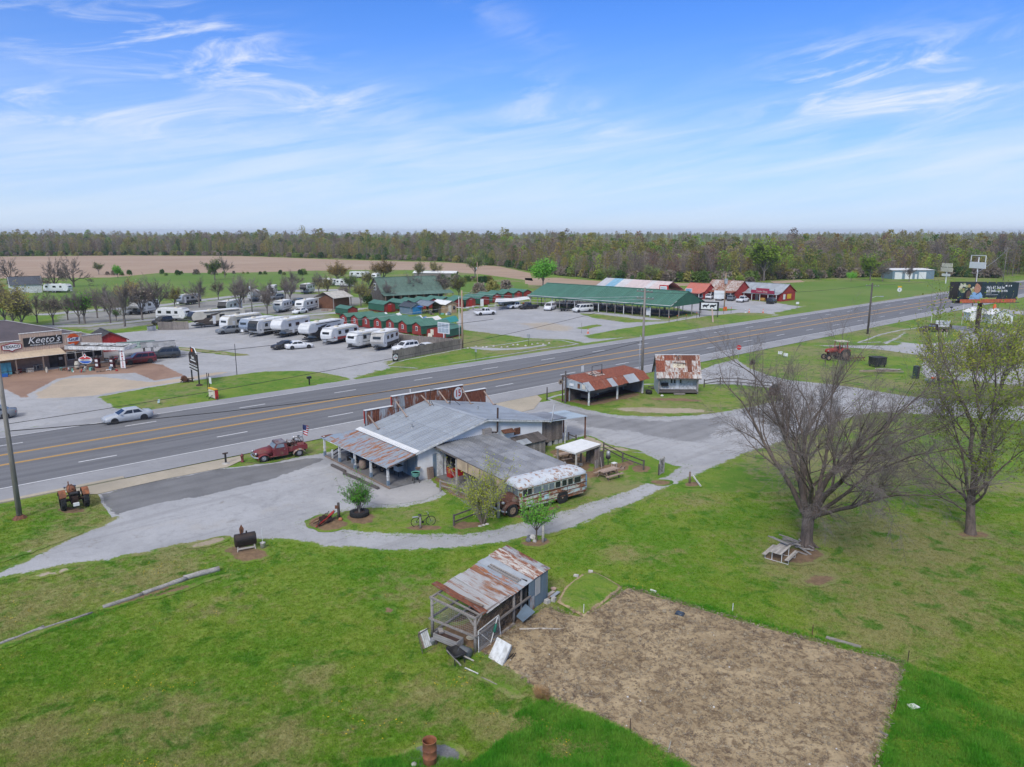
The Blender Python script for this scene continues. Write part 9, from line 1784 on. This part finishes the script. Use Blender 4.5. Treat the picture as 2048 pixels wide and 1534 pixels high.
def joined(parts):
 bm=bmesh.new();mats=[]
 for nm,me in parts:
  k=len(bm.faces);bm.from_mesh(me);bm.faces.ensure_lookup_table()
  for f in bm.faces[k:]:f.material_index=len(mats)
  mats.append(me.materials[0])
 me=bpy.data.meshes.new('woodland_tree');bm.to_mesh(me);bm.free();[me.materials.append(m_)for m_ in mats];return me
scatter('woods',[(x,y,0,s_,rg.uniform(0,6.28),k)for x,y,k,s_ in rest],[joined(p)for p in WV],None,'deep mixed spring woods of bare, olive and green trees behind the fields')
scatter('undergrowth',[(*(np.array(G(u,v))),0,rg.uniform(1.5,3.6),rg.uniform(0,6),rg.choice([0,1,2,3,3]))for u,v in[(u,np.interp(u,ex,ey)-rg.uniform(-.6,1.2))for u in[rg.uniform(-150,1990)for _ in range(900)]]],[joined(p)for p in BUS],None,'brushy undergrowth along the foot of the woods')
# ================================================================ grass
def tuft(seed,n,h,spread,mat,wd=.010,lean=.5):
 r_=random.Random(seed);m=MB()
 for k in range(n):
  a=r_.uniform(0,6.28);x,y=r_.gauss(0,spread),r_.gauss(0,spread);hh=h*r_.uniform(.5,1.1);l=r_.uniform(.1,lean)*hh;c,s_=math.cos(a),math.sin(a)
  m.add([(x-s_*wd,y+c*wd,0),(x+s_*wd,y-c*wd,0),(x+c*l,y+s_*l,hh)],[(0,1,2)])
 return m.mesh('tuft',mat,False,False)
def grass_mat(name,tall):
 m,t=new_mat(name);P=pos(t);c,_=lawn_c(t,P);oi=t.n('ShaderNodeObjectInfo')
 if tall:c=t.mix(t.step(t.noise(P,.7,4,.6),.35,.65),(.055,.20,.014),(.125,.25,.032)); 
 rr=t.n('ShaderNodeVectorMath',P,(7.1,3.3,0),operation='MULTIPLY').outputs[0]
 f=t.math('MULTIPLY_ADD',t.n('ShaderNodeTexWhiteNoise',I={'Vector':t.vmath('FLOOR',t.scl(P,(22,22,0))).outputs[0]},noise_dimensions='3D').outputs[0],.8,1.35);c=t.mix(1.,c,t.n('ShaderNodeCombineColor',f,f,f).outputs[0],'MULTIPLY')
 bs=t.n('ShaderNodeBsdfPrincipled',I={'Base Color':c,'Roughness':.75,'Specular IOR Level':.15});tr=t.n('ShaderNodeBsdfTranslucent',c);t.n('ShaderNodeOutputMaterial',t.n('ShaderNodeMixShader',.45,bs,tr));return m
GM,TM=grass_mat('lawn_blades',False),grass_mat('tall_blades',True)
bare=[p for k in('gravel_lot','asphalt_patch','apron','concrete_slab','garden_soil','highway','bare_earth')for p in POLY.get(k,[])]
green=[p for k in('grass_island','grass_patch')for p in POLY.get(k,[])]
rs=np.random.RandomState(5)
def lawn_points(n,u0,u1,v0,v1):
 u=rs.uniform(u0,u1,n);v=rs.uniform(v0,v1,n);x=(u-1024)/FPX;y=-(v-767)/FPX;dy=math.cos(PITCH)+y*math.sin(PITCH);dz=-math.sin(PITCH)+y*math.cos(PITCH);k=-CAMH/dz;X,Y=x*k,dy*k
 bad=np.zeros(n,bool);ok=np.zeros(n,bool)
 for p in bare[:]:
  q=np.array(p);a,b=q.min(0),q.max(0)
  if b[1]<20 or a[1]>95:continue
  k=inpoly(X,Y,p)
  if p in POLY['bare_earth']:i=np.where(k)[0];k[i]=edgedist(X[i],Y[i],p)+rs.normal(0,.22,i.size)>.45
  bad|=k
 for p in green: 
  q=np.array(p);a,b=q.min(0),q.max(0)
  if a[1]>95:continue
  ok|=inpoly(X,Y,p)
 for p in POLY['bare_earth']:ok&=~inpoly(X,Y,p)
 g_=~bad|ok;bx0,by0=RH.location.x,RH.location.y
 lx=(X-bx0)*math.sin(R(50))+(Y-by0)*math.cos(R(50));ly=-(X-bx0)*math.cos(R(50))+(Y-by0)*math.sin(R(50));g_&=~((lx>-3.2)&(lx<14)&(ly>-.2)&(ly<11.4))&~((lx>1.4)&(lx<8)&(ly>-9.5)&(ly<0))
 hx=(X-SX[0])*math.sin(R(SYAW))+(Y-SX[1])*math.cos(R(SYAW));hy=-(X-SX[0])*math.cos(R(SYAW))+(Y-SX[1])*math.sin(R(SYAW));g_&=~((hx>-.1)&(hx<6.6)&(hy>-.1)&(hy<2.9))
 return X[g_],Y[g_]
X,Y=lawn_points(130000,-60,2110,985,1620);D=np.hypot(X,Y)
pts=np.stack([X,Y,np.zeros_like(X),rs.uniform(.6,1.25,X.size)*(.75+D/90),rs.uniform(0,6.28,X.size),rs.randint(0,4,X.size)],1)
scatter('lawn_grass',pts,[tuft(i,16,.055,.05,GM,.008,.9)for i in range(4)],None,'short mown grass blades covering the near lawns')
TALL=[GG([(1090,1402),(1180,1430),(1255,1464),(1330,1510),(1400,1560),(1300,1640),(760,1640),(720,1530),(830,1505),(940,1530),(1010,1480),(1030,1430)]),GG([(1815,1330),(1870,1350),(1960,1390),(2060,1440),(2200,1480),(2200,1640),(1760,1640),(1762,1530),(1782,1460),(1798,1400)])]
EDG=[((1250,1171),(1812,1327),.25),((1812,1328),(1758,1534),.5),((1090,1396),(1420,1560),.4),((1130,1225),(1250,1172),.2),((440,1146),(0,1298),.2)]
tp=[]
for poly in TALL:
 a=np.array(poly);n=26000;x=rs.uniform(a[:,0].min(),a[:,0].max(),n);y=rs.uniform(a[:,1].min(),a[:,1].max(),n);k=inpoly(x,y,poly);cl=np.array([noise.noise((q*.8,w_*.8,4))for q,w_ in zip(x[k],y[k])]);tp+=[(q,w_,0,max(.25,.75+c*.9)*rs.uniform(.6,1.2),rs.uniform(0,6.28),rs.randint(0,4))for q,w_,c in zip(x[k],y[k],cl)]
for a,b,w_ in EDG:
 A,B_=Vector(G(*a)),Vector(G(*b));L=(B_-A).length;nn=Vector((-(B_-A).y,(B_-A).x)).normalized()
 for k in range(int(L*70)):q=A.lerp(B_,rs.rand())+nn*rs.normal(0,w_*.5);tp.append((q.x,q.y,0,rs.uniform(.25,.75),rs.uniform(0,6.28),rs.randint(0,4)))
scatter('tall_grass',tp,[tuft(20+i,14,.22,.05,TM,.010,1.0)for i in range(4)],None,'long dark green grass around the lower garden edges')
ep=[]
for k in('gravel_lot','grass_island'):
 for p in POLY[k]:
  q=np.array(p); 
  for a in q:
   if 24<a[1]<95 and abs(a[0])<60:
    for _ in range(4):ep.append((a[0]+rs.normal(0,.35),a[1]+rs.normal(0,.35),0,rs.uniform(.5,1.1),rs.uniform(0,6.28),rs.randint(0,4)))
scatter('edge_grass',ep,[tuft(40+i,12,.07,.05,GM,.010,.9)for i in range(4)],None,'straggling grass tufts along the gravel edges')
dn=[]
X,Y=lawn_points(60000,-40,1500,1085,1600)
for x,y in zip(X,Y):
 c=noise.noise((x*.35,y*.35,7))+.5*noise.noise((x*1.6,y*1.6,3))
 if c>.28 and rs.rand()<(c-.24)*.42:dn.append((x,y,.05,rs.uniform(.6,1.2),0,0))
fl=MB().lathe([(.001,.012),(.022,.0),(.001,-.006)],7).mesh('dandelion',simple('dandelion_yellow',(.75,.50,.01),.8,0,.1,3),False,False)
scatter('dandelions',dn,[fl],None,'tiny yellow dandelions sprinkled over the lawn')
gp_=np.array(GARDEN);n=15000;x=rs.uniform(gp_[:,0].min(),gp_[:,0].max(),n);y=rs.uniform(gp_[:,1].min(),gp_[:,1].max(),n);k=inpoly(x,y,GARDEN);x,y=x[k],y[k]
cl=np.array([noise.noise((a*.7,b*.7,6))+.4*noise.noise((a*2.2,b*2.2,2))for a,b in zip(x,y)]);k=cl>rs.uniform(-.55,.5,x.size);x,y=x[k],y[k]
st=[]
for i in range(3):
 m=MB();r_=random.Random(80+i)
 for q in range(5):a=r_.uniform(0,6.28);l=r_.uniform(.06,.2);c=(r_.uniform(-.1,.1),r_.uniform(-.1,.1));m.bar((c[0],c[1],.01),(c[0]+l*math.cos(a),c[1]+l*math.sin(a),r_.uniform(.02,.06)),.007)
 st.append(m.mesh('stalk',simple('dead_stalk_%d'%i,[(.30,.24,.16),(.17,.12,.085),(.42,.36,.27)][i],.95,0,.2,3),False,False))
zg=soil_z(x,y,np.full(x.shape,1.))+.02
scatter('dead_stalks',np.stack([x,y,zg,rs.uniform(.6,1.3,x.size),rs.uniform(0,6.28,x.size),rs.choice([0,1,1,2],x.size)],1),st,None,'dry broken stalks strewn over the garden soil')
n=9000;x=rs.uniform(gp_[:,0].min(),gp_[:,0].max(),n);y=rs.uniform(gp_[:,1].min(),gp_[:,1].max(),n);k=inpoly(x,y,GARDEN);x,y=x[k],y[k]
cd=[MB().lathe([(.4,-.2),(1,.2),(.7,.8),(.1,1.)],6).mesh('clod',simple('clod_%d'%i,[(.22,.17,.11),(.33,.27,.18),(.60,.57,.52)][i],.95,0,.3,8),False,False)for i in range(3)]
ix=rs.choice([0,1,2],x.size,p=[.60,.39,.01]);scatter('soil_clods',np.stack([x,y,soil_z(x,y,np.full(x.shape,1.))+.012,rs.gamma(2.,.011,x.size)+.008,rs.uniform(0,6.28,x.size),ix],1),cd,None,'clods and small pale stones scattered over the garden soil')
hz_m=bpy.data.materials.new('haze');hz_m.use_nodes=True;nt=hz_m.node_tree;nt.nodes.clear()
pv_=nt.nodes.new('ShaderNodeVolumePrincipled');pv_.inputs['Color'].default_value=(.80,.86,.95,1);pv_.inputs['Density'].default_value=.00013;pv_.inputs['Anisotropy'].default_value=.2
o_=nt.nodes.new('ShaderNodeOutputMaterial');nt.links.new(pv_.outputs[0],o_.inputs['Volume'])
tag(MB().box((0,3600,21),(13200,8000,44)).build('haze',hz_m),'thin spring haze lying over the fields and woods',kind='stuff')
